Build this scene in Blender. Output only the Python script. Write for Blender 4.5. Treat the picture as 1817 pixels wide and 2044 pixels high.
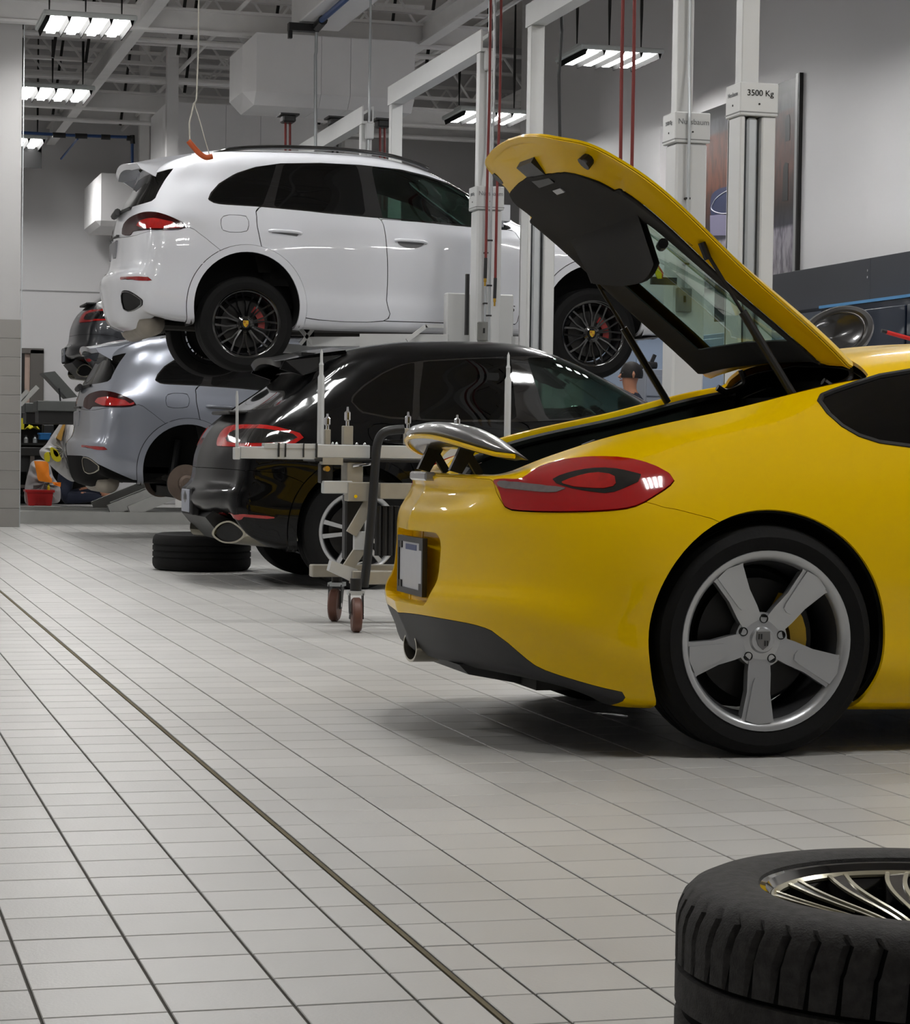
import bpy, math, random
import numpy as np
from mathutils import Vector
from mathutils.bvhtree import BVHTree

random.seed(7)
for o in list(bpy.data.objects):
    bpy.data.objects.remove(o)
sc = bpy.context.scene
COL = sc.collection

# ------------------------------------------------------------------ camera
CAM_F, CAM_PITCH, CAM_ROLL, CAM_YAW, CAM_H = 4622.0, 0.0275, 0.0148, 0.2675, 0.905
IMG_W, IMG_H = 1817.0, 2044.0
_cp, _sp = math.cos(CAM_PITCH), math.sin(CAM_PITCH)
_cy, _sy = math.cos(CAM_YAW), math.sin(CAM_YAW)
_cr, _sr = math.cos(CAM_ROLL), math.sin(CAM_ROLL)
FWD = np.array([_sy * _cp, _cy * _cp, -_sp])
_r0 = np.array([_cy, -_sy, 0.0])
_u0 = np.cross(_r0, FWD)
RGT = _cr * _r0 + _sr * _u0
UPV = -_sr * _r0 + _cr * _u0
EYE = np.array([0.0, 0.0, CAM_H])
cam_data = bpy.data.cameras.new('camera')
cam_data.sensor_fit = 'HORIZONTAL'
cam_data.sensor_width = 36.0
cam_data.lens = CAM_F / IMG_W * 36.0
cam_data.clip_start = 0.05
cam_data.clip_end = 200
cam = bpy.data.objects.new('camera', cam_data)
COL.objects.link(cam)
from mathutils import Matrix
cam.matrix_world = Matrix(((RGT[0], UPV[0], -FWD[0], 0), (RGT[1], UPV[1], -FWD[1], 0),
                           (RGT[2], UPV[2], -FWD[2], CAM_H), (0, 0, 0, 1)))
sc.camera = cam

# ------------------------------------------------------------------ world and exposure
world = bpy.data.worlds.new('world')
sc.world = world
world.use_nodes = True
world.node_tree.nodes['Background'].inputs[0].default_value = (0.8, 0.82, 0.85, 1)
world.node_tree.nodes['Background'].inputs[1].default_value = 0.05
sc.view_settings.view_transform = 'Standard'
sc.view_settings.look = 'None'
sc.view_settings.gamma = 1.0
sc.view_settings.use_curve_mapping = False
sc.view_settings.exposure = 0.0
LAMP_STRENGTH = 79.0
try:
    sc.cycles.use_denoising = True
    sc.cycles.max_bounces = 8
    sc.cycles.transparent_max_bounces = 12
    sc.cycles.sample_clamp_indirect = 4.0
    sc.cycles.caustics_reflective = False
    sc.cycles.caustics_refractive = False
except Exception:
    pass


# ------------------------------------------------------------------ rays: photograph pixel -> point of the place
def ray(x, y):
    return RGT * (x - IMG_W / 2) / CAM_F - UPV * (y - IMG_H / 2) / CAM_F + FWD


def on_y(x, y, Y):
    d = ray(x, y)
    return EYE + d * (Y / d[1])


def on_x(x, y, X):
    d = ray(x, y)
    return EYE + d * (X / d[0])


def on_z(x, y, Z=0.0):
    d = ray(x, y)
    return EYE + d * ((Z - CAM_H) / d[2])


# ------------------------------------------------------------------ materials
MATS = {}


def _srgb(c):
    return tuple(((v / 12.92) if v <= 0.04045 else ((v + 0.055) / 1.055) ** 2.4) for v in c)


def mat(name, rgb, rough=0.5, metal=0.0, coat=0.0, spec=0.5, var=0.0, vscale=8.0, bump=0.0, bscale=60.0,
        coat_rough=0.03, srgb=True, rvar=0.0, alpha=None):
    """principled material with procedural colour variation, roughness variation and relief"""
    if name in MATS:
        return MATS[name]
    m = bpy.data.materials.new(name)
    m.use_nodes = True
    nt = m.node_tree
    b = nt.nodes['Principled BSDF']
    col = _srgb([v / 255.0 for v in rgb]) if srgb else rgb
    b.inputs['Base Color'].default_value = (*col, 1)
    b.inputs['Roughness'].default_value = rough
    b.inputs['Metallic'].default_value = metal
    b.inputs['Specular IOR Level'].default_value = spec
    b.inputs['Coat Weight'].default_value = coat
    b.inputs['Coat Roughness'].default_value = coat_rough
    tc = nt.nodes.new('ShaderNodeTexCoord')
    nz = nt.nodes.new('ShaderNodeTexNoise')
    nz.inputs['Scale'].default_value = vscale
    nz.inputs['Detail'].default_value = 5
    nt.links.new(tc.outputs['Object'], nz.inputs['Vector'])
    if var > 0:
        mx = nt.nodes.new('ShaderNodeMix')
        mx.data_type = 'RGBA'
        mx.inputs['A'].default_value = (*[c * (1 - var) for c in col], 1)
        mx.inputs['B'].default_value = (*[min(1, c * (1 + var)) for c in col], 1)
        nt.links.new(nz.outputs['Fac'], mx.inputs['Factor'])
        nt.links.new(mx.outputs['Result'], b.inputs['Base Color'])
    mr = nt.nodes.new('ShaderNodeMapRange')
    mr.inputs['To Min'].default_value = max(0, rough - max(rvar, 0.01))
    mr.inputs['To Max'].default_value = min(1, rough + max(rvar, 0.01))
    nt.links.new(nz.outputs['Fac'], mr.inputs['Value'])
    nt.links.new(mr.outputs['Result'], b.inputs['Roughness'])
    if bump > 0:
        n2 = nt.nodes.new('ShaderNodeTexNoise')
        n2.inputs['Scale'].default_value = bscale
        n2.inputs['Detail'].default_value = 4
        nt.links.new(tc.outputs['Object'], n2.inputs['Vector'])
        bp = nt.nodes.new('ShaderNodeBump')
        bp.inputs['Strength'].default_value = bump
        bp.inputs['Distance'].default_value = 0.01
        nt.links.new(n2.outputs['Fac'], bp.inputs['Height'])
        nt.links.new(bp.outputs['Normal'], b.inputs['Normal'])
    MATS[name] = m
    return m


def glass(name, tint, rough=0.01, ior=1.45):
    if name in MATS:
        return MATS[name]
    m = bpy.data.materials.new(name)
    m.use_nodes = True
    nt = m.node_tree
    for n in list(nt.nodes):
        nt.nodes.remove(n)
    out = nt.nodes.new('ShaderNodeOutputMaterial')
    mx = nt.nodes.new('ShaderNodeMixShader')
    tr = nt.nodes.new('ShaderNodeBsdfTransparent')
    gl = nt.nodes.new('ShaderNodeBsdfGlossy')
    # Schlick reflectance from |N.I|, the same from both sides of the pane
    geo = nt.nodes.new('ShaderNodeNewGeometry')
    dp = nt.nodes.new('ShaderNodeVectorMath')
    dp.operation = 'DOT_PRODUCT'
    nt.links.new(geo.outputs['Normal'], dp.inputs[0])
    nt.links.new(geo.outputs['Incoming'], dp.inputs[1])
    ab = nt.nodes.new('ShaderNodeMath')
    ab.operation = 'ABSOLUTE'
    nt.links.new(dp.outputs['Value'], ab.inputs[0])
    om = nt.nodes.new('ShaderNodeMath')
    om.operation = 'SUBTRACT'
    om.inputs[0].default_value = 1.0
    nt.links.new(ab.outputs[0], om.inputs[1])
    pw = nt.nodes.new('ShaderNodeMath')
    pw.operation = 'POWER'
    pw.inputs[1].default_value = 5.0
    nt.links.new(om.outputs[0], pw.inputs[0])
    fr = nt.nodes.new('ShaderNodeMath')
    fr.operation = 'MULTIPLY_ADD'
    fr.inputs[1].default_value = 0.9
    fr.inputs[2].default_value = 0.03
    nt.links.new(pw.outputs[0], fr.inputs[0])
    tr.inputs['Color'].default_value = (*tint, 1)
    gl.inputs['Color'].default_value = (1, 1, 1, 1)
    gl.inputs['Roughness'].default_value = rough
    nt.links.new(fr.outputs[0], mx.inputs[0])
    nt.links.new(tr.outputs[0], mx.inputs[1])
    nt.links.new(gl.outputs[0], mx.inputs[2])
    nt.links.new(mx.outputs[0], out.inputs[0])
    MATS[name] = m
    return m


def emis(name, col, strength):
    m = bpy.data.materials.new(name)
    m.use_nodes = True
    b = m.node_tree.nodes['Principled BSDF']
    b.inputs['Base Color'].default_value = (0.9, 0.9, 0.9, 1)
    b.inputs['Emission Color'].default_value = (*col, 1)
    b.inputs['Emission Strength'].default_value = strength
    MATS[name] = m
    return m


# ------------------------------------------------------------------ scene objects
def tag(o, label=None, cat=None, group=None, kind=None):
    if label:
        o['label'] = label
    if cat:
        o['category'] = cat
    if group:
        o['group'] = group
    if kind:
        o['kind'] = kind
    return o


def thing(name, label, cat, loc=(0, 0, 0), group=None, kind=None):
    o = bpy.data.objects.new(name, None)
    o.empty_display_size = 0.1
    o.location = loc
    COL.objects.link(o)
    return tag(o, label, cat, group, kind)


def world_loc(o):
    v = np.zeros(3)
    while o is not None:
        v += np.array(o.location)
        o = o.parent
    return v


def add_mesh(name, V, F, m, parent=None, smooth=False, angle=35.0, loc=None):
    """V in world space; the object's origin is at loc (top level) or follows the parent"""
    V = np.asarray(V, float).reshape(-1, 3)
    me = bpy.data.meshes.new(name)
    if parent is not None:
        org = world_loc(parent)
        off = np.zeros(3)
    elif loc is not None:
        org = np.array(loc, float)
        off = org
    else:
        off = np.array([(V[:, 0].min() + V[:, 0].max()) / 2, (V[:, 1].min() + V[:, 1].max()) / 2, V[:, 2].min()])
        org = off
    me.from_pydata((V - org).tolist(), [], [list(f) for f in F])
    mats = m if isinstance(m, (list, tuple)) else [m]
    for k in mats:
        me.materials.append(k)
    if smooth:
        me.polygons.foreach_set('use_smooth', [True] * len(me.polygons))
        me.update()
        if angle < 179:
            me.set_sharp_from_angle(angle=math.radians(angle))
    me.update()
    o = bpy.data.objects.new(name, me)
    COL.objects.link(o)
    if parent is not None:
        o.parent = parent
    else:
        o.location = off
    return o


class MB:
    """collects simple solids (world coordinates) for ONE mesh object"""

    def __init__(self):
        self.V, self.F = [], []

    def add(self, V, F):
        n = len(self.V)
        self.V += [tuple(v) for v in V]
        self.F += [tuple(i + n for i in f) for f in F]
        return self

    def box(self, lo, hi, c=0.0):
        (x0, y0, z0), (x1, y1, z1) = lo, hi
        if x1 < x0: x0, x1 = x1, x0
        if y1 < y0: y0, y1 = y1, y0
        if z1 < z0: z0, z1 = z1, z0
        if c <= 0:
            V = [(x0, y0, z0), (x1, y0, z0), (x1, y1, z0), (x0, y1, z0), (x0, y0, z1), (x1, y0, z1), (x1, y1, z1), (x0, y1, z1)]
            F = [(3, 2, 1, 0), (4, 5, 6, 7), (0, 1, 5, 4), (1, 2, 6, 5), (2, 3, 7, 6), (3, 0, 4, 7)]
            return self.add(V, F)
        # chamfered box: every corner gives three vertices
        V, idx = [], {}
        for sx in (0, 1):
            for sy in (0, 1):
                for sz in (0, 1):
                    p = [(x0, x1)[sx], (y0, y1)[sy], (z0, z1)[sz]]
                    d = [c if sx == 0 else -c, c if sy == 0 else -c, c if sz == 0 else -c]
                    for a in range(3):
                        q = list(p)
                        for b in range(3):
                            if b != a:
                                q[b] += d[b]
                        idx[(sx, sy, sz, a)] = len(V)
                        V.append(tuple(q))
        F = []
        g = lambda sx, sy, sz, a: idx[(sx, sy, sz, a)]
        F.append((g(0, 0, 0, 0), g(0, 0, 1, 0), g(0, 1, 1, 0), g(0, 1, 0, 0)))
        F.append((g(1, 0, 0, 0), g(1, 1, 0, 0), g(1, 1, 1, 0), g(1, 0, 1, 0)))
        F.append((g(0, 0, 0, 1), g(1, 0, 0, 1), g(1, 0, 1, 1), g(0, 0, 1, 1)))
        F.append((g(0, 1, 0, 1), g(0, 1, 1, 1), g(1, 1, 1, 1), g(1, 1, 0, 1)))
        F.append((g(0, 0, 0, 2), g(0, 1, 0, 2), g(1, 1, 0, 2), g(1, 0, 0, 2)))
        F.append((g(0, 0, 1, 2), g(1, 0, 1, 2), g(1, 1, 1, 2), g(0, 1, 1, 2)))
        for s in (0, 1):
            for t in (0, 1):
                F.append((g(0, s, t, 1), g(1, s, t, 1), g(1, s, t, 2), g(0, s, t, 2)))
                F.append((g(s, 0, t, 0), g(s, 1, t, 0), g(s, 1, t, 2), g(s, 0, t, 2)))
                F.append((g(s, t, 0, 0), g(s, t, 1, 0), g(s, t, 1, 1), g(s, t, 0, 1)))
        for sx in (0, 1):
            for sy in (0, 1):
                for sz in (0, 1):
                    F.append(tuple(g(sx, sy, sz, a) for a in range(3)))
        return self.add(V, F)

    def tube(self, pts, r, n=10, cap=True, closed=False):
        """round tube along a polyline; r may be a list"""
        P = [np.array(p, float) for p in pts]
        rs = r if isinstance(r, (list, tuple)) else [r] * len(P)
        V, F = [], []
        up = None
        N = len(P)
        for i in range(N):
            if closed:
                d = P[(i + 1) % N] - P[i - 1]
            else:
                d = P[min(i + 1, N - 1)] - P[max(i - 1, 0)]
            d = d / (np.linalg.norm(d) + 1e-12)
            if up is None:
                a = np.array([0, 0, 1.0]) if abs(d[2]) < 0.9 else np.array([1.0, 0, 0])
            else:
                a = up
            s = np.cross(d, a)
            s /= np.linalg.norm(s) + 1e-12
            up = np.cross(s, d)
            for k in range(n):
                t = 2 * math.pi * k / n
                V.append(P[i] + rs[i] * (math.cos(t) * s + math.sin(t) * up))
        M = N if closed else N - 1
        for i in range(M):
            for k in range(n):
                a, b = i * n + k, i * n + (k + 1) % n
                c, d2 = ((i + 1) % N) * n + (k + 1) % n, ((i + 1) % N) * n + k
                F.append((a, b, c, d2))
        if cap and not closed:
            F.append(tuple(range(n - 1, -1, -1)))
            F.append(tuple(range((N - 1) * n, N * n)))
        return self.add(V, F)

    def cyl(self, a, b, r, n=16, r2=None):
        return self.tube([a, b], [r, r if r2 is None else r2], n)

    def bar(self, a, b, w, h, up=(0, 0, 1)):
        """rectangular bar from a to b, w sideways, h along up"""
        a, b = np.array(a, float), np.array(b, float)
        d = b - a
        d /= np.linalg.norm(d)
        u = np.array(up, float)
        if abs(d @ u) > 0.98:
            u = np.array([1.0, 0, 0])
        s = np.cross(d, u)
        s /= np.linalg.norm(s)
        u = np.cross(s, d)
        V = []
        for p in (a, b):
            for i, j in ((-1, -1), (1, -1), (1, 1), (-1, 1)):
                V.append(p + s * i * w / 2 + u * j * h / 2)
        F = [(0, 1, 2, 3), (7, 6, 5, 4), (0, 4, 5, 1), (1, 5, 6, 2), (2, 6, 7, 3), (3, 7, 4, 0)]
        return self.add(V, F)

    def prism(self, poly, depth):
        """3-D planar polygon swept along the vector depth"""
        P = [np.array(p, float) for p in poly]
        d = np.array(depth, float)
        n = len(P)
        V = P + [p + d for p in P]
        F = [tuple(range(n - 1, -1, -1)), tuple(range(n, 2 * n))]
        F += [(i, (i + 1) % n, n + (i + 1) % n, n + i) for i in range(n)]
        return self.add(V, F)

    def lathe(self, prof, c, axis='z', n=48, sgn=1):
        """profile [(r, h)] turned around an axis through c"""
        V, F = [], []
        m = len(prof)
        for k in range(n):
            t = 2 * math.pi * k / n
            ct, st = math.cos(t), math.sin(t)
            for r, h in prof:
                if axis == 'z':
                    V.append((c[0] + r * ct, c[1] + r * st, c[2] + h * sgn))
                elif axis == 'y':
                    V.append((c[0] + r * ct, c[1] + h * sgn, c[2] + r * st))
                else:
                    V.append((c[0] + h * sgn, c[1] + r * ct, c[2] + r * st))
        for k in range(n):
            k2 = (k + 1) % n
            for i in range(m - 1):
                F.append((k * m + i, k2 * m + i, k2 * m + i + 1, k * m + i + 1))
        return self.add(V, F)

    def build(self, name, m, parent=None, smooth=False, angle=35.0, loc=None):
        return add_mesh(name, self.V, self.F, m, parent, smooth, angle, loc)


def part(name, m, parent, smooth=False, angle=35.0):
    """decorator-free shortcut: returns an MB whose .done() links it"""
    b = MB()
    b.done = lambda: b.build(name, m, parent, smooth, angle)
    return b


def box_part(name, lo, hi, m, parent, c=0.0):
    return MB().box(lo, hi, c).build(name, m, parent)


def copy_tree(o, parent=None, delta=(0, 0, 0)):
    c = o.copy()
    COL.objects.link(c)
    c.parent = parent
    if parent is None:
        c.location = np.array(o.location) + np.array(delta)
    for ch in list(o.children):
        copy_tree(ch, c)
    return c


def catmull(P, n=8, closed=False):
    """smooth polyline through points (any dimension)"""
    P = np.asarray(P, float)
    N = len(P)
    out = []
    M = N if closed else N - 1
    for i in range(M):
        p0 = P[(i - 1) % N] if closed or i > 0 else 2 * P[0] - P[1]
        p1, p2 = P[i], P[(i + 1) % N]
        p3 = P[(i + 2) % N] if closed or i + 2 < N else 2 * P[-1] - P[-2]
        for k in range(n):
            t = k / n
            out.append(0.5 * (2 * p1 + (p2 - p0) * t + (2 * p0 - 5 * p1 + 4 * p2 - p3) * t * t
                              + (3 * p1 - p0 - 3 * p2 + p3) * t ** 3))
    if not closed:
        out.append(P[-1])
    return np.array(out)


def densify(P, n=6, closed=True):
    P = np.asarray(P, float)
    out = []
    N = len(P)
    for i in range(N if closed else N - 1):
        for k in range(n):
            out.append(P[i] + (P[(i + 1) % N] - P[i]) * k / n)
    if not closed:
        out.append(P[-1])
    return np.array(out)


def text_part(name, body, size, m, parent, origin, right, up, depth=0.002, align='CENTER'):
    """raised lettering as a mesh part"""
    cu = bpy.data.curves.new(name, 'FONT')
    cu.body = body
    cu.size = size
    cu.extrude = depth
    cu.align_x = align
    cu.align_y = 'CENTER'
    tmp = bpy.data.objects.new('tmp_text', cu)
    COL.objects.link(tmp)
    dg = bpy.context.evaluated_depsgraph_get()
    me = bpy.data.meshes.new_from_object(tmp.evaluated_get(dg))
    V = np.array([v.co for v in me.vertices])
    F = [tuple(p.vertices) for p in me.polygons]
    bpy.data.objects.remove(tmp)
    bpy.data.curves.remove(cu)
    bpy.data.meshes.remove(me)
    r, u = np.array(right, float), np.array(up, float)
    nrm = np.cross(r, u)
    W = np.array(origin, float) + V[:, :1] * r + V[:, 1:2] * u + V[:, 2:3] * nrm
    return add_mesh(name, W, F, m, parent)
# ================================================================== materials of the place
def tile_material(name, c1, c2, rough):
    m = bpy.data.materials.new(name)
    m.use_nodes = True
    nt = m.node_tree
    b = nt.nodes['Principled BSDF']
    tc = nt.nodes.new('ShaderNodeTexCoord')
    geo = nt.nodes.new('ShaderNodeNewGeometry')
    oi = nt.nodes.new('ShaderNodeObjectInfo')
    n1 = nt.nodes.new('ShaderNodeTexNoise')
    n1.inputs['Scale'].default_value = 1.3
    n1.inputs['Detail'].default_value = 6
    n2 = nt.nodes.new('ShaderNodeTexNoise')
    n2.inputs['Scale'].default_value = 140
    n2.inputs['Detail'].default_value = 3
    nt.links.new(geo.outputs['Position'], n1.inputs['Vector'])
    nt.links.new(geo.outputs['Position'], n2.inputs['Vector'])
    ad = nt.nodes.new('ShaderNodeMath')
    ad.operation = 'ADD'
    nt.links.new(oi.outputs['Random'], ad.inputs[0])
    nt.links.new(geo.outputs['Random Per Island'], ad.inputs[1])
    fr = nt.nodes.new('ShaderNodeMath')
    fr.operation = 'FRACT'
    nt.links.new(ad.outputs[0], fr.inputs[0])
    mixf = nt.nodes.new('ShaderNodeMath')
    mixf.operation = 'MULTIPLY_ADD'
    mixf.inputs[1].default_value = 0.45
    nt.links.new(fr.outputs[0], mixf.inputs[0])
    sc2 = nt.nodes.new('ShaderNodeMath')
    sc2.operation = 'MULTIPLY'
    sc2.inputs[1].default_value = 0.55
    nt.links.new(n1.outputs['Fac'], sc2.inputs[0])
    nt.links.new(sc2.outputs[0], mixf.inputs[2])
    mx = nt.nodes.new('ShaderNodeMix')
    mx.data_type = 'RGBA'
    mx.inputs['A'].default_value = (*_srgb([v / 255 for v in c1]), 1)
    mx.inputs['B'].default_value = (*_srgb([v / 255 for v in c2]), 1)
    nt.links.new(mixf.outputs[0], mx.inputs['Factor'])
    nt.links.new(mx.outputs['Result'], b.inputs['Base Color'])
    mr = nt.nodes.new('ShaderNodeMapRange')
    mr.inputs['To Min'].default_value = rough - 0.08
    mr.inputs['To Max'].default_value = rough + 0.10
    nt.links.new(n1.outputs['Fac'], mr.inputs['Value'])
    nt.links.new(mr.outputs['Result'], b.inputs['Roughness'])
    bp = nt.nodes.new('ShaderNodeBump')
    bp.inputs['Strength'].default_value = 0.12
    bp.inputs['Distance'].default_value = 0.004
    nt.links.new(n2.outputs['Fac'], bp.inputs['Height'])
    nt.links.new(bp.outputs['Normal'], b.inputs['Normal'])
    b.inputs['Specular IOR Level'].default_value = 0.35
    return m


M_TILE = tile_material('floor_tile_glaze', (179, 178, 175), (201, 200, 197), 0.36)
M_GROUT = mat('grout', (70, 67, 60), 0.9, var=0.2, vscale=20)
M_JOINT = mat('expansion_joint', (96, 86, 58), 0.8, var=0.3, vscale=3)
M_WALL = mat('wall_paint', (214, 213, 214), 0.6, var=0.02, vscale=2, bump=0.02, bscale=200)
M_WTILE = tile_material('wainscot_tile_glaze', (136, 133, 129), (150, 147, 143), 0.5)
M_WALL_P = mat('partition_paint', (180, 179, 178), 0.6, var=0.02, vscale=2)
M_DECK = mat('roof_deck', (224, 220, 217), 0.8, var=0.12, vscale=3)
M_STEEL_W = mat('white_painted_steel', (196, 196, 194), 0.5, var=0.05, vscale=6)
M_STEEL_CEIL = mat('ceiling_steel', (238, 237, 236), 0.6, var=0.08, vscale=5)
M_DARKSTEEL = mat('dark_steel', (38, 37, 36), 0.5, metal=0.4, var=0.1)
M_DUCT = mat('duct_skin', (238, 237, 237), 0.55, var=0.04, vscale=4)
M_FIX = mat('lamp_housing', (205, 210, 208), 0.5)
M_FIN = mat('added_cutoff_black', (14, 14, 14), 0.8, spec=0.1)
M_LAMP = emis('lamp_strip', (1.0, 0.99, 0.975), LAMP_STRENGTH)
M_CABLE_W = mat('white_cord', (205, 200, 190), 0.7)
M_BLACK = mat('black_plastic', (20, 20, 21), 0.45, var=0.15)
M_BLACKM = mat('black_matte', (16, 16, 16), 0.8, var=0.2)
M_RUBBER = mat('rubber', (12, 12, 12), 0.75, spec=0.25, var=0.25, vscale=30, bump=0.15, bscale=90)
M_CHROME = mat('chrome', (225, 225, 228), 0.1, metal=1.0)
M_ALU = mat('aluminium', (178, 180, 180), 0.35, metal=0.85, var=0.08, vscale=12)
M_GALV = mat('zinc', (186, 190, 192), 0.38, metal=0.6, var=0.06, vscale=10)
M_LIFT = mat('lift_grey_paint', (200, 201, 200), 0.42, var=0.04, vscale=6)
M_BLUEPIPE = mat('blue_pipe', (35, 70, 125), 0.45, var=0.1)
M_REDHOSE = mat('red_hose', (110, 30, 26), 0.55, var=0.15)
M_BRASS = mat('brass', (190, 150, 60), 0.35, metal=0.9)
M_ORANGE = mat('orange_hose', (196, 88, 38), 0.5, var=0.15)

# ================================================================== floor
TX0, TW = 0.339, 0.2033      # joints running away from the camera
TY0, TL = 5.608, 0.1952      # cross joints
FX0, FX1, FY0, FY1 = -6, 44, -190, 44   # tile index ranges (row index counts towards the camera)
floor = MB().box((-7.2, -4.2, -0.12), (13.2, 35.2, -0.004)).build('floor', M_GROUT, loc=(0, 0, 0))
tag(floor, 'pale grey ceramic tile floor of the workshop', 'floor', kind='structure')


def tile_geo(w, l):
    g, c, d = 0.0027, 0.0014, 0.0039
    x0, x1, y0, y1 = g, w - g, g, l - g
    V = [(x0, y0, -d), (x1, y0, -d), (x1, y1, -d), (x0, y1, -d),
         (x0, y0, -c), (x1, y0, -c), (x1, y1, -c), (x0, y1, -c),
         (x0 + c, y0 + c, 0), (x1 - c, y0 + c, 0), (x1 - c, y1 - c, 0), (x0 + c, y1 - c, 0)]
    F = []
    for a in (0, 4):
        for i in range(4):
            j = (i + 1) % 4
            F.append((a + i, a + j, a + 4 + j, a + 4 + i))
    F.append((8, 9, 10, 11))
    return np.array(V), F


JX = TX0 + 3.51 * TW         # the brown expansion joint splits this column of tiles
JW = 0.0065
cols = []
for i in range(-36, 45):
    x = TX0 + i * TW
    if x > 9.3:
        break
    if i == 3:
        cols.append((x, JX - JW - x, 1))
        cols.append((JX + JW, TX0 + 4 * TW - JX - JW, 2))
    else:
        cols.append((x, TW, 0))
rows = [TY0 - j * TL for j in range(-148, 50)]


def px_of(p):
    v = np.asarray(p, float) - EYE
    z = v @ FWD
    return IMG_W / 2 + CAM_F * (v @ RGT) / z, IMG_H / 2 - CAM_F * (v @ UPV) / z, z


TILES = []
for (x, w, k) in cols:
    for y in rows:
        cx, cy = x + w / 2, y + TL / 2
        vis = False
        if cy > 2.5:
            u, v, z = px_of((cx, cy, 0))
            vis = -70 < u < IMG_W + 70 and v < IMG_H + 60
            if vis and u > 1390 and v > 1700:      # under the wheel that lies in front
                vis = False
        TILES.append((not vis, cy if vis else 99, x, y, w, k))
TILES.sort()
tile_mesh = {}
rng = np.random.RandomState(3)
for (nv, cy, x, y, w, k) in TILES[:300]:
    if k not in tile_mesh:
        V, F = tile_geo(w, TL)
        me = bpy.data.meshes.new('tile')
        me.from_pydata(V.tolist(), [], F)
        me.materials.append(M_TILE)
        tile_mesh[k] = me
    o = bpy.data.objects.new('tile', tile_mesh[k])
    o.parent = floor
    o.location = (x, y, float(rng.uniform(-0.0006, 0.0)))
    COL.objects.link(o)
VV, FF, n0 = [], [], 0
for (nv, cy, x, y, w, k) in TILES[300:]:
    V, F = tile_geo(w, TL)
    VV.append(V + np.array([x, y, rng.uniform(-0.0006, 0)]))
    FF += [tuple(i + n0 for i in f) for f in F]
    n0 += len(V)
rest = add_mesh('tile_field', np.concatenate(VV), FF, M_TILE, parent=floor)
tag(rest, kind='stuff')
MB().box((JX - JW + 0.002, -3.9, -0.004), (JX + JW - 0.002, 31, -0.0012)).build('expansion_joint', M_JOINT, floor)

# ================================================================== walls and ceiling
CEIL_Z = 7.2


def struct(name, lo, hi, m, label):
    o = MB().box(lo, hi).build(name, m)
    return tag(o, label, 'wall' if 'wall' in name else name.split('_')[0], kind='structure')


XW = 9.3
wall_right = struct('wall_right', (XW, -4, 0), (XW + 0.2, 30.8, CEIL_Z), M_WALL, 'long white right-hand workshop wall behind the lifts')
wall_far = struct('wall_far', (-7.2, 35.0, 0), (13.2, 35.2, CEIL_Z), M_WALL, 'white far end wall of the workshop')
struct('wall_left', (-7.2, -4, 0), (-7.0, 35.0, CEIL_Z), M_WALL, 'white left side wall outside the picture')
struct('wall_back', (-7.2, -4.2, 0), (13.2, -4.0, CEIL_Z), M_WALL, 'white wall behind the photographer')
struct('wall_recess', (13.0, 30.8, 0), (13.2, 35.0, CEIL_Z), M_WALL, 'white side wall of the recess at the far right')
struct('wall_return', (XW + 0.2, 30.7, 0), (13.0, 30.9, CEIL_Z), M_WALL, 'short white return wall at the end of the right wall')
ceiling = MB().box((-7.2, -4.2, CEIL_Z), (13.2, 35.2, CEIL_Z + 0.15)).build('ceiling', M_DECK, loc=(0, 0, 0))
tag(ceiling, 'grey steel roof deck with white beams and open joists', 'ceiling', kind='structure')

# partition wall at the left edge of the picture, tiled up to 2.2 m
PX, PY, WZ = 2.02, 24.94, 2.2
part_wall = struct('wall_partition', (-7.0, PY, 0), (PX, PY + 0.32, CEIL_Z), M_WALL_P, 'white wall end at the left edge with grey tiled wainscot')
for r in range(11):
    for c in range(4):
        x1 = PX + 0.014 - c * 0.30
        MB().box((x1 - 0.298, PY - 0.014, r * 0.2 + 0.001), (x1, PY + 0.002, r * 0.2 + 0.198), 0.002).build('tile', M_WTILE, part_wall)
    MB().box((PX - 0.002, PY - 0.0, r * 0.2 + 0.001), (PX + 0.014, PY + 0.318, r * 0.2 + 0.198), 0.002).build('tile', M_WTILE, part_wall)
MB().box((PX + 0.012, PY - 0.018, 0), (PX + 0.022, PY - 0.010, CEIL_Z)).build('corner_strip', M_GALV, part_wall)

# wall pilaster behind the lift post
MB().box((XW - 0.12, 24.9, 0), (XW, 25.5, 4.6)).build('pilaster', M_WALL, wall_right)

# beams that run away from the camera, I section
def ibeam_y(x, y0, y1, z, h=0.26, w=0.13):
    b = MB()
    b.box((x - w / 2, y0, z), (x + w / 2, y1, z + 0.025))
    b.box((x - w / 2, y0, z + h - 0.025), (x + w / 2, y1, z + h))
    b.box((x - 0.012, y0, z + 0.025), (x + 0.012, y1, z + h - 0.025))
    return b.build('beam', M_STEEL_CEIL, ceiling)


def ibeam_x(y, x0, x1, z, h=0.26, w=0.14):
    b = MB()
    b.box((x0, y - w / 2, z), (x1, y + w / 2, z + 0.03))
    b.box((x0, y - w / 2, z + h - 0.03), (x1, y + w / 2, z + h))
    b.box((x0, y - 0.012, z + 0.03), (x1, y + 0.012, z + h - 0.03))
    return b.build('beam', M_STEEL_CEIL, ceiling)


for x in (0.6, 3.25, 6.35):
    ibeam_y(x, 8.0, 34.9, 5.32)
ibeam_y(9.6, 30.95, 34.9, 5.75)
for y in (12.4, 18.6, 24.8, 30.9, 33.2):
    ibeam_x(y, -6.9, 7.1 if y < 30 else 12.9, 5.3 if y != 33.2 else 5.45)


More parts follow.
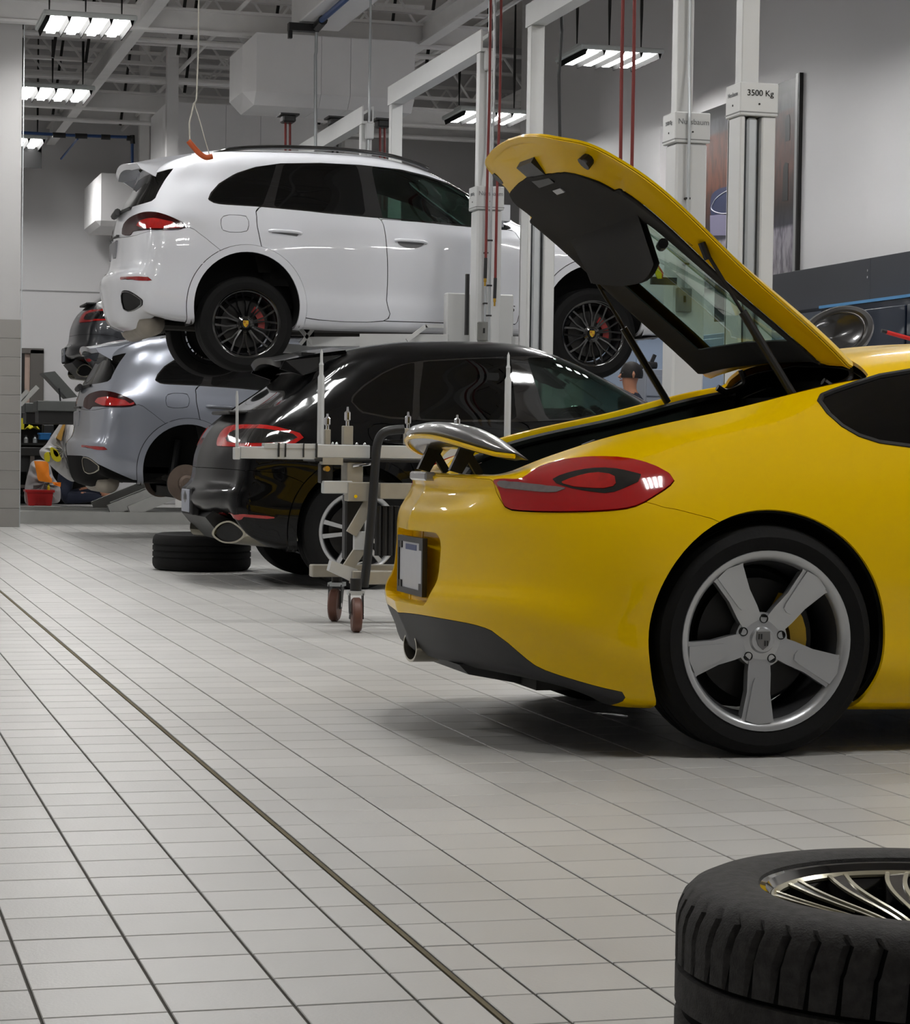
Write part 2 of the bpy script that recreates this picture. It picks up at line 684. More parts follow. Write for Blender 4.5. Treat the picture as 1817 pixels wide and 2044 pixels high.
def joist(y):
    z0, z1 = 5.72, 6.36
    xe = 7.2 if y < 30.5 else 12.9
    b = MB()
    for z in (z0, z1):
        b.box((-6.9, y - 0.05, z), (xe, y - 0.012, z + 0.04))
        b.box((-6.9, y + 0.012, z), (xe, y + 0.05, z + 0.04))
    x, k = -6.5, 0
    while x < xe - 0.6:
        b.bar((x, y, z0 if k % 2 else z1), (x + 0.46, y, z1 if k % 2 else z0), 0.026, 0.026)
        x += 0.46
        k += 1
    return b.build('joist', M_STEEL_CEIL, ceiling)


for k in range(15):
    joist(12.9 + k * 1.52)
# hangers and thin rods that show dark against the deck
for (x, y) in ((2.55, 27.2), (2.95, 27.4), (3.9, 26.5), (4.4, 29.3), (5.2, 27.8), (6.9, 26.8), (7.0, 29.4), (6.6, 31.5), (3.0, 31.9), (4.0, 32.6)):
    MB().bar((x, y, 5.35), (x + 0.25, y + 0.2, CEIL_Z), 0.035, 0.035).build('brace', M_DARKSTEEL, ceiling)

# service pipes under the joists
for y, z, r in ((26.2, 5.45, 0.03), (26.45, 5.5, 0.02), (28.9, 5.42, 0.035), (29.2, 5.5, 0.02), (31.9, 5.3, 0.03), (20.6, 5.45, 0.03)):
    MB().tube([(-6.5, y, z), (7.1 if y < 30 else 12.5, y, z)], r, 8).build('service_pipe', M_STEEL_CEIL, ceiling)
for x, z in ((2.1, 5.62), (4.3, 5.58), (7.0, 5.6)):
    MB().tube([(x, 10, z), (x, 34.8, z)], 0.025, 8).build('service_pipe', M_STEEL_CEIL, ceiling)
# steel columns
for (x, y) in ((4.75, 31.2), (7.3, 32.6)):
    MB().box((x - 0.11, y - 0.11, 0), (x + 0.11, y + 0.11, 5.3)).build('column', M_STEEL_CEIL, ceiling)
# vertical drop members near the far ceiling
for px, py, Y in ((345, 60, 28.8), (290, 0, 33.0)):
    p = on_y(px, py, Y)
    MB().box((p[0] - 0.07, Y - 0.07, 4.1), (p[0] + 0.07, Y + 0.07, CEIL_Z)).build('hanger', M_STEEL_CEIL, ceiling)

# ================================================================== ceiling lights
FIX_X = (-3.05, 2.52, 8.05)
FIX_Y = [23.45 - 4.7 * k for k in range(5, -3, -1)]
FIX_LABEL = {(2.52, 0): 'bright four-tube high bay light highest at the upper left of the picture',
             (2.52, 1): 'bright four-tube high bay light lower at the upper left, below the first one',
             (2.52, 2): 'small far high bay light by the blue pipe, half hidden by the left wall end',
             (8.05, 0): 'bright four-tube high bay light above the raised yellow hatch, crossed by red hoses',
             (8.05, 1): 'four-tube high bay light half hidden behind the grey lift post and hoses'}


def fixture(x, y, key):
    lab = FIX_LABEL.get(key)
    if lab is None:
        rank = ('first', 'second', 'third', 'fourth', 'fifth', 'sixth', 'seventh', 'eighth')[key[1] + 5]
        side = 'left' if x < 0 else ('middle' if x < 5 else 'right')
        lab = 'white four-tube high bay light outside the picture, %s in the %s line' % (rank, side)
    t = thing('ceiling_light', lab, 'light', (x, y, 5.05), group='high bay lights' if key in FIX_LABEL else 'high bay lights outside the picture')
    b = MB()
    b.box((x - 0.46, y - 0.46, 5.075), (x + 0.46, y + 0.46, 5.13), 0.012)
    b.box((x - 0.40, y - 0.12, 5.13), (x + 0.40, y + 0.12, 5.19), 0.012)
    b.build('housing', M_FIX, t)
    for k in range(5):  # black fins reflect nothing; added to cut lamp light off the upper walls
        cx = x + (k - 2) * 0.205
        MB().prism([(cx - 0.02, y - 0.45, 5.076), (cx + 0.02, y - 0.45, 5.076), (cx + 0.004, y - 0.45, 5.022), (cx - 0.004, y - 0.45, 5.022)], (0, 0.9, 0)).build('reflector', M_FIN, t)
    for k in range(4):
        cx = x + (k - 1.5) * 0.205
        MB().box((cx - 0.042, y - 0.42, 5.052), (cx + 0.042, y + 0.42, 5.076)).build('lamp', M_LAMP, t)
    for dx in (-0.36, 0, 0.36):
        MB().tube([(x + dx, y, 5.18), (x + dx, y, 5.62), (x + dx, y, CEIL_Z)], [0.006, 0.018, 0.006], 6).build('cable', M_DARKSTEEL, t)
    return t


for x in FIX_X:
    for k, y in enumerate(FIX_Y):
        if (x == -3.05 and (y > 24 or y < 5)) or y < 1 or (x > 8 and y > 30):
            continue
        fx = x + (0.12 if (x > 0 and x < 3 and k == 6) else 0)
        if x > 8 and y < 20:
            fx = 7.0
        t = fixture(fx, y, (x, k - 5))
        if y > 30:
            MB().box((fx - 0.46, y + 0.45, 4.78), (fx + 0.46, y + 0.46, 5.08)).build('added_light_shield', M_FIN, t)  # added plate that blocks this lamp's light towards the far wall

# ================================================================== ducts
def duct(name, label, x0, x1, y0, y1, z0, z1, ch, seams):
    """rectangular duct with chamfered lower edges, one skin panel between two seams"""
    t = thing(name, label, 'duct', ((x0 + x1) / 2, (y0 + y1) / 2, z0))
    xs = [x0] + list(seams) + [x1]
    for i in range(len(xs) - 1):
        a, b2 = xs[i] + (0.004 if i else 0), xs[i + 1]
        prof = [(y0, z1), (y0, z0 + ch), (y0 + ch, z0), (y1 - ch, z0), (y1, z0 + ch), (y1, z1)]
        e0 = ch if i == 0 else 0
        P0 = [(a + (e0 if (z == z0) else 0), y, z) for y, z in prof]
        b = MB()
        if e0:
            # bevelled end: lower corners drawn in
            inner = [(a + e0, y, z) for y, z in prof]
            outer = [(a, max(y0 + ch, min(y1 - ch, y)), max(z0 + ch, min(z1 - ch, z))) for y, z in prof]
            far = [(b2, y, z) for y, z in prof]
            V = outer + inner + far
            n = len(prof)
            F = [tuple(range(n - 1, -1, -1)), tuple(range(2 * n, 3 * n))]
            for s in (0, n):
                F += [(s + k, s + (k + 1) % n, s + n + (k + 1) % n, s + n + k) for k in range(n)]
            b.add(V, F)
        else:
            b.prism([(a, y, z) for y, z in prof], (b2 - a, 0, 0))
        b.build('duct_panel', M_DUCT, t)
    return t


duct('air_duct', 'large white rectangular duct above the white car roof', 4.29, 6.15, 24.35, 25.4, 4.53, 5.28, 0.13, (5.12, 5.44))
duct('air_duct', 'white duct behind and below the large one, further back', 4.15, 6.12, 29.4, 30.6, 4.1, 5.24, 0.05, (4.95, 5.4))
duct('air_duct', 'small grey duct on the far wall near the blue pipe', 3.72, 5.2, 33.0, 34.6, 3.98, 4.72, 0.07, (4.4,))
t = thing('air_duct', 'square white duct running towards the camera above the large duct', 'duct', (5.0, 20, 5.3))
MB().box((4.78, 15.0, 5.33), (5.30, 19.9, 5.66), 0.01).build('duct_panel', M_DUCT, t)
MB().box((4.78, 19.905, 5.33), (5.30, 24.3, 5.66), 0.01).build('duct_panel', M_DUCT, t)

# ================================================================== blue compressed air pipe
Yp = 31.6
t = thing('air_pipe', 'blue compressed air pipe with black couplings on the far left', 'pipe', tuple(on_y(150, 275, Yp)))
A = [on_y(30, 264, Yp), on_y(140, 270, Yp), on_y(264, 274, Yp)]
MB().tube(A, 0.021, 8).build('pipe', M_BLUEPIPE, t)
MB().tube([on_y(264, 274, Yp), on_y(264, 345, Yp)], 0.02, 8).build('pipe', M_BLUEPIPE, t)
for a, b2 in ((105, 131), (150, 174), (202, 220), (253, 268)):
    p, q = on_y(a, 266 + (a - 30) * 0.043, Yp), on_y(b2, 266 + (b2 - 30) * 0.043, Yp)
    MB().tube([p, q], 0.036, 10).build('coupling', M_BLACK, t)
MB().tube([on_y(264, 270, Yp), on_y(265, 287, Yp)], 0.034, 10).build('coupling', M_BLACK, t)
p = on_y(155, 277, Yp)
MB().tube([p, on_z(122, 317, p[2] - 0.05)], 0.015, 8).build('pipe', M_BLUEPIPE, t)
b = MB()
q = on_y(264, 346, Yp)
b.box((q[0] - 0.13, Yp - 0.04, q[2] - 0.05), (q[0] + 0.1, Yp + 0.04, q[2]))
b.tube([q + np.array([0.05, 0, 0]), q + np.array([0.42, -0.9, 0.17])], 0.03, 8)
b.build('manifold', M_BLACK, t)
# second blue pipe at the top centre
Yp = 22.5
t = thing('air_pipe', 'blue pipe beside the square duct at the top centre', 'pipe', tuple(on_y(650, 20, Yp)))
b = MB().tube([on_z(700, -10, 5.28), on_z(640, 42, 5.28)], 0.03, 8).build('pipe', M_BLUEPIPE, t)
e = on_z(632, 55, 5.28)
MB().tube([on_z(645, 40, 5.28), e], 0.05, 10).build('coupling', M_BLACK, t)
b = MB()
b.box(e - np.array([0.3, 0.05, 0.05]), e + np.array([0.02, 0.05, 0.03]))
b.box(e - np.array([0.3, 0.03, 0.13]), e - np.array([0.26, -0.03, 0.05]))
b.build('manifold', M_BLACK, t)
MB().tube([e, e + np.array([0.0, 0, -0.25]), on_y(630, 110, e[1]), on_y(630, 300, e[1])], 0.017, 8).build('drop_pipe', M_GALV, t)

# ================================================================== pairs of hose drops under the large duct
def hose_drop(px, ytop, ybot, Y, label, m, black=True):
    p = on_y(px, ytop, Y) - np.array([0, 0, 0.03])
    t = thing('hose_drop', label, 'hose', tuple(p))
    b = MB()
    b.box((p[0] - 0.07, Y - 0.09, p[2] - 0.02), (p[0] + 0.07, Y + 0.09, p[2] + 0.06), 0.015)
    b.box((p[0] - 0.1, Y - 0.12, p[2] + 0.05), (p[0] + 0.1, Y + 0.12, p[2] + 0.07))
    b.build('reel_bracket', M_BLACK, t)
    for dx in (-5, 4):
        MB().tube([on_y(px + dx, ytop + 8, Y), on_y(px + dx, ybot, Y)], 0.013, 8).build('hose', m, t)


hose_drop(575, 236, 420, 24.1, 'pair of dark red hoses hanging left of the middle under the duct', M_REDHOSE)
hose_drop(670, 242, 420, 24.1, 'pair of black hoses hanging in the middle under the duct', M_BLACK)
hose_drop(764, 246, 420, 24.1, 'pair of red hoses hanging under the right end of the duct', M_REDHOSE)

# ================================================================== orange hose piece on a cord
Yo = 17.4
t = thing('hanging_handle', 'short orange hose handle on a white cord above the white car', 'handle', tuple(on_y(400, 300, Yo)))
pts = [on_y(x, y, Yo) for x, y in ((376, 281), (385, 292), (398, 306), (411, 314), (424, 312))]
MB().tube(catmull(pts, 6), 0.021, 12).build('grip', M_ORANGE, t, smooth=True)
MB().tube([on_y(397, -20, Yo), on_y(396, 100, Yo), on_y(392, 200, Yo), on_y(387, 207, Yo), on_y(378, 245, Yo), on_y(379, 280, Yo)], 0.006, 6).build('cord', M_CABLE_W, t)
MB().tube([on_y(388, 206, Yo), on_y(400, 245, Yo), on_y(418, 308, Yo)], 0.004, 6).build('cord', M_CABLE_W, t)
# ================================================================== car body toolkit
def hermite_knots(K, P, q):
    """non-uniform Catmull-Rom through P (n, d) at knots K, sampled at q"""
    K = np.asarray(K, float)
    P = np.asarray(P, float)
    n = len(K)
    h = np.diff(K)
    s = np.diff(P, axis=0) / h[:, None]
    m = np.zeros_like(P)
    m[0], m[-1] = s[0], s[-1]
    for i in range(1, n - 1):
        m[i] = (s[i - 1] * h[i] + s[i] * h[i - 1]) / (h[i] + h[i - 1])
    i = np.clip(np.searchsorted(K, q, side='right') - 1, 0, n - 2)
    t = ((q - K[i]) / h[i])[:, None]
    hh = h[i][:, None]
    return ((2 * t ** 3 - 3 * t ** 2 + 1) * P[i] + (t ** 3 - 2 * t ** 2 + t) * hh * m[i]
            + (-2 * t ** 3 + 3 * t ** 2) * P[i + 1] + (t ** 3 - t ** 2) * hh * m[i + 1])


class Surf:
    def __init__(self, V, U, N, F):
        self.V, self.U, self.N, self.F = np.asarray(V), np.asarray(U), np.asarray(N), F

    def mirror(self):
        s = np.array([1, -1, 1.0])
        return Surf(self.V * s, self.U, self.N * s, [f[::-1] for f in self.F])

    def moved(self, d):
        """offset along the surface normal"""
        return Surf(self.V + self.N * d, self.U, self.N, self.F)

    def clean(self):
        used = sorted({i for f in self.F for i in f})
        mp = {i: k for k, i in enumerate(used)}
        return Surf(self.V[used], self.U[used], self.N[used], [tuple(mp[i] for i in f) for f in self.F])

    def keep(self, f, thr=0.0):
        """part of the surface where f > thr (f given per vertex), edges cut exactly"""
        g = np.asarray(f) - thr
        V, U, N = list(self.V), list(self.U), list(self.N)
        cache, F2 = {}, []
        for face in self.F:
            gs = [g[i] for i in face]
            if min(gs) > 0:
                F2.append(face)
                continue
            if max(gs) <= 0:
                continue
            out = []
            n = len(face)
            for k in range(n):
                a, b = face[k], face[(k + 1) % n]
                if g[a] > 0:
                    out.append(a)
                if (g[a] > 0) != (g[b] > 0):
                    key = (a, b) if a < b else (b, a)
                    if key not in cache:
                        t = g[key[0]] / (g[key[0]] - g[key[1]])
                        cache[key] = len(V)
                        V.append(self.V[key[0]] * (1 - t) + self.V[key[1]] * t)
                        U.append(self.U[key[0]] * (1 - t) + self.U[key[1]] * t)
                        nn = self.N[key[0]] * (1 - t) + self.N[key[1]] * t
                        N.append(nn / (np.linalg.norm(nn) + 1e-9))
                    out.append(cache[key])
            if len(out) >= 3:
                F2.append(tuple(out))
        if not F2:
            return None
        return Surf(np.array(V), np.array(U), np.array(N), F2).clean()


def grid_surf(levels, nu=130, nv=64):
    """levels: (K, T, 3) control loops, rear centre -> side -> front centre; y >= 0 is the camera side (-Y)"""
    L = np.asarray(levels, float)
    K, T, _ = L.shape
    d = np.linalg.norm(np.diff(L, axis=1), axis=2)[2:-2].mean(0)
    tu = np.concatenate([[0], np.cumsum(np.maximum(d, 0.02))])
    d2 = np.linalg.norm(np.diff(L, axis=0), axis=2)[:, 3:-3].mean(1)
    tv = np.concatenate([[0], np.cumsum(np.maximum(d2, 0.012))])
    # denser sampling at the rear corner
    qu = np.linspace(0, 1, nu) ** 1.15 * tu[-1]
    qv = np.linspace(0, 1, nv) * tv[-1]
    A = np.stack([hermite_knots(tu, L[k], qu) for k in range(K)])
    G = np.stack([hermite_knots(tv, A[:, i], qv) for i in range(nu)], 1)   # (nv, nu, 3)
    G[:, 0, 1] = 0
    G[:, -1, 1] = 0
    G[-1, :, 1] = 0
    G[:, :, 1] = np.maximum(G[:, :, 1], 0)
    G[:, :, 1] *= -1
    du = np.gradient(G, axis=1)
    dv = np.gradient(G, axis=0)
    N = np.cross(du, dv)
    N /= np.linalg.norm(N, axis=2)[..., None] + 1e-9
    uu, vv = np.meshgrid(qu, qv)
    F = []
    for j in range(nv - 1):
        for i in range(nu - 1):
            a = j * nu + i
            F.append((a, a + 1, a + nu + 1, a + nu))
    return Surf(G.reshape(-1, 3), np.stack([uu.ravel(), vv.ravel()], 1), N.reshape(-1, 3), F), tu, tv


def poly_inside(P, Q):
    """even-odd test of points Q (n,2) in polygon P"""
    inside = np.zeros(len(Q), bool)
    x, y = Q[:, 0], Q[:, 1]
    n = len(P)
    j = n - 1
    for i in range(n):
        xi, yi = P[i]
        xj, yj = P[j]
        c = ((yi > y) != (yj > y)) & (x < (xj - xi) * (y - yi) / (yj - yi + 1e-15) + xi)
        inside ^= c
        j = i
    return inside


def seg_dist(Q, P, closed=True):
    P = np.asarray(P)
    A = P if closed else P[:-1]
    B = np.roll(P, -1, axis=0) if closed else P[1:]
    best = np.full(len(Q), 1e9)
    for a, b in zip(A, B):
        ab = b - a
        t = np.clip(((Q - a) @ ab) / (ab @ ab + 1e-12), 0, 1)
        best = np.minimum(best, np.linalg.norm(Q - (a + t[:, None] * ab), axis=1))
    return best


class Car:
    """a body surface in car space (x forward from the rear axle, y across, z up) placed at (X0, Yc, Z0)"""

    def __init__(self, levels, loc, nu=130, nv=64):
        self.base, self.tu, self.tv = grid_surf(levels, nu, nv)
        self.loc = np.array(loc, float)
        s = self.base
        self.bvh = BVHTree.FromPolygons([Vector(v) for v in s.V], [list(f) for f in s.F])

    def cast(self, pix):
        """photograph outline -> (uv, xyz) on the camera-side body surface"""
        s = self.base
        UV, XYZ = [], []
        for (x, y) in pix:
            d = ray(x, y)
            o = EYE - self.loc
            h = self.bvh.ray_cast(Vector(o), Vector(d / np.linalg.norm(d)))
            if h[0] is None:
                best = None
                dn = d / np.linalg.norm(d)
                r0 = np.linalg.norm(self.loc - EYE)
                for k in range(60):
                    p = o + dn * (r0 - 2.5 + 5.0 * k / 59)
                    q = self.bvh.find_nearest(Vector(p))
                    if best is None or q[3] < best[3]:
                        best = q
                h = best
            f = s.F[h[2]]
            p = np.array(h[0])
            w = np.array([1.0 / (np.linalg.norm(s.V[i] - p) ** 2 + 1e-8) for i in f])
            w /= w.sum()
            UV.append((w[:, None] * s.U[list(f)]).sum(0))
            XYZ.append(p)
        return np.array(UV), np.array(XYZ)

    def region(self, pix, smooth=0, n=5):
        """closed outline in the photograph -> a field builder f(surface): negative inside"""
        P = catmull(pix, smooth, True) if smooth else densify(pix, n)
        uv, xyz = self.cast(P)
        return self.region_uv(uv, xyz)

    def region_uv(self, uv, xyz):
        def f(s):
            d = seg_dist(s.V, xyz)
            ins = poly_inside(uv, s.U)
            return np.where(ins, -d, d)
        f.uv, f.xyz = uv, xyz
        return f

    def region_xz(self, xz, ymin=0.2):
        """side-view outline (x, z) in car space"""
        P = np.asarray(xz, float)

        def f(s):
            Q = s.V[:, [0, 2]]
            d = seg_dist(Q, P)
            ins = poly_inside(P, Q) & (np.abs(s.V[:, 1]) > ymin)
            return np.where(ins, -d, np.where(np.abs(s.V[:, 1]) > ymin, d, np.maximum(d, 0.02)))
        return f


def shell(s, t):
    """closed sheet of thickness t under the surface"""
    n = len(s.V)
    V = np.concatenate([s.V, s.V - s.N * t])
    F = list(s.F) + [tuple(i + n for i in f[::-1]) for f in s.F]
    cnt = {}
    for f in s.F:
        for k in range(len(f)):
            a, b = f[k], f[(k + 1) % len(f)]
            cnt[(a, b)] = cnt.get((a, b), 0) + 1
    for (a, b) in cnt:
        if (b, a) not in cnt:
            F.append((b, a, a + n, b + n))
    return V, F


def weld(V, F, eps=1e-4):
    key, mp, W = {}, [], []
    for v in V:
        k = tuple(np.round(np.asarray(v) / eps).astype(int))
        if k not in key:
            key[k] = len(W)
            W.append(v)
        mp.append(key[k])
    G = []
    for f in F:
        g = []
        for i in f:
            if not g or g[-1] != mp[i]:
                g.append(mp[i])
        if len(g) > 1 and g[0] == g[-1]:
            g.pop()
        if len(set(g)) >= 3 and len(set(g)) == len(g):
            G.append(tuple(g))
    return np.array(W), G


def put(name, s, m, parent, loc, t=0.012, both=True, angle=40.0, joined=False):
    """link a surface piece as a solid sheet; mirrored twin as its own object, or joined across the middle"""
    if s is None:
        return []
    loc = np.asarray(loc, float)
    out = []
    if joined:
        mi = s.mirror()
        n = len(s.V)
        S = Surf(np.concatenate([s.V, mi.V]), np.concatenate([s.U, mi.U]), np.concatenate([s.N, mi.N]),
                 list(s.F) + [tuple(i + n for i in f) for f in mi.F])
        # weld the middle line, averaging the normals
        W, G = weld(S.V, S.F, 2e-4)
        NN = np.zeros_like(W)
        for f in G:
            a = np.cross(W[f[1]] - W[f[0]], W[f[2]] - W[f[0]])
            for i in f:
                NN[i] += a
        NN /= np.linalg.norm(NN, axis=1)[:, None] + 1e-12
        # keep the grid's direction
        J = Surf(W, np.zeros((len(W), 2)), NN, G)
        V, F = shell(J, t)
        out.append(add_mesh(name, V + loc, F, m, parent, True, angle))
        return out
    for k, q in enumerate((s, s.mirror()) if both else (s,)):
        V, F = shell(q, t)
        out.append(add_mesh(name, V + loc, F, m, parent, True, angle))
    return out


# ------------------------------------------------------------------ wheels
def wheel_poly(pts, z_of_r, t, y0, sgn, cx, cz, rot):
    """outline [(r, a)] in the wheel plane extruded; returns V, F"""
    n = len(pts)
    V = []
    for back in (0, 1):
        for r, a in pts:
            x, z = r * math.cos(a + rot), r * math.sin(a + rot)
            y = z_of_r(r) + (t if back else 0)
            V.append((cx + x, y0 + sgn * y, cz + z))
    F = [tuple(range(n)), tuple(range(2 * n - 1, n - 1, -1))]
    F += [(i, n + i, n + (i + 1) % n, (i + 1) % n) for i in range(n)]
    return V, F


def tyre_profile(R, rr, w):
    """outer face at h=0, inner face at h=w"""
    s = 0.016
    return [(rr - 0.004, 0.018), (rr + 0.004, 0.004), (rr + 0.02, -0.002), ((R + rr) / 2 + 0.005, -0.008), (R - 0.03, 0.0), (R - 0.012, 0.010), (R - 0.004, 0.024),
            (R, 0.040), (R, w * 0.30), (R - 0.007, w * 0.305), (R - 0.007, w * 0.345), (R, w * 0.35), (R, w * 0.49), (R - 0.007, w * 0.495), (R - 0.007, w * 0.54), (R, w * 0.545),
            (R, w * 0.66), (R - 0.007, w * 0.665), (R - 0.007, w * 0.705), (R, w * 0.71), (R, w - 0.04), (R - 0.012, w - 0.01), (R - 0.05, w), (rr + 0.01, w - 0.004), (rr - 0.004, w - 0.018)]


def rim_barrel(rr, w):
    return [(rr + 0.008, 0.004), (rr + 0.006, 0.0), (rr - 0.006, 0.001), (rr - 0.018, 0.012), (rr - 0.024, 0.03), (rr - 0.035, 0.06), (rr - 0.04, w * 0.5), (rr - 0.03, w - 0.03), (rr + 0.005, w - 0.005)]


def build_wheel(parent, c, R, rr, w, style, m_rim, sgn=1, rot=0.3, m_cal=None, crest=True, disc=True, m_face=None):
    """wheel assembly with axis along Y; c is the centre of the OUTER face; sgn=+1: inward is +Y"""
    cx, y0, cz = c
    tyre = MB().lathe(tyre_profile(R, rr, w), c, 'y', 64, sgn).build('tyre', M_RUBBER, parent, True, 30)
    rim = MB()
    rb = rim_barrel(rr, w)
    rim.lathe(rb[:5] + [(rr - 0.024, 0.036), (rr - 0.012, 0.036)], c, 'y', 72, sgn)
    rim_o = rim.build('rim', m_rim, tyre, True, 40)
    MB().lathe(rb[4:], c, 'y', 48, sgn).build('rim_barrel', mat('barrel_dark', (70, 70, 72), 0.4, metal=0.6), tyre, True, 40)
    m_face = m_face or m_rim
    dish = 0.045

    def zr(r):
        return 0.012 + dish * max(0.0, 1 - r / rr) ** 1.2

    re = rr - 0.008
    if style == 'five':
        for k in range(5):
            a = rot + k * 2 * math.pi / 5
            o = [(0.055, -0.62), (0.105, -0.36), (0.16, -0.235), (re * 0.93, -0.215), (re, -0.235), (re, 0.235), (re * 0.93, 0.215), (0.16, 0.235), (0.105, 0.36), (0.055, 0.62)]
            b = MB()
            b.add(*wheel_poly(o, zr, 0.03, y0, sgn, cx, cz, a))
            sp = b.build('spoke', m_rim, tyre, True, 30)
            # raised flat pad on the spoke
            o2 = [(0.115, -0.13), (0.13, -0.16), (re * 0.96, -0.165), (re * 0.985, 0.0), (re * 0.96, 0.165), (0.13, 0.16), (0.115, 0.13), (0.11, 0.0)]
            b = MB()
            b.add(*wheel_poly(o2, lambda r: zr(r) - 0.007, 0.012, y0, sgn, cx, cz, a))
            b.build('spoke_pad', m_face, sp, True, 30)
        hub_r = 0.083
    elif style == 'split':
        for k in range(5):
            a = rot + k * 2 * math.pi / 5
            for s in (-1, 1):
                o = [(0.06, s * 0.30 - 0.25), (0.12, s * 0.22 - 0.10), (re * 0.95, s * 0.20 - 0.062), (re, s * 0.20 - 0.08), (re, s * 0.20 + 0.08), (re * 0.95, s * 0.20 + 0.062), (0.12, s * 0.22 + 0.10), (0.06, s * 0.30 + 0.25)]
                MB().add(*wheel_poly(o, zr, 0.028, y0, sgn, cx, cz, a)).build('spoke', m_rim, tyre, True, 30)
        hub_r = 0.085
    elif style == 'cross':
        for k in range(10):
            a = rot + k * 2 * math.pi / 10
            for s in (-1, 1):
                o = [(0.05, s * 0.05 - 0.16), (re * 0.6, s * 0.10 - 0.035), (re, s * 0.21 - 0.035), (re, s * 0.21 + 0.035), (re * 0.6, s * 0.10 + 0.035), (0.05, s * 0.05 + 0.16)]
                MB().add(*wheel_poly(o, zr, 0.024, y0, sgn, cx, cz, a)).build('spoke', m_rim, tyre, True, 30)
        hub_r = 0.07
    # hub with cap and bolts
    zc = zr(0.06)
    hub = MB().lathe([(0.0, zc - 0.012), (0.035, zc - 0.012), (0.04, zc - 0.004), (hub_r, zc + 0.002), (hub_r, zc + 0.05)], c, 'y', 40, sgn).build('hub', m_rim, tyre, True, 30)
    for k in range(5):
        a = rot + (k + 0.5) * 2 * math.pi / 5
        p = (cx + 0.064 * math.cos(a), y0 + sgn * (zc - 0.003), cz + 0.064 * math.sin(a))
        MB().lathe([(0.0, 0.003), (0.009, 0.003), (0.013, -0.002), (0.0145, 0.004)], p, 'y', 16, sgn).build('bolt_hole', M_BLACKM, hub, True)
    if crest:
        h = 0.026
        sh = [(-0.8, 1), (0.8, 1), (0.85, 0.1), (0.6, -0.6), (0, -1.1), (-0.6, -0.6), (-0.85, 0.1)]
        cm = mat('crest_gold', (205, 165, 40), 0.35, metal=0.4) if crest == 'gold' else mat('crest_grey', (120, 120, 120), 0.4, metal=0.6)
        cd = mat('crest_red', (150, 30, 25), 0.4) if crest == 'gold' else mat('crest_dark', (30, 30, 30), 0.4)
        yb = y0 + sgn * (zc - 0.012)
        cr_ = MB().prism([(cx + a * h, yb, cz + b * h) for a, b in sh], (0, -sgn * 0.003, 0)).build('crest', cm, hub)
        b = MB()
        for (ax, az) in ((-0.62, 0.15), (0.12, -0.65)):
            for i in range(2):
                x0 = ax + i * 0.3
                b.box((cx + x0 * h, yb - sgn * 0.003, cz + az * h), (cx + (x0 + 0.16) * h, yb - sgn * 0.0045, cz + (az + 0.6) * h))
        b.build('crest_stripes', cd, hub)
    if disc:
        yd = y0 + sgn * 0.10
        MB().lathe([(0.07, 0.0), (rr * 0.70, 0.0), (rr * 0.70, 0.03), (0.07, 0.03)], (cx, yd, cz), 'y', 48, sgn).build('brake_disc', mat('disc_steel', (30, 29, 28), 0.5, metal=0.3), tyre, True)
        # dark drum behind so that the light does not shine through
        MB().lathe([(0.0, 0.06), (rr * 0.80, 0.06), (rr * 0.84, 0.13)], (cx, yd, cz), 'y', 32, sgn).build('hub_carrier', M_BLACKM, tyre, True)
    if m_cal:
        b = MB()
        a0, a1 = rot_cal = (-0.05, 1.25)
        n = 7
        yo = y0 + sgn * 0.072
        ring = []
        for r in (rr * 0.40, rr * 0.60):
            for k in range(n):
                a = a0 + (a1 - a0) * k / (n - 1)
                ring.append((r, a))
        outl = ring[:n] + ring[n:][::-1]
        b.add(*wheel_poly(outl, lambda r: 0.0, 0.05, yo, sgn, cx, cz, -0.18))
        b.build('brake_caliper', m_cal, tyre, True)
    return tyre


def wheel_well(parent, cx, cz, R, y_out, y_in, m):
    """dark liner of a wheel arch"""
    n = 28
    V, F = [], []
    for k in range(n + 1):
        a = -0.35 + (math.pi + 0.7) * k / n
        for y in (y_out, y_in):
            V.append((cx + R * math.cos(a), y, cz + R * math.sin(a)))
    for k in range(n):
        F.append((2 * k, 2 * k + 1, 2 * k + 3, 2 * k + 2))
    ci = len(V)
    V.append((cx, y_in, cz))
    for k in range(n):
        F.append((2 * k + 1, ci, 2 * k + 3))
    return add_mesh('wheel_well', V, F, m, parent, True)
# ================================================================== SUV bodies
M_WHITE = mat('white_paint', (228, 230, 236), 0.28, coat=1.0, spec=0.5)
M_SILVER = mat('silver_paint', (150, 154, 164), 0.3, metal=0.55, coat=1.0)
M_BLACKP = mat('black_paint', (6, 6, 7), 0.3, coat=0.45, spec=0.05)
M_GREYP = mat('dark_grey_paint', (52, 54, 58), 0.3, metal=0.4, coat=1.0)
M_TRIM = mat('gloss_black_trim', (8, 8, 9), 0.08, coat=1.0)
M_LINER = mat('inner_liner', (9, 9, 9), 0.9, var=0.2)
M_UNDER = mat('underbody', (40, 38, 35), 0.8, var=0.4, vscale=6)
M_GL_DARK = glass('privacy_glass', (0.025, 0.03, 0.03))
M_GL_GREEN = glass('green_glass', (0.50, 0.60, 0.56))
M_TAIL = mat('tail_lens_dark', (46, 4, 5), 0.14, coat=0.1, spec=0.2, var=0.5, vscale=30)
M_TAIL_RED = mat('tail_lens_red', (178, 14, 10), 0.08, coat=1.0, var=0.35, vscale=40)
M_REFLECT = mat('red_reflector', (150, 24, 24), 0.2, coat=1.0, var=0.3, vscale=60)
M_RIM_BLACK = mat('gloss_black_rim', (10, 10, 11), 0.12, coat=1.0)
M_RIM_SILVER = mat('silver_rim', (186, 188, 190), 0.32, metal=0.7, coat=0.4)
M_SEAT = mat('seat_leather', (26, 25, 25), 0.55, var=0.1)
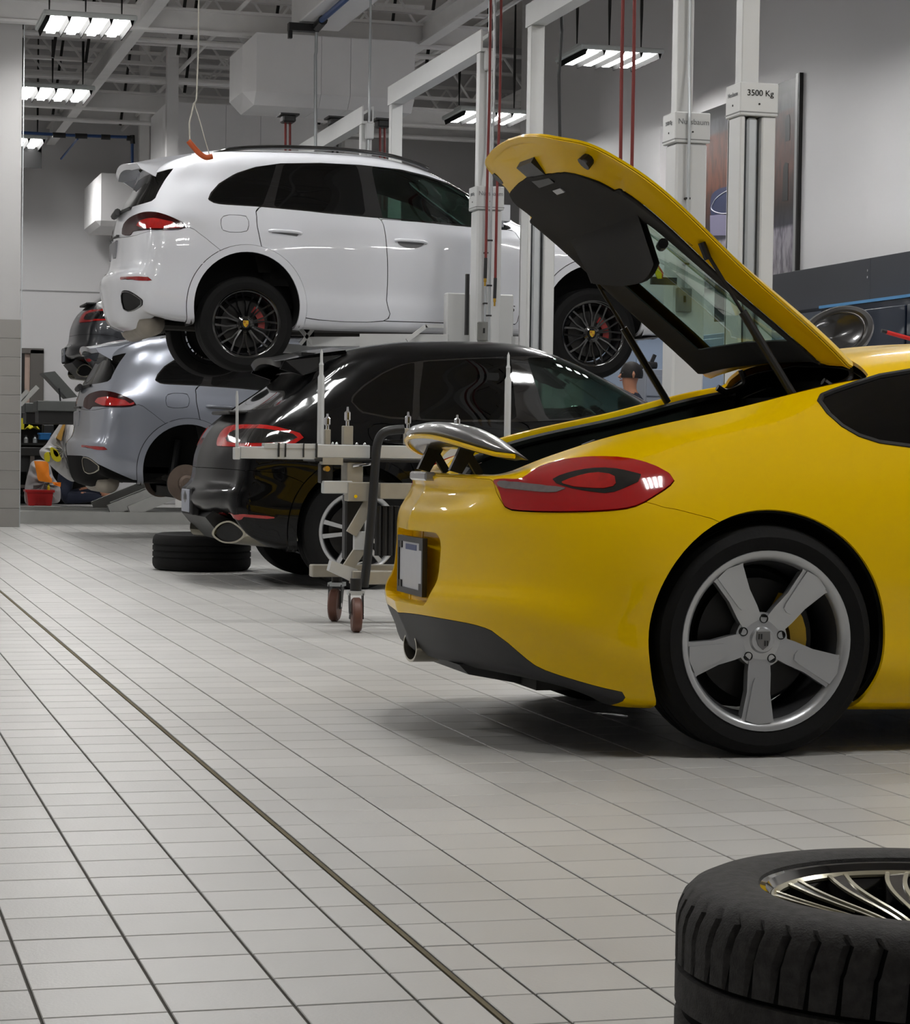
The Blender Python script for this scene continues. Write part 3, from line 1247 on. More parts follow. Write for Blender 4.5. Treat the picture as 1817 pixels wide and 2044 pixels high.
M_PLATE = mat('plate_white', (196, 198, 204), 0.4, var=0.06, vscale=30)
M_PLATE_BL = mat('plate_print', (70, 80, 120), 0.5)
M_EXH = mat('exhaust_steel', (170, 165, 150), 0.25, metal=0.9)
M_MUFF = mat('muffler', (150, 143, 132), 0.6, metal=0.3, var=0.25, vscale=9)

CAY = [
    [(-.90, 0, .225), (-.88, .42, .24), (-.83, .70, .31), (-.74, .80, .31), (-.55, .80, .28), (0, .80, .27), (.55, .80, .24), (1.3, .80, .24), (2.1, .80, .24), (2.895, .80, .25), (3.50, .7, .28), (3.68, .4, .28), (3.70, 0, .28)],
    [(-1.02, 0, .28), (-1.0, .46, .295), (-.95, .78, .36), (-.80, .90, .34), (-.55, .92, .31), (0, .93, .30), (.55, .915, .265), (1.3, .91, .265), (2.1, .91, .265), (2.895, .92, .28), (3.56, .82, .30), (3.80, .45, .30), (3.84, 0, .30)],
    [(-1.075, 0, .50), (-1.065, .5, .50), (-1.02, .80, .50), (-.86, .94, .48), (-.55, .965, .45), (0, .975, .45), (.55, .95, .40), (1.3, .942, .40), (2.1, .942, .40), (2.895, .965, .45), (3.60, .88, .48), (3.84, .45, .48), (3.88, 0, .48)],
    [(-1.085, 0, .64), (-1.075, .5, .64), (-1.03, .81, .64), (-.86, .945, .62), (-.55, .965, .60), (0, .98, .62), (.55, .948, .56), (1.3, .936, .56), (2.1, .936, .56), (2.895, .975, .62), (3.60, .89, .62), (3.83, .45, .62), (3.87, 0, .62)],
    [(-1.03, 0, .71), (-1.02, .5, .71), (-.985, .80, .71), (-.83, .935, .71), (-.55, .962, .72), (0, .985, .75), (.55, .962, .70), (1.3, .955, .70), (2.1, .955, .70), (2.895, .975, .75), (3.58, .88, .75), (3.81, .45, .75), (3.85, 0, .75)],
    [(-1.0, 0, .90), (-.99, .5, .90), (-.955, .78, .90), (-.80, .925, .90), (-.55, .96, .90), (0, .975, .92), (.55, .967, .90), (1.3, .962, .88), (2.1, .96, .88), (2.895, .965, .90), (3.55, .84, .84), (3.77, .44, .82), (3.81, 0, .82)],
    [(-.985, 0, 1.05), (-.975, .5, 1.05), (-.935, .75, 1.05), (-.78, .885, 1.06), (-.55, .93, 1.07), (0, .945, 1.06), (.55, .945, 1.04), (1.3, .94, 1.02), (2.1, .94, 1.0), (2.895, .90, .98), (3.48, .78, .90), (3.68, .42, .89), (3.72, 0, .88)],
    [(-.955, 0, 1.17), (-.945, .48, 1.17), (-.91, .68, 1.18), (-.74, .80, 1.20), (-.50, .862, 1.22), (0, .892, 1.205), (.55, .90, 1.17), (1.3, .90, 1.125), (2.1, .895, 1.07), (2.895, .80, 1.02), (3.25, .62, .98), (3.42, .35, .98), (3.46, 0, .98)],
    [(-.85, 0, 1.35), (-.84, .44, 1.35), (-.81, .61, 1.36), (-.64, .715, 1.38), (-.40, .775, 1.39), (0, .80, 1.395), (.55, .81, 1.38), (1.3, .80, 1.35), (1.95, .795, 1.26), (2.42, .68, 1.12), (2.56, .5, 1.10), (2.62, .25, 1.12), (2.64, 0, 1.12)],
    [(-.76, 0, 1.49), (-.75, .41, 1.49), (-.72, .57, 1.49), (-.50, .665, 1.54), (-.28, .69, 1.575), (.05, .705, 1.605), (.55, .71, 1.62), (1.2, .70, 1.60), (1.70, .69, 1.48), (2.05, .60, 1.32), (2.13, .45, 1.33), (2.17, .2, 1.345), (2.19, 0, 1.35)],
    [(-.74, 0, 1.54), (-.73, .38, 1.54), (-.70, .53, 1.545), (-.46, .60, 1.60), (-.25, .62, 1.635), (.05, .625, 1.66), (.55, .63, 1.672), (1.15, .62, 1.655), (1.58, .60, 1.56), (1.82, .5, 1.46), (1.86, .38, 1.475), (1.88, .2, 1.485), (1.89, 0, 1.49)],
    [(-.73, 0, 1.565), (-.68, 0, 1.575), (-.58, 0, 1.60), (-.40, 0, 1.64), (-.22, 0, 1.668), (.05, 0, 1.692), (.55, 0, 1.705), (1.05, 0, 1.695), (1.35, 0, 1.655), (1.5, 0, 1.62), (1.55, 0, 1.605), (1.58, 0, 1.595), (1.62, 0, 1.58)],
]


def macan_levels():
    out = []
    for li, lv in enumerate(CAY):
        row = []
        for si, (x, y, z) in enumerate(lv):
            if li < 2 and si < 4:
                z += ((.21, .20, .12, .05), (.19, .18, .10, .04))[li][si]
                x += ((.06, .05, .02, 0), (.07, .06, .03, 0))[li][si]
            elif li == 2 and si < 3:
                z += .03
            zz = z * 0.945 if z > 0.5 else z * 0.945 + 0.0
            xx = x
            if x > 0.6:
                xx = 0.6 + (x - 0.6) * (2.207 / 2.295)
            k = max(0.0, min(1.0, (1.7 - x) / 2.1))
            k = k * k * (3 - 2 * k)
            if z > 0.98:
                xx += (z - 0.98) * 0.72 * k
            row.append((xx, y * 0.985, zz))
        out.append(row)
    return out


def rounder(levels, d0, r1, r2, r3=0.0):
    """draw the tail in and round it in plan"""
    out = []
    for lv in levels:
        row = list(lv)
        for k, a in ((0, d0), (1, d0 + r1), (2, d0 + r2), (3, d0 * 0.4 + r3)):
            x, y, z = row[k]
            w = 1.0 if z < 1.3 else max(0.35, 1 - (z - 1.3) * 3)
            row[k] = (x + a * w, y, z)
        out.append(row)
    return out


def px(pts, ox, oy, s):
    return [(ox + x / s, oy + y / s) for x, y in pts]


CAY_FEAT = dict(
    dlo=[(415, 398), (420, 385), (437, 366), (470, 346), (510, 333), (560, 326), (640, 325), (720, 329), (800, 338), (850, 350), (900, 367), (940, 388), (985, 424), (1022, 456), (1010, 459), (930, 452), (850, 444), (745, 434), (640, 424), (520, 413), (440, 408), (422, 404)],
    glass_q=[(417, 398), (424, 385), (440, 367), (472, 348), (510, 335), (552, 328), (540, 368), (524, 411), (440, 405), (424, 402)],
    glass_r=[(566, 328), (640, 327), (713, 330), (722, 370), (730, 430), (640, 422), (546, 413), (556, 370)],
    glass_f=[(741, 332), (800, 341), (850, 353), (900, 370), (938, 391), (982, 426), (1012, 455), (930, 449), (850, 441), (764, 434), (752, 385)],
    door_r=[(524, 412), (513, 437), (517, 467), (528, 504), (560, 524), (588, 560), (601, 596), (606, 634), (766, 641), (772, 600), (774, 530), (769, 465), (760, 437), (745, 434), (640, 424)],
    door_f=[(766, 641), (772, 600), (774, 530), (769, 465), (760, 437), (850, 444), (930, 452), (1010, 459), (1026, 460), (1044, 487), (1046, 544), (1041, 610), (1032, 648), (900, 645)],
    flap=[(441, 445), (443, 434), (452, 429), (485, 430), (494, 434), (497, 445), (495, 458), (487, 463), (455, 463), (444, 458)],
    tail=[(244, 462), (247, 448), (260, 434), (282, 424.5), (301, 422.5), (323, 426), (345, 434), (367, 445), (379, 450), (359, 457.5), (317, 459), (290, 459), (265, 463), (261, 470), (245, 468.5)],
    tail_in=[(270, 446), (300, 436), (330, 440), (372, 450), (355, 455), (310, 456), (285, 455)],
    reflector=[(239, 553), (304, 551), (313.5, 560.5), (239, 560.5)],
    exh=[(243, 583), (249, 580), (262, 583), (286, 600), (282, 611), (265, 621), (249, 620), (242, 598)],
    bumper=[(445, 503), (410, 475), (380, 452), (360, 459), (300, 461), (262, 472), (225, 476)],
)
MAC_FEAT = dict(
    dlo=[(699, 800), (706, 788), (725, 769), (763, 744), (800, 727), (850, 719), (940, 714), (1040, 711), (1127, 711), (1168, 721), (1198, 731), (1238, 753), (1277, 775), (1300, 800), (1250, 822), (1150, 838), (1050, 842), (900, 842), (780, 836), (720, 824)],
    glass_q=[(702, 800), (710, 788), (728, 771), (765, 746), (801, 730), (828, 723), (826, 780), (822, 834), (780, 832), (722, 821)],
    glass_r=[(846, 722), (940, 717), (1020, 714), (1026, 780), (1032, 838), (900, 838), (838, 836), (838, 780)],
    glass_f=[(1052, 714), (1127, 714), (1167, 724), (1197, 734), (1237, 756), (1275, 778), (1292, 800), (1250, 818), (1150, 834), (1092, 838), (1070, 770)],
    door_r=[(826, 840), (818, 870), (822, 930), (850, 960), (900, 1000), (920, 1040), (925, 1110), (1060, 1105), (1062, 1000), (1052, 900), (1040, 842)],
    door_f=[(1060, 1105), (1062, 1000), (1052, 900), (1040, 842), (1150, 838), (1250, 822), (1300, 802), (1320, 840), (1330, 900), (1330, 1000), (1320, 1095)],
    flap=[(735, 862), (738, 850), (750, 846), (790, 847), (802, 853), (804, 868), (798, 880), (788, 884), (750, 882), (740, 876)],
    tail=[(433, 886), (436, 873), (446, 857.5), (463, 849.5), (495, 847.5), (543, 850), (575, 857.5), (598, 863), (609, 869), (600, 880), (580, 887.5), (543, 889), (500, 892), (437, 891)],
    tail_in=[(453, 880), (460, 864), (485, 857), (540, 858), (585, 866), (597, 870), (580, 881), (540, 884), (480, 885)],
    reflector=[(436, 1023), (455, 1024), (549, 1030.6), (547.5, 1037), (537.5, 1038), (449, 1032), (437, 1029)],
    bumper=[(640, 985), (600, 960), (560, 944), (480, 938), (420, 934), (385, 932)],
)


class SuvShape:
    """casts the photographed outlines once; other cars of the same shape reuse them"""

    def __init__(self, levels, loc, feat):
        self.levels = levels
        self.car = Car(levels, loc, 135, 66)
        c = self.car
        self.reg = {}
        sm = {'exh': 4, 'dlo': 0, 'tail': 5, 'tail_in': 5, 'flap': 5, 'door_r': 4, 'door_f': 0}
        for k, P in feat.items():
            if k == 'bumper':
                uv, xyz = c.cast(densify(P, 5, False))
                n = len(uv)
                ext_uv = np.concatenate([uv, [(-1, uv[-1][1]), (-1, -1), (uv[0][0], -1)]])
                ext_xyz = np.concatenate([xyz, [(xyz[-1][0], 0, xyz[-1][2]), (-1.5, 0, -1), (xyz[0][0], xyz[0][1], -1)]])
                self.reg[k] = c.region_uv(ext_uv, ext_xyz)
            else:
                self.reg[k] = c.region(P, sm.get(k, 0))
        tu, tv = c.tu, c.tv
        ua = tu[9] + 0.55 * (tu[10] - tu[9])
        v0, v1 = tv[8] + 0.2 * (tv[9] - tv[8]), tv[11] - 0.15 * (tv[11] - tv[10])
        self.reg['windshield'] = lambda s: np.maximum.reduce([ua - s.U[:, 0], v0 - s.U[:, 1], s.U[:, 1] - v1])
        ub = tu[3] - 0.25 * (tu[3] - tu[2])
        v2, v3 = tv[7] + 0.15 * (tv[8] - tv[7]), tv[9] - 0.05
        self.reg['rear_glass'] = lambda s: np.maximum.reduce([s.U[:, 0] - ub, v2 - s.U[:, 1], s.U[:, 1] - v3])


def arch_field(s, cx, cz, R):
    d = np.hypot(s.V[:, 0] - cx, s.V[:, 2] - cz) - R
    return np.where(np.abs(s.V[:, 1]) > 0.45, d, 1.0)


def seat(parent, L, x, y, z, m, rear=False):
    b = MB()
    b.box((x - 0.05, y - 0.25, z - 0.30), (x + 0.45, y + 0.25, z - 0.12), 0.05)
    V = [(x - 0.10, y - 0.25, z - 0.2), (x + 0.08, y - 0.25, z - 0.2), (x - 0.12, y - 0.22, z + 0.45), (x - 0.26, y - 0.22, z + 0.45)]
    b.prism(V, (0, 0.48, 0))
    b.box((x - 0.30, y - 0.13, z + 0.47), (x - 0.17, y + 0.13, z + 0.68), 0.04)
    b.V = [tuple(np.array(v) + L) for v in b.V]
    return b.build('seat', m, parent, True, 50)


def build_suv(name, label, shape, loc, paint, wheels, kind, group=None, plate=True, dz_wheel=0.0, dark_apron=False):
    """loc: world position of (rear axle x, centre line, ground level of the car)"""
    c = shape.car
    L = np.array(loc, float)
    wb = 2.895 if kind == 'cay' else 2.807
    WZ, AR = (0.405, 0.425) if kind == 'cay' else (0.385, 0.405)
    t = thing(name, label, 'car', tuple(L), group)
    s = c.base
    for ax in (0.0, wb):
        s = s.keep(arch_field(s, ax, WZ, AR + 0.060))
    reg = shape.reg

    def cut(s, key, gap):
        f = reg[key](s)
        return s.keep(-f, gap), s.keep(f, gap)

    dlo, s = cut(s, 'dlo', 0.0005)
    wind, s = cut(s, 'windshield', 0.0005)
    rglass, s = cut(s, 'rear_glass', 0.0005)
    tail, s = cut(s, 'tail', 0.0015)
    refl, s = cut(s, 'reflector', 0.0005)
    flap, s = cut(s, 'flap', 0.0022)
    dr, s = cut(s, 'door_r', 0.0034)
    df, s = cut(s, 'door_f', 0.0034)
    bump, s = cut(s, 'bumper', 0.0018)
    if kind == 'cay':
        exq, bump = cut(bump, 'exh', 0.002)
        ex_rim = exq.keep(0.012 + reg['exh'](exq))
        ex_in = exq.keep(-0.012 - reg['exh'](exq))
        tips = put('exhaust_tip', ex_rim.moved(0.006), M_EXH if dark_apron else M_TRIM, t, L, 0.06)
        for j, q in enumerate((ex_in, ex_in.mirror())):
            V, F = shell(q.moved(-0.004), 0.004)
            add_mesh('exhaust_bore', V + L, F, M_BLACKM, tips[j], True)
    # arch trims: raised bands round the openings
    for ax in (0.0, wb):
        band = c.base
        d = arch_field(band, ax, WZ, AR)
        band = band.keep(d, 0.0)
        band = band.keep(0.055 - arch_field(band, ax, WZ, AR))
        for o in put('arch_trim', band.moved(0.013), paint, t, L, 0.02):
            pass
    put('body_shell', s, paint, t, L, 0.012, joined=True)
    if dark_apron:
        fz = bump.V[:, 2] - (0.52 - 0.22 * np.clip((bump.V[:, 0] + 0.95) / 0.45, 0, 1) ** 0.8)
        put('rear_apron', bump.keep(-fz, 0.001), mat('apron_black', (11, 11, 11), 0.7, spec=0.1), t, L, 0.012, joined=True)
        bump = bump.keep(fz, 0.001)
    put('rear_bumper', bump, paint, t, L, 0.012, joined=True)
    # lower black apron of the bumper
    zap = 0.44 if kind == 'mac' else 0.40
    put('windscreen', wind.moved(-0.004), M_GL_GREEN, t, L, 0.004, joined=True)
    put('rear_window', rglass.moved(-0.004), M_GL_DARK if kind == 'cay' else M_TRIM, t, L, 0.005, joined=True)
    # side glass: quarter, rear door, front door; the rest of the opening is gloss black
    qs, dlo2 = cut(dlo, 'glass_q', 0.0)
    rs, dlo2 = cut(dlo2, 'glass_r', 0.0)
    fs, dlo2 = cut(dlo2, 'glass_f', 0.0)
    put('quarter_window', qs.moved(-0.002), M_GL_DARK, t, L, 0.004)
    dlo_parts = put('window_surround', dlo2, M_TRIM, t, L, 0.008)
    drs = put('rear_door', dr, paint, t, L, 0.012)
    dfs = put('front_door', df, paint, t, L, 0.012)
    for k, (w, m, nm) in enumerate(((rs, M_GL_DARK, 'door_window'), (fs, M_GL_GREEN, 'door_window'))):
        for j, q in enumerate((w, w.mirror())):
            V, F = shell(q.moved(-0.002), 0.004)
            add_mesh(nm, V + L, F, m, (drs, dfs)[k][j], True)
    # door handles
    for k, (x, z) in enumerate(((0.30, 1.0), (1.33, 0.965)) if kind == 'cay' else ((0.26, 0.94), (1.25, 0.91))):
        for j, sg in enumerate((-1, 1)):
            y = sg * (0.958 if kind == 'cay' else 0.944)
            b = MB()
            b.tube(catmull([(x - 0.13, y - sg * 0.004, z + 0.004), (x - 0.09, y + sg * 0.026, z + 0.006), (x, y + sg * 0.032, z + 0.004), (x + 0.09, y + sg * 0.026, z), (x + 0.13, y - sg * 0.004, z - 0.006)], 4), 0.013, 8)
            b.V = [tuple(np.array(v) + L) for v in b.V]
            b.build('door_handle', paint, (drs, dfs)[k][j], True, 60)
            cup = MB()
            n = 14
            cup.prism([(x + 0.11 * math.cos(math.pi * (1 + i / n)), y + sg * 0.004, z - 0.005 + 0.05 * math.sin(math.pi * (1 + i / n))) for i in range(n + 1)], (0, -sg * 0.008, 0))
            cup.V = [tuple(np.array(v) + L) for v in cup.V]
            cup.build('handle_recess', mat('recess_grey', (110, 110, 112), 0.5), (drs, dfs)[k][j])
    put('fuel_flap', flap, paint, t, L, 0.01, both=False)
    if kind == 'cay':
        tl = put('tail_light', tail.moved(0.004), M_TAIL, t, L, 0.012)
        inn = tail.keep(-reg['tail_in'](tail), 0.0)
        for j, q in enumerate((inn, inn.mirror())):
            V, F = shell(q.moved(0.007), 0.002)
            add_mesh('lamp_element', V + L, F, M_TAIL_RED, tl[j], True)
    else:
        tl = put('tail_light', tail.moved(0.004), M_TAIL_RED, t, L, 0.012)
        inn = tail.keep(-reg['tail_in'](tail), 0.0)
        for j, q in enumerate((inn, inn.mirror())):
            V, F = shell(q.moved(0.007), 0.002)
            add_mesh('lamp_element', V + L, F, M_TRIM, tl[j], True)
    put('reflector', refl.moved(0.004), M_REFLECT, t, L, 0.006)
    # dark inner skin so that the gaps read black
    put('inner_skin', s.moved(-0.035), M_LINER, t, L, 0.003, joined=True)
    put('inner_skin', dr.moved(-0.035), M_LINER, t, L, 0.003)
    put('inner_skin', df.moved(-0.035), M_LINER, t, L, 0.003)
    put('inner_skin', bump.moved(-0.035), M_LINER, t, L, 0.003, joined=True)

    def P(name, m, fn, smooth=False, ang=35):
        b = MB()
        fn(b)
        b.V = [tuple(np.array(v) + L) for v in b.V]
        return b.build(name, m, t, smooth, ang)

    # floor pan, sills, wells
    P('floor_pan', M_UNDER, lambda b: (b.box((0.46, -0.78, 0.27), (wb - 0.46, 0.78, 0.34)), b.box((-0.75, -0.55, 0.36), (0.46, 0.55, 0.42)), b.box((wb - 0.46, -0.55, 0.30), (wb + 0.7, 0.55, 0.38))))
    for ax in (0, wb):
        for sg in (-1, 1):
            wheel_well(t, L[0] + ax, L[2] + WZ, AR + 0.03, L[1] + sg * 0.93, L[1] + sg * 0.55, M_LINER)
    # dark cabin: bulkheads, dash, headlining
    P('dashboard', M_LINER, lambda b: (b.box((1.95, -0.72, 0.6), (2.45, 0.72, 1.03), 0.06)))
    P('headlining', M_LINER, lambda b: b.box((-0.3, -0.52, (1.60 if kind == 'cay' else 1.49)), (1.1, 0.52, (1.62 if kind == 'cay' else 1.51))))
    P('luggage_cover', M_LINER, lambda b: b.box((-0.72 + (0.12 if kind == 'mac' else 0), -0.74, 1.0), (0.25, 0.74, 1.03)))
    for y in (-0.38, 0.38):
        seat(t, L, 1.15, y, 0.83 if kind == 'mac' else 0.90, M_SEAT)
        seat(t, L, 0.25, y, 0.83 if kind == 'mac' else 0.90, M_SEAT)
    # steering wheel in front of the seat on the camera side
    b = MB()
    ring = []
    for k in range(24):
        a = 2 * math.pi * k / 24
        ring.append((1.78 - 0.08 * math.sin(a), -0.38 + 0.19 * math.cos(a), 1.0 + 0.17 * math.sin(a)))
    b.tube(ring, 0.016, 8, closed=True)
    b.bar((1.78, -0.56, 1.0), (1.78, -0.20, 1.0), 0.02, 0.05)
    b.V = [tuple(np.array(v) + L) for v in b.V]
    b.build('steering_wheel', M_BLACK, t, True)
    # roof spoiler over the rear window
    if kind == 'cay':
        top = [(-.40, .58, 1.635), (-.60, .57, 1.60), (-.86, .50, 1.545), (-.89, 0, 1.56)]
        th = 0.045
        xs = [(-.40, .585, 1.63), (-.62, .575, 1.595), (-.83, .53, 1.545), (-.875, .45, 1.54), (-.90, 0, 1.55)]
    else:
        xs = [(-.02, .575, 1.53), (-.20, .565, 1.505), (-.40, .53, 1.46), (-.455, .45, 1.452), (-.48, 0, 1.462)]
        th = 0.04
    V, F = [], []
    row_n = 9
    crown = 0.035
    for (x, y, z) in xs[:4]:
        for k in range(row_n):
            yy = -y + 2 * y * k / (row_n - 1)
            q = 1 - (yy / y) ** 2
            xx = x + (xs[4][0] - xs[3][0]) * q * (1 if x == xs[3][0] else 0)
            V.append((xx, yy, z + crown * q))
    n = len(V)
    V += [(v[0] + 0.02, v[1] * 0.97, v[2] - th) for v in V]
    for i in range(3):
        for k in range(row_n - 1):
            a = i * row_n + k
            F.append((a, a + 1, a + row_n + 1, a + row_n))
            F.append((n + a, n + a + row_n, n + a + row_n + 1, n + a + 1))
    for k in range(row_n - 1):
        a = 3 * row_n + k
        F.append((a, a + 1, n + a + 1, n + a))
        F.append((k + 1, k, n + k, n + k + 1))
    for i in range(3):
        a, b2 = i * row_n, (i + 1) * row_n
        F.append((a, b2, n + b2, n + a))
        a, b2 = a + row_n - 1, b2 + row_n - 1
        F.append((b2, a, n + a, n + b2))
    V = np.array(V)
    sp = add_mesh('roof_spoiler', V + L, F, paint, t, True, 50)
    # spoiler side fins
    for sg in (-1, 1):
        if kind == 'cay':
            pl = [(-.44, sg * .585, 1.60), (-.83, sg * .53, 1.545), (-.80, sg * .55, 1.50), (-.62, sg * .60, 1.40), (-.52, sg * .62, 1.47)]
        else:
            pl = [(-.05, sg * .575, 1.50), (-.41, sg * .53, 1.455), (-.44, sg * .53, 1.40), (-.30, sg * .58, 1.36), (-.12, sg * .60, 1.42)]
        b = MB()
        b.prism([np.array(p) + L for p in pl], (0, -sg * 0.03, 0))
        b.build('spoiler_fin', paint, sp, True, 30)
    # roof rails
    if kind == 'cay':
        for sg in (-1, 1):
            pts = [(-.22, .595, 1.635), (-.05, .60, 1.685), (.3, .605, 1.715), (.8, .605, 1.722), (1.2, .60, 1.695), (1.45, .595, 1.64), (1.56, .59, 1.60)]
            P('roof_rail', M_TRIM, lambda b: b.tube(catmull([(x, sg * y, z) for x, y, z in pts], 5), 0.017, 8), True, 60)
    # wiper
    if kind == 'cay':
        P('rear_wiper', M_BLACK, lambda b: (b.bar((-.93, 0.05, 1.175), (-.86, -0.45, 1.19), 0.03, 0.02), b.tube([(-.94, 0.0, 1.16), (-.93, -0.16, 1.185)], 0.028, 8)), True)
    else:
        P('tail_lip', M_BLACK, lambda b: b.box((-.755, -0.44, 1.105), (-.63, 0.25, 1.13), 0.008))
    # number plate with surround
    if kind == 'mac':
        P('plate_recess', M_BLACKM, lambda b: b.box((-.957, -0.22, 0.445), (-.90, 0.22, 0.625), 0.01))
        pl = P('number_plate', mat('plate_blue_grey', (150, 154, 166), 0.4), lambda b: b.box((-.966, -0.155, 0.46), (-.956, 0.155, 0.61), 0.004))
    else:
        P('plate_recess', mat('plate_grey', (130, 130, 134), 0.5), lambda b: b.box((-.954, -0.20, 0.80), (-.92, 0.20, 0.95), 0.01))  # plain panel in one even mid grey
        P('boot_strip', M_BLACK, lambda b: b.box((-.948, -0.24, 0.975), (-.91, 0.24, 0.995), 0.006))
    # exhaust tips
    for sg in (-1, 1):
        if kind == 'mac':
            ring = catmull([(-.86, .46, .33), (-.83, .55, .40), (-.77, .68, .42), (-.70, .79, .35), (-.74, .72, .29), (-.81, .57, .28)], 5, True)
            b = MB()
            V = [np.array((x, sg * y, z)) for x, y, z in ring]
            n = len(V)
            cc = sum(V) / n
            VV = V + [v + np.array((0.34, 0, -0.03)) for v in V] + [cc + (v - cc) * 0.86 for v in V] + [cc + (v - cc) * 0.8 + np.array((0.2, 0, 0)) for v in V]
            FF = [(i, (i + 1) % n, n + (i + 1) % n, n + i) for i in range(n)]
            FF += [(2 * n + i, 2 * n + (i + 1) % n, (i + 1) % n, i) for i in range(n)]
            b.add([v + L for v in VV], FF)
            e = b.build('exhaust_tip', M_EXH, t, True)
            b = MB()
            b.add([cc + (v - cc) * 0.86 + np.array((0.012, 0, 0)) + L for v in V], [tuple(range(n))])
            b.build('exhaust_bore', M_BLACKM, e)
        else:
            continue
    # lower apron (black) under the bumper
    ap = [(-.86, .40), (-.91, .46), (-.86, .50), (-.70, .42), (-.55, .34), (-.55, .30), (-.75, .30)]
    if kind == 'mac':
        P('diffuser', M_BLACK, lambda b: b.prism([(x, -0.5, z - 0.02) for x, z in ap], (0, 1.0, 0)))
    else:
        P('muffler', M_MUFF, lambda b: b.tube([(-.70, -0.66, .27), (-.70, -0.58, .27), (-.70, 0.58, .27), (-.70, 0.66, .27)], [0.03, 0.105, 0.105, 0.03], 20), True, 50)
        P('rear_axle', M_UNDER, lambda b: (b.bar((0.0, -0.7, .28 + dz_wheel), (0.0, 0.7, .28 + dz_wheel), 0.16, 0.1), b.tube([(-.6, 0.3, .3), (.9, 0.25, .27), (2.4, 0.2, .27)], 0.04, 8)))
    # mirrors
    for sg in (-1, 1):
        mx, mz = (2.05, 1.16) if kind == 'cay' else (1.92, 1.10)
        b = MB()
        n = 8
        V = []
        ringp = [(0, 0.05), (0.0, 0.22), (0.02, 0.25), (0.10, 0.24), (0.12, 0.06)]
        b.prism([(mx + a - 0.05, sg * (0.92 + q), mz - 0.02) for a, q in ringp], (0, 0, 0.13))
        b.box((mx - 0.02, sg * 0.85, mz - 0.05), (mx + 0.05, sg * 0.98, mz - 0.01))
        b.V = [tuple(np.array(v) + L) for v in b.V]
        b.build('door_mirror', paint, t, True, 60)
    # headlights
    for sg in (-1, 1):
        fx = 3.55 if kind == 'cay' else 3.42
        P('headlight', M_CHROME, lambda b: b.prism([(fx - .18, sg * .80, .78), (fx + .09, sg * .70, .74), (fx + .13, sg * .60, .80), (fx - .10, sg * .70, .90)], (0.03, sg * 0.03, 0)))
    # wheels
    for ax in (0, wb):
        for sg in (-1, 1):
            key = (ax > 0, sg)
            sty = wheels.get(key, wheels.get('all'))
            yf = sg * 0.945
            cz = (0.377 if kind == 'cay' else 0.365) + dz_wheel
            if sty == 'none':
                b = MB()
                MB().lathe([(0.0, 0.0), (0.05, 0.0), (0.075, 0.02), (0.08, 0.07), (0.175, 0.075), (0.175, 0.105), (0.07, 0.11)], (L[0] + ax, L[1] + yf - sg * 0.02, L[2] + cz), 'y', 40, -sg).build('brake_disc', mat('rusty_disc', (112, 98, 88), 0.5, metal=0.5, var=0.3), t, True)
                MB().lathe([(0.0, 0.0), (0.13, 0.0), (0.15, 0.2)], (L[0] + ax, L[1] + yf - sg * 0.15, L[2] + cz), 'y', 24, -sg).build('hub_carrier', M_UNDER, t, True)
                MB().bar((L[0] + ax, L[1] + yf - sg * 0.25, L[2] + cz), (L[0] + ax - 0.1, L[1] + yf - sg * 0.75, L[2] + cz + 0.05), 0.08, 0.06).build('suspension_arm', M_UNDER, t)
                MB().tube([(L[0] + ax - 0.12, L[1] + yf - sg * 0.25, L[2] + cz), (L[0] + ax - 0.05, L[1] + yf - sg * 0.35, L[2] + cz + 0.4)], 0.04, 10).build('damper', M_BLACK, t)
            else:
                R, rr = (0.377, 0.268) if kind == 'cay' else (0.365, 0.252)
                build_wheel(t, (L[0] + ax, L[1] + yf, L[2] + cz), R, rr, 0.27, sty['style'], sty['m'], -sg, rot=sty.get('rot', 0.3), m_cal=sty.get('cal'), crest=sty.get('crest', 'gold'))
    return t


M_CAL_RED = mat('red_caliper', (150, 22, 16), 0.4, coat=0.5)
W_BLACK = {'all': dict(style='cross', m=M_RIM_BLACK, rot=0.25, cal=M_CAL_RED)}
WHITE_LOC = (3.24, 18.15 + 0.945, 1.60)
cay_shape = SuvShape(rounder(CAY, 0.05, 0.04, 0.075, 0.02), WHITE_LOC, CAY_FEAT)
white_car = build_suv('suv_car', 'white SUV with black wheels raised high on a two-post lift', cay_shape, WHITE_LOC, M_WHITE, W_BLACK, 'cay', dz_wheel=-0.11)
SILVER_LOC = (3.33, 21.7 + 0.945, 0.262)
silver_car = build_suv('suv_car', 'silver SUV with its rear wheels off, behind the black car', cay_shape, SILVER_LOC, M_SILVER,
                       {(False, -1): 'none', (False, 1): 'none', 'all': dict(style='split', m=M_RIM_SILVER)}, 'cay', dz_wheel=-0.10, dark_apron=True)
MACAN_LOC = (3.29, 14.3 + 0.945, 0.0)
mac_shape = SuvShape(rounder(macan_levels(), 0.12, 0.045, 0.08, 0.03), MACAN_LOC, MAC_FEAT)
black_car = build_suv('suv_car', 'black SUV on the floor behind the wheeled measuring trolley', mac_shape, MACAN_LOC, M_BLACKP,
                      {'all': dict(style='split', m=M_RIM_SILVER, rot=0.55, crest=None)}, 'mac')
DARK_LOC = (3.64, 26.0 + 0.945, 1.37)
dark_car = build_suv('suv_car', 'dark grey SUV raised on a platform lift at the far left', mac_shape, DARK_LOC, M_GREYP,
                     {'all': dict(style='split', m=M_RIM_SILVER, rot=0.2, crest=None)}, 'mac')
text_part('model_lettering', 'GTS', 0.075, M_TRIM, white_car, on_y(1012, 617, WHITE_LOC[1] - 0.97), (1, 0, 0), (0.25, 0, 1), 0.003)
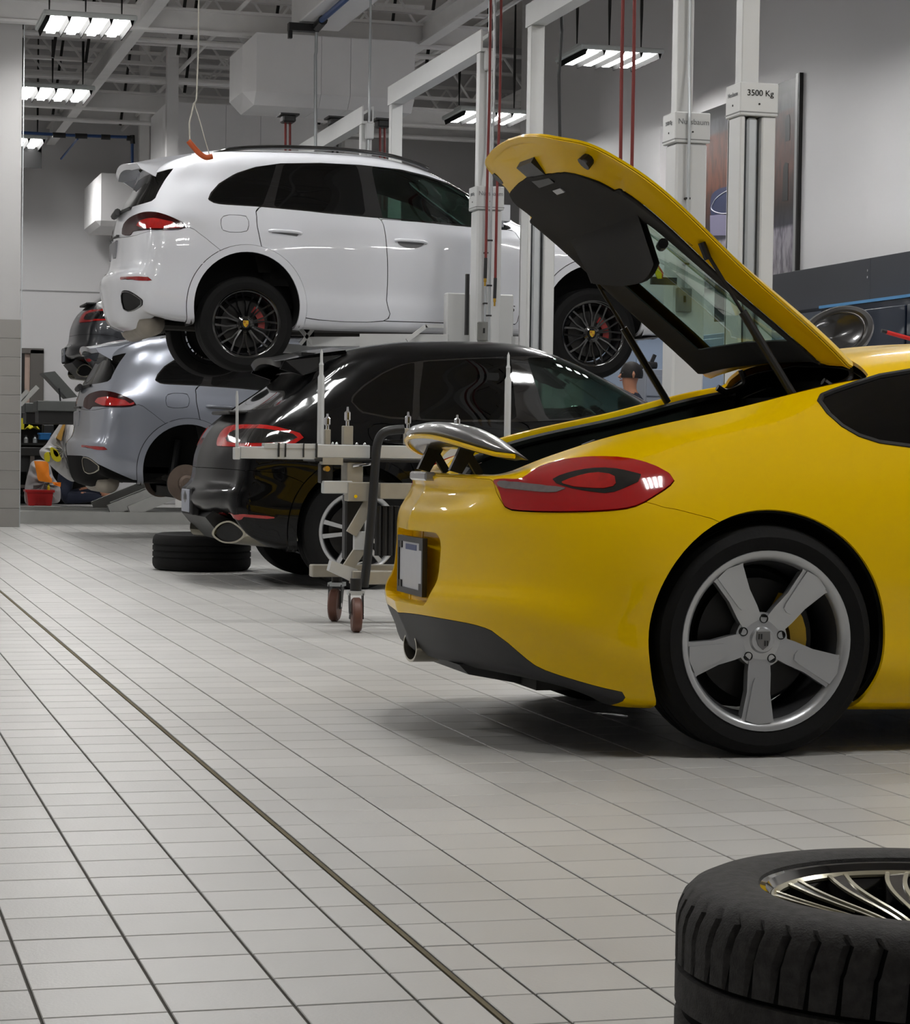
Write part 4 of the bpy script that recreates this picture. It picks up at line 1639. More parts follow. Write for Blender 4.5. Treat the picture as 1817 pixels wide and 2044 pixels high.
# ================================================================== yellow sports car with open hatch
M_YELLOW = mat('yellow_paint', (243, 199, 0), 0.3, coat=0.6, spec=0.05)
M_CAL_Y = mat('yellow_caliper', (205, 165, 10), 0.4)
M_DIFF = mat('grey_plastic', (46, 46, 48), 0.55, bump=0.1, bscale=300)
M_SEAL = mat('rubber_seal', (14, 14, 14), 0.6)
M_GL_CLEAR = glass('clear_green_glass', (0.66, 0.76, 0.70))
M_FABRIC = mat('black_fabric_liner', (30, 30, 31), 0.9, var=0.2, bump=0.2, bscale=400)

SPT = [
    [(-.60, 0, .20), (-.58, .36, .20), (-.54, .58, .19), (-.49, .70, .17), (-.45, .74, .15), (0, .74, .13), (.55, .74, .12), (1.2, .74, .12), (1.9, .74, .12), (2.475, .74, .13), (3.0, .6, .15), (3.2, .35, .15), (3.25, 0, .15)],
    [(-.83, 0, .235), (-.775, .38, .235), (-.68, .62, .23), (-.56, .77, .21), (-.45, .83, .18), (0, .83, .16), (.55, .82, .145), (1.2, .82, .145), (1.9, .82, .145), (2.475, .83, .15), (3.05, .68, .17), (3.32, .38, .17), (3.38, 0, .17)],
    [(-.885, 0, .32), (-.825, .39, .32), (-.72, .65, .31), (-.585, .81, .29), (-.455, .88, .26), (0, .89, .25), (.55, .865, .22), (1.2, .86, .22), (1.9, .86, .22), (2.475, .885, .25), (3.08, .74, .27), (3.38, .40, .27), (3.44, 0, .27)],
    [(-.918, 0, .445), (-.855, .39, .445), (-.745, .66, .45), (-.605, .825, .43), (-.46, .892, .41), (0, .905, .42), (.55, .875, .38), (1.2, .855, .38), (1.9, .86, .38), (2.475, .90, .42), (3.08, .76, .42), (3.38, .40, .42), (3.45, 0, .42)],
    [(-.893, 0, .492), (-.832, .388, .492), (-.727, .65, .495), (-.593, .816, .485), (-.46, .893, .475), (0, .907, .49), (.55, .878, .45), (1.2, .855, .45), (1.9, .863, .45), (2.475, .90, .48), (3.07, .76, .46), (3.35, .40, .45), (3.42, 0, .45)],
    [(-.884, 0, .58), (-.822, .385, .58), (-.718, .643, .585), (-.588, .81, .585), (-.46, .892, .57), (0, .908, .58), (.55, .88, .54), (1.2, .855, .54), (1.9, .865, .54), (2.475, .90, .56), (3.04, .75, .52), (3.30, .40, .50), (3.38, 0, .50)],
    [(-.873, 0, .69), (-.815, .38, .695), (-.715, .625, .70), (-.585, .778, .715), (-.45, .86, .72), (0, .888, .73), (.55, .872, .70), (1.2, .86, .69), (1.9, .862, .69), (2.475, .87, .68), (2.95, .70, .60), (3.18, .38, .57), (3.26, 0, .57)],
    [(-.825, 0, .775), (-.775, .355, .777), (-.70, .585, .79), (-.585, .72, .81), (-.45, .79, .83), (0, .835, .855), (.55, .845, .83), (1.2, .84, .82), (1.9, .83, .80), (2.475, .80, .755), (2.8, .62, .68), (3.0, .35, .65), (3.08, 0, .65)],
    [(-.838, 0, .815), (-.786, .345, .815), (-.70, .55, .822), (-.60, .65, .848), (-.47, .705, .885), (0, .755, .955), (.50, .79, .955), (1.2, .80, .935), (1.9, .785, .91), (2.40, .70, .82), (2.55, .52, .81), (2.62, .3, .81), (2.66, 0, .81)],
    [(-.715, 0, .822), (-.70, .22, .824), (-.66, .38, .834), (-.575, .50, .882), (-.45, .555, .93), (0, .585, 1.04), (.447, .605, 1.145), (1.15, .635, 1.18), (1.75, .66, 1.05), (2.15, .62, .90), (2.22, .45, .90), (2.26, .22, .905), (2.28, 0, .905)],
    [(-.70, 0, .832), (-.68, .18, .834), (-.64, .30, .846), (-.565, .40, .892), (-.44, .445, .95), (0, .47, 1.078), (.447, .49, 1.195), (1.08, .51, 1.245), (1.55, .50, 1.14), (1.8, .42, 1.04), (1.84, .3, 1.045), (1.86, .15, 1.05), (1.87, 0, 1.05)],
    [(-.685, 0, .842), (-.66, 0, .852), (-.62, 0, .868), (-.545, 0, .905), (-.42, 0, .965), (0, 0, 1.11), (.447, 0, 1.235), (1.0, 0, 1.29), (1.3, 0, 1.255), (1.45, 0, 1.215), (1.5, 0, 1.20), (1.54, 0, 1.185), (1.58, 0, 1.17)],
]
SP_LOC = np.array((2.71, 7.25, 0.0))
sp = Car(SPT, SP_LOC, 165, 74)
L = SP_LOC
sports = thing('sports_car', 'yellow sports coupe with raised hatch and extended rear wing', 'car', tuple(L))
s = sp.base
wbS = 2.475
for ax in (0.0, wbS):
    s = s.keep(arch_field(s, ax, 0.355, 0.383))
tu, tv = sp.tu, sp.tv
uh = tu[6]
vh = tv[9]


def f_hatch(q):
    return np.maximum(q.U[:, 0] - uh, vh - q.U[:, 1])


hatch_s = s.keep(-f_hatch(s), 0.0)
s = s.keep(f_hatch(s), 0.004)


def reg_px(P, ox, oy, sc_, sm=4):
    return sp.region(px(P, ox, oy, sc_), sm)


def cutf(q, f, gap):
    v = f(q)
    return q.keep(-v, gap), q.keep(v, gap)


f_tail = reg_px([(684, 236), (770, 232), (860, 226), (960, 162), (1060, 130), (1200, 105), (1350, 98), (1500, 108), (1640, 145), (1740, 195), (1778, 235), (1740, 280), (1640, 345), (1560, 390), (1450, 415), (1250, 428), (1000, 430), (800, 420), (755, 400), (735, 360), (718, 300)], 760, 880, 3.028, 3)
tail, s = cutf(s, f_tail, 0.0018)
f_win = sp.region([(1637, 801), (1642, 790), (1664, 781), (1702, 768), (1757, 751), (1817, 741), (1950, 728), (2120, 724), (2260, 740), (2400, 800), (2520, 868), (2530, 905), (2350, 915), (2100, 912), (1930, 903), (1817, 891), (1757, 883), (1716, 870), (1683, 851), (1655, 826)], 0)
win, s = cutf(s, f_win, 0.001)
# grey lower apron below a line on the bumper
uv, xyz = sp.cast(catmull([(783, 1222), (830, 1226), (900, 1238), (950, 1248), (990, 1264), (1040, 1306), (1075, 1332), (1130, 1352), (1200, 1372), (1250, 1383)], 4)[::-1])
f_ap = sp.region_uv(np.concatenate([uv, [(-1, uv[-1][1]), (-1, -1), (uv[0][0], -1)]]), np.concatenate([xyz, [(xyz[-1][0], 0, xyz[-1][2]), (-1.4, 0, -1), (xyz[0][0], xyz[0][1], -1)]]))
apron, s = cutf(s, f_ap, 0.001)
# bumper skin: seam from the arch to the lamp
uv, xyz = sp.cast(densify([(1436, 1039), (1360, 1019), (1288, 1002), (1200, 1014), (1010, 1016), (992, 985), (984, 957), (930, 953), (850, 949)], 5, False))
f_bp = sp.region_uv(np.concatenate([uv, [(-1, uv[-1][1]), (-1, -1), (uv[0][0], -1)]]), np.concatenate([xyz, [(xyz[-1][0], 0, xyz[-1][2]), (-1.4, 0, -1), (xyz[0][0], xyz[0][1], -1)]]))
bump, s = cutf(s, f_bp, 0.0011)
# plate recess in the middle of the bumper
def f_plate(q):
    y, z, x = np.abs(q.V[:, 1]), q.V[:, 2], q.V[:, 0]
    dy, dz = y - 0.285, np.abs(z - 0.525) - 0.115
    k = np.maximum(dy + 0.05, 0) ** 2 + np.maximum(dz + 0.05, 0) ** 2
    r = np.where((dy > -0.05) & (dz > -0.05), np.sqrt(k) - 0.05, np.maximum(dy, dz))
    return np.where(x < -0.6, r, 1.0)


rec, bump = cutf(bump, f_plate, 0.0)
# door and side intake seams
f_door = sp.region([(1838, 1012), (1836, 960), (1850, 915), (1930, 907), (2100, 915), (2350, 918), (2530, 908), (2600, 960), (2620, 1100), (2600, 1330), (2400, 1372), (2100, 1380), (1960, 1370), (1915, 1290), (1870, 1150)], 3)
door, s = cutf(s, f_door, 0.002)

put('body_shell', s, M_YELLOW, sports, L, 0.012, joined=True)
bump_o = put('rear_bumper', bump, M_YELLOW, sports, L, 0.012, joined=True)[0]
put('rear_apron', apron, M_DIFF, sports, L, 0.012, joined=True)
put('door', door, M_YELLOW, sports, L, 0.012)
wins = put('side_window', win.moved(-0.003), M_GL_DARK, sports, L, 0.004)
# rubber frame round the side window
ring = f_win.xyz
for sg in (1, -1):
    MB().tube([np.array((p[0], p[1] * sg, p[2])) + L + np.array((0, 0.004 * sg, 0)) for p in ring], 0.009, 6, closed=True).build('window_seal', M_SEAL, wins[0 if sg > 0 else 1], True)
# plate recess: sunk panel with walls
sunk = rec.moved(-0.05)
put('plate_recess', sunk, M_YELLOW, bump_o, L, 0.008, joined=True)
# recess side walls
cnt = {}
for f in rec.F:
    for k in range(len(f)):
        cnt[(f[k], f[(k + 1) % len(f)])] = 1
for sg in (1, -1):
    V, F = [], []
    for (a, b2) in cnt:
        if (b2, a) not in cnt and not (abs(rec.V[a][1]) < 2e-3 and abs(rec.V[b2][1]) < 2e-3):
            n = len(V)
            q = np.array((1, sg, 1))
            V += [rec.V[a] * q + L, rec.V[b2] * q + L, (rec.V[b2] - rec.N[b2] * 0.05) * q + L, (rec.V[a] - rec.N[a] * 0.05) * q + L]
            F.append((n, n + 1, n + 2, n + 3) if sg > 0 else (n + 3, n + 2, n + 1, n))
    add_mesh('recess_wall', V, F, M_YELLOW, bump_o, True)


def P(name, m, fn, parent=sports, smooth=False, ang=35):
    b = MB()
    fn(b)
    b.V = [tuple(np.array(v) + L) for v in b.V]
    return b.build(name, m, parent, smooth, ang)


plate = P('number_plate', M_PLATE, lambda b: b.box((-.868, -.152, .445), (-.858, .152, .605), 0.003), bump_o)
P('plate_frame', M_BLACK, lambda b: (b.box((-.873, -.165, .432), (-.857, .165, .45)), b.box((-.873, -.165, .60), (-.857, .165, .618)), b.box((-.873, -.165, .45), (-.857, -.15, .60)), b.box((-.873, .15, .45), (-.857, .165, .60))), plate)
P('plate_header', M_PLATE_BL, lambda b: b.box((-.8695, -.07, .575), (-.868, .07, .593)), plate)
for yy in (-.13, .13):
    for zz in (.46, .59):
        P('plate_clip', M_BLACK, lambda b: b.box((-.872, yy - .016, zz - .012), (-.868, yy + .016, zz + .012)), plate)
put('inner_skin', s.moved(-0.035), M_LINER, sports, L, 0.003, joined=True)
put('inner_skin', door.moved(-0.035), M_LINER, sports, L, 0.003)
put('inner_skin', bump.moved(-0.03), M_LINER, sports, L, 0.003, joined=True)

# tail lamp: red lens, dark almond with a red core, clear strip
tl = put('tail_light', tail.moved(0.005), mat('sports_tail_red', (176, 10, 16), 0.07, coat=1.0), sports, L, 0.014)
f_alm = reg_px([(1040, 245), (1120, 205), (1260, 175), (1400, 172), (1520, 195), (1605, 225), (1520, 270), (1400, 318), (1300, 315), (1150, 290)], 760, 880, 3.028, 3)
f_core = reg_px([(1090, 262), (1180, 225), (1300, 200), (1400, 212), (1432, 245), (1390, 290), (1250, 290), (1150, 280)], 760, 880, 3.028, 3)
f_strip = reg_px([(700, 244), (780, 245), (900, 262), (1050, 278), (1180, 300), (1330, 322), (1150, 322), (950, 312), (740, 288), (715, 268)], 760, 880, 3.028, 0)
f_top = reg_px([(860, 224), (960, 166), (1060, 133), (1130, 125), (1040, 190), (1000, 240), (900, 240)], 760, 880, 3.028, 0)
for (f, m, off, nm) in ((f_alm, M_TRIM, 0.0065, 'lamp_bezel'), (f_strip, mat('clear_lens', (120, 112, 112), 0.1, coat=1.0, var=0.3, vscale=50), 0.0075, 'reverse_lens'), (f_core, M_TAIL_RED, 0.0085, 'lamp_element')):
    q = tail.keep(-f(tail), 0.0)
    if q is None:
        continue
    for j, w in enumerate((q, q.mirror())):
        V, F = shell(w.moved(off), 0.002)
        add_mesh(nm, V + L, F, m, tl[j], True)

# exhaust
ring = [(-.868, 0.088 * math.cos(a), .262 + 0.05 * math.sin(a)) for a in np.linspace(0, 2 * math.pi, 28, endpoint=False)]
b = MB()
n = len(ring)
VV = [np.array(p) + L for p in ring] + [np.array(p) + L + np.array((.22, 0, 0)) for p in ring] + [np.array((-.868, p[1] * .9, .262 + (p[2] - .262) * .84)) + L for p in ring] + [np.array((-.72, p[1] * .88, .262 + (p[2] - .262) * .82)) + L for p in ring]
FF = []
for i in range(n):
    j = (i + 1) % n
    FF += [(i, j, n + j, n + i), (2 * n + i, 2 * n + j, j, i), (3 * n + i, 3 * n + j, 2 * n + j, 2 * n + i)]
b.add(VV, FF)
ex = b.build('exhaust_tip', M_EXH, sports, True)
MB().add([VV[3 * n + i] for i in range(n)], [tuple(range(n))]).build('exhaust_bore', M_BLACKM, ex)
# diffuser under the apron
P('diffuser', M_BLACK, lambda b: b.prism([(-.80, -.36, .235), (-.77, -.36, .205), (-.55, -.36, .165), (-.45, -.36, .18), (-.65, -.36, .26)], (0, .72, 0)))
P('floor_pan', M_UNDER, lambda b: (b.box((.42, -.72, .13), (2.05, .72, .18)), b.box((-.6, -.52, .17), (.42, .52, .22)), b.box((2.05, -.52, .14), (3.1, .52, .2))))
for ax in (0, wbS):
    for sg in (-1, 1):
        wheel_well(sports, L[0] + ax, .355, .40, L[1] + sg * .86, L[1] + sg * .52, M_LINER)
# cabin: bulkhead, seats
P('bulkhead', M_LINER, lambda b: b.box((.50, -.62, .35), (.56, .62, 1.10)))
P('dashboard', M_LINER, lambda b: b.box((1.65, -.65, .45), (2.1, .65, .82), .05))
for y in (-.36, .36):
    seat(sports, L, .95, y, .52, M_SEAT)
    P('headrest', M_SEAT, lambda b: b.box((.66, y - .13, 1.0), (.78, y + .13, 1.13), .03))
P('parcel_shelf', mat('shelf_grey', (95, 94, 92), 0.8), lambda b: b.box((.55, -.6, .86), (.75, .6, .88)))
# boot opening: yellow gutter, black side walls, floor
edge = []
m_u = np.abs(sp.base.U[:, 1] - vh)
us = np.linspace(0, uh, 60)
tree = None
Eo = hermite_knots(tu, np.array(SPT[9], float), us)      # edge line of the opening
for sg in (-1, 1):
    A = np.array([(x, sg * y, z) for x, y, z in Eo])
    inw = np.zeros_like(A)
    d = np.gradient(A, axis=0)
    d /= np.linalg.norm(d, axis=1)[:, None] + 1e-9
    nrm = np.cross(d, np.array([0, 0, 1.0])) * (sg)
    nrm[:, 2] = 0
    # inwards = towards the middle / forward at the rear
    nrm = np.where((np.abs(A[:, 1:2]) < 0.5), np.array([[1.0, 0, 0]]), np.array([[0.25, -sg * 0.97, 0]]))
    rings = [A, A + nrm * 0.012 + np.array([0, 0, -0.004]), A + nrm * 0.03 + np.array([0, 0, -0.042]), A + nrm * 0.06 + np.array([0, 0, -0.046])]
    V = np.concatenate(rings)
    n = len(A)
    F = [(k * n + i, k * n + i + 1, (k + 1) * n + i + 1, (k + 1) * n + i) for k in range(3) for i in range(n - 1)]
    add_mesh('boot_gutter', V + L, F, M_YELLOW, sports, True, 50)
    B = A + nrm * 0.062 + np.array([0, 0, -0.03])
    MB().tube([p + L for p in B], 0.017, 8).build('boot_seal', M_SEAL, sports, True)
    V = np.concatenate([A + nrm * 0.06 + np.array([0, 0, -0.05]), A + nrm * 0.09 + np.array([0, 0, -0.13]), np.column_stack([A[:, 0] + 0.05, A[:, 1] * 0.8, np.full(n, 0.66)])])
    F = [(k * n + i, k * n + i + 1, (k + 1) * n + i + 1, (k + 1) * n + i) for k in range(2) for i in range(n - 1)]
    add_mesh('boot_lining', V + L, F, M_FABRIC, sports, True, 60)
P('boot_floor', M_FABRIC, lambda b: b.box((-.72, -.56, .655), (.52, .56, .665)))
for sg in (-1, 1):
    P('rubber_stop', M_BLACK, lambda b: b.tube([(-.46, sg * .52, .905), (-.42, sg * .52, .92)], .02, 10))

# ------------------------------------------------------------------ raised rear wing
ys = np.linspace(-.52, .52, 21)
prof_n = 12
V = []
for y in ys:
    q = (y / .52) ** 2
    xr = -.845 + .16 * q ** 1.6       # trailing edge
    xl = -.655 + .02 * q              # leading edge
    zt = .997 - .11 * q ** 1.2
    th = .082 * (1 - q) ** 0.6 + .006
    for k in range(prof_n):
        a = 2 * math.pi * k / prof_n
        cxm, hw = (xr + xl) / 2, (xl - xr) / 2
        x = cxm + hw * math.cos(a)
        z = zt - th / 2 + (th / 2) * math.sin(a) * (1.15 if math.sin(a) < 0 else 0.8) + .012 * math.cos(a) * -1
        V.append((x, y, z))
F = []
for i in range(len(ys) - 1):
    for k in range(prof_n):
        a, b2 = i * prof_n + k, i * prof_n + (k + 1) % prof_n
        F.append((a, b2, b2 + prof_n, a + prof_n))
F.append(tuple(range(prof_n - 1, -1, -1)))
F.append(tuple(range((len(ys) - 1) * prof_n, len(ys) * prof_n)))
M_WING = mat('grey_wing', (62, 62, 64), 0.3, coat=0.6, var=0.1, vscale=40)
wing = add_mesh('rear_wing', np.array(V) + L, F, M_WING, sports, True, 60)
# yellow lower lip along the trailing edge
lip = []
for y in ys:
    q = (y / .52) ** 2
    xr = -.845 + .16 * q ** 1.6
    zt = .997 - .11 * q ** 1.2
    th = .082 * (1 - q) ** 0.6 + .006
    lip.append(np.array((xr + .004, y, zt - th * .62)) + L)
MB().tube(lip, 0.008, 6).build('wing_lip', M_YELLOW, wing, True)
for y in (-.20, .20):
    P('wing_strut', M_BLACK, lambda b: (b.prism([(-.80, y - .012, .835), (-.76, y - .012, .825), (-.715, y - .012, .90), (-.72, y - .012, .945), (-.755, y - .012, .945), (-.77, y - .012, .90)], (0, .024, 0)),
                                        b.bar((-.70, y, .825), (-.76, y, .92), .02, .025)), wing)
P('brake_lamp', mat('lamp_grey', (150, 150, 152), 0.2, coat=1.0), lambda b: b.box((-.852, -.10, .80), (-.815, .10, .828), .006), bump_o)

# ------------------------------------------------------------------ hatch, turned open about its hinge line
HX, HZ, HA = .447, 1.215, math.radians(53.4)


def swing(V):
    V = np.asarray(V, float).copy()
    x, z = V[:, 0] - HX, V[:, 2] - HZ
    c, sn = math.cos(HA), math.sin(HA)
    V[:, 0] = HX + x * c + z * sn
    V[:, 2] = HZ - x * sn + z * c
    return V


hb = hatch_s
roofline = hermite_knots(tv[9:], np.stack([np.array(SPT[k][6], float) for k in (9, 10, 11)]), np.linspace(tv[9], tv[11], 12))
border = np.concatenate([Eo * np.array([1, -1, 1]), roofline * np.array([1, -1, 1])])
dE = lambda q: seg_dist(q.V, border, closed=False)


def f_hglass(q):
    x, y = q.V[:, 0], np.abs(q.V[:, 1])
    a = np.maximum.reduce([x - (HX - .055), (HX - .90) - x, y - (.485 + .06 * x)])
    return a


def hput(name, q, m, parent, t, joined=True):
    q2 = Surf(swing(q.V), q.U, swing(q.V + q.N) - swing(q.V), q.F)
    return put(name, q2, m, parent, L, t, joined=joined)


hatch_parent = sports
outer = hb.keep(f_hglass(hb), 0.0)
gl = hb.keep(-f_hglass(hb), 0.0)
hp = hput('hatch', outer, M_YELLOW, sports, 0.008)[0]
hput('hatch_glass', gl.moved(-0.004), M_GL_CLEAR, hp, 0.004)
d = dE(hb)
# rear part of the frame is broader
wband = np.where(hb.V[:, 0] < -.45, .115, .062)
dep = .010 + .062 * np.clip(d / wband, 0, 1) ** 1.3
und = Surf(hb.V - hb.N * dep[:, None], hb.U, hb.N, hb.F)
fy = wband - d
yb = und.keep(fy, 0.0)
hput('hatch_inner_frame', yb, mat('yellow_inner_paint', (236, 190, 0), 0.4, coat=0.15, spec=0.2), hp, 0.003)
bl = und.keep(-fy, 0.0)
fg = np.maximum.reduce([bl.V[:, 0] - (HX - .15), (HX - .72) - bl.V[:, 0], np.abs(bl.V[:, 1]) - (.375 + .06 * bl.V[:, 0])])
bl = bl.keep(fg, 0.0)
hput('hatch_lining', bl.moved(-0.004), M_FABRIC, hp, 0.006)
frit = hb.keep(dE(hb) - 0.045, 0.0)
frit = frit.keep(np.maximum.reduce([frit.V[:, 0] - (HX - .10), (HX - .86) - frit.V[:, 0], np.abs(frit.V[:, 1]) - (.45 + .06 * frit.V[:, 0])]), 0.0)
hput('glass_border', frit.moved(-0.010), M_TRIM, hp, 0.003)


def hpt(s_, y, off=0.0):
    """point on the hatch, s_ along its closed slope from the hinge, off below the skin"""
    c0 = np.array([[HX - s_ * math.cos(.27), y, HZ - s_ * math.sin(.27) - off]])
    return swing(c0)[0] + L


# bulged lining panel at the rear of the hatch
V, F = [], []
nn = 13
for i in range(nn):
    for j in range(nn):
        a, c2 = i / (nn - 1), j / (nn - 1)
        s_ = .80 + .30 * a
        y = (-.36 + .72 * c2) * (1 - .15 * a)
        bulge = .05 * math.sin(math.pi * a) ** .7 * math.sin(math.pi * c2) ** .5
        V.append(hpt(s_, y, .045 + bulge))
for i in range(nn - 1):
    for j in range(nn - 1):
        a = i * nn + j
        F.append((a, a + 1, a + nn + 1, a + nn))
add_mesh('hatch_panel', V, F, M_FABRIC, hp, True)
# latch box and lamp on the lining
b = MB()
c0, ex_, ey_, ez_ = hpt(1.13, -.16, .08), hpt(1.0, 0, 0) - hpt(1.1, 0, 0), np.array([0, 1.0, 0]), hpt(1, 0, .1) - hpt(1, 0, 0)
ex_ /= np.linalg.norm(ex_)
ez_ /= np.linalg.norm(ez_)
b.prism([c0 + ex_ * a + ez_ * z for a, z in ((0, 0), (.10, 0), (.12, .05), (.02, .05))], (0, .16, 0))
b.build('latch_cover', M_BLACK, hp)
MB().prism([hpt(.98, -.12, .115), hpt(.98, -.04, .115), hpt(.96, -.04, .115), hpt(.96, -.12, .115)], ez_ * .004).build('boot_lamp', M_PLATE, hp)
# rubber buffers on the near and far frame
for (s_, y) in ((1.04, -.44), (1.10, .34)):
    MB().tube([hpt(s_, y, .05), hpt(s_ - .01, y, .105)], [.018, .024], 10).build('rubber_buffer', M_BLACK, hp)
MB().prism([hpt(.70, -.545, .062), hpt(.62, -.548, .062), hpt(.62, -.515, .092), hpt(.70, -.512, .092)], -ez_ * .01).build('hatch_plug', M_BLACK, hp)
MB().prism([hpt(.40, -.562, .060), hpt(.335, -.564, .060), hpt(.335, -.554, .069), hpt(.40, -.552, .069)], -ez_ * .006).build('sticker', mat('sticker_dark', (60, 50, 20), 0.5), hp)
# load cover hanging under the hatch: curved black board with side cheeks
V, F = [], []
nn = 11
for i in range(nn):
    for j in range(nn):
        a, c2 = i / (nn - 1), j / (nn - 1)
        y = (-.37 + .76 * c2) * (1.0 - .12 * a)
        top = hpt(.80 - .03 * c2, y, .06)
        V.append(top + np.array([.08 * a + .05 * math.sin(math.pi * c2) * a, 0, -.17 * a - .03 * math.sin(math.pi * c2) * a]))
n = len(V)
V += [np.array(v) + np.array([-.02, 0, -.004]) for v in V]
for i in range(nn - 1):
    for j in range(nn - 1):
        a = i * nn + j
        F.append((a, a + 1, a + nn + 1, a + nn))
        F.append((n + a, n + a + nn, n + a + nn + 1, n + a + 1))
add_mesh('load_cover', V, F, M_FABRIC, hp, True)
MB().tube([np.array(V[10 * nn]) + np.array([0, -.03, .06]), np.array(V[10 * nn]) + np.array([.03, .07, .06])], .017, 10).build('cover_roller', M_BLACK, hp)
# gas struts
for sg in (-1, 1):
    top = np.array((-.087, sg * .545, 1.530)) + L
    bot = np.array((.215, sg * .56, 1.08)) + L
    mid = top + (bot - top) * .42
    g = MB().tube([mid, bot], .0135, 10).build('gas_strut', M_BLACK, sports, True)
    MB().tube([top, mid], .006, 8).build('strut_rod', M_DARKSTEEL, g, True)
    MB().tube([top + np.array((-.01, 0, .02)), top + np.array((.012, 0, -.03))], .013, 8).build('strut_socket', M_BLACK, g)
MB().tube([on_y(1243, 584, L[1] + .60), on_y(1252, 594, L[1] + .60), on_y(1258, 606, L[1] + .60)], [.012, .016, .011], 10).build('strut_clip', mat('blue_plastic', (20, 70, 200), 0.4), hp, True)
MB().box(on_y(1224, 586, L[1] + .60), on_y(1236, 574, L[1] + .60) + np.array((0, .02, 0)), .002).build('strut_bracket', M_CHROME, hp)
for sg in (-1, 1):
    P('hatch_hinge', M_BLACK, lambda b: b.tube(catmull([(.36, sg * .45, 1.135), (.40, sg * .45, 1.12), (.46, sg * .45, 1.15), (.45, sg * .45, 1.20)], 4), .012, 8))
# wheels
for ax in (0, wbS):
    for sg in (-1, 1):
        build_wheel(sports, (L[0] + ax, L[1] + sg * .888, .347), .347, .262, .255, 'five', M_RIM_SILVER, -sg, rot=-1.66, m_cal=M_CAL_Y, crest='grey')
for sg in (-1, 1):
    P('door_mirror', M_YELLOW, lambda b: b.box((1.72, sg * .86 - .0, .93), (1.84, sg * 1.0, 1.03), .03))
    P('headlight', M_CHROME, lambda b: b.prism([(2.72, sg * .70, .66), (2.98, sg * .60, .58), (2.95, sg * .45, .62), (2.75, sg * .55, .70)], (0, 0, .02)))
M_YELL_S = mat('strap_yellow', (214, 210, 10), 0.6)
# ================================================================== two-post lifts along X = 5.16
LX = 5.14
M_PRINT_G = mat('grey_print', (120, 122, 124), 0.5)


def lift_head(t, Y, big, small, m_big):
    hd = MB().box((LX - 0.115, Y - 0.11, 2.80), (LX + 0.115, Y + 0.11, 2.985), 0.005).build('header', M_LIFT, t)
    MB().box((LX - 0.117, Y - 0.112, 2.816), (LX + 0.117, Y + 0.112, 2.822)).build('header_seam', mat('seam_grey', (130, 130, 130), 0.6), hd)
    text_part('header_lettering', big, 0.048, m_big, hd, (LX + 0.005, Y - 0.112, 2.925), (1, 0, 0), (0, 0, 1), 0.001)
    text_part('header_lettering', small, 0.034, M_PRINT_G, hd, (LX - 0.117, Y, 2.925), (0, -1, 0), (0, 0, 1), 0.001)
    MB().tube([(LX, Y - 0.113, 2.865), (LX, Y - 0.109, 2.865)], 0.006, 8).build('screw', M_DARKSTEEL, hd)
    MB().tube([(LX - 0.118, Y, 2.865), (LX - 0.114, Y, 2.865)], 0.006, 8).build('screw', M_DARKSTEEL, hd)
    MB().box((LX - 0.085, Y - 0.05, 2.985), (LX + 0.02, Y + 0.05, 4.05), 0.005).build('upper_tube', M_LIFT, t)
    MB().box((LX - 0.16, Y - 0.2, 0), (LX + 0.16, Y + 0.2, 0.03)).build('base_plate', M_LIFT, t)


def lift_near_post(t, Y):
    """closed back of a column, seen from its outside"""
    MB().box((LX - 0.10, Y - 0.095, 0.03), (LX + 0.105, Y + 0.095, 2.80), 0.014).build('column', M_LIFT, t)
    lift_head(t, Y, 'Nussbaum', '3500 Kg', M_PRINT_G)


def lift_far_post(t, Y):
    """column whose open side with the slide faces the camera"""
    b = MB()
    b.box((LX - 0.105, Y - 0.095, 0.03), (LX - 0.075, Y + 0.095, 2.80), 0.008)
    b.box((LX + 0.025, Y - 0.095, 0.03), (LX + 0.11, Y + 0.095, 2.80), 0.008)
    b.box((LX - 0.105, Y + 0.075, 0.03), (LX + 0.11, Y + 0.095, 2.80))
    b.build('column', M_LIFT, t)
    MB().box((LX - 0.060, Y - 0.09, 0.03), (LX + 0.002, Y + 0.05, 2.79), 0.012).build('slide', M_GALV, t)
    MB().box((LX - 0.075, Y + 0.05, 0.03), (LX + 0.025, Y + 0.075, 2.79)).build('slot_cover', M_BLACKM, t)
    lift_head(t, Y, '3500 Kg', 'Nussbaum', M_BLACKM)


def lift_arm(t, a, b2, zt):
    """telescopic arm with rubber pad"""
    a, b2 = np.array(a, float), np.array(b2, float)
    m = a + (b2 - a) * 0.62
    MB().bar(a, m, 0.13, 0.11).build('arm', M_LIFT, t)
    MB().bar(m - (m - a) * 0.05 + np.array((0, 0, -0.005)), b2 + np.array((0, 0, -0.01)), 0.10, 0.075).build('arm_extension', M_LIFT, t)
    pd = MB()
    pd.cyl(b2 + np.array((0, 0, -0.04)), (b2[0], b2[1], zt), 0.05, 16)
    pd.build('lift_pad', M_RUBBER, t, True)


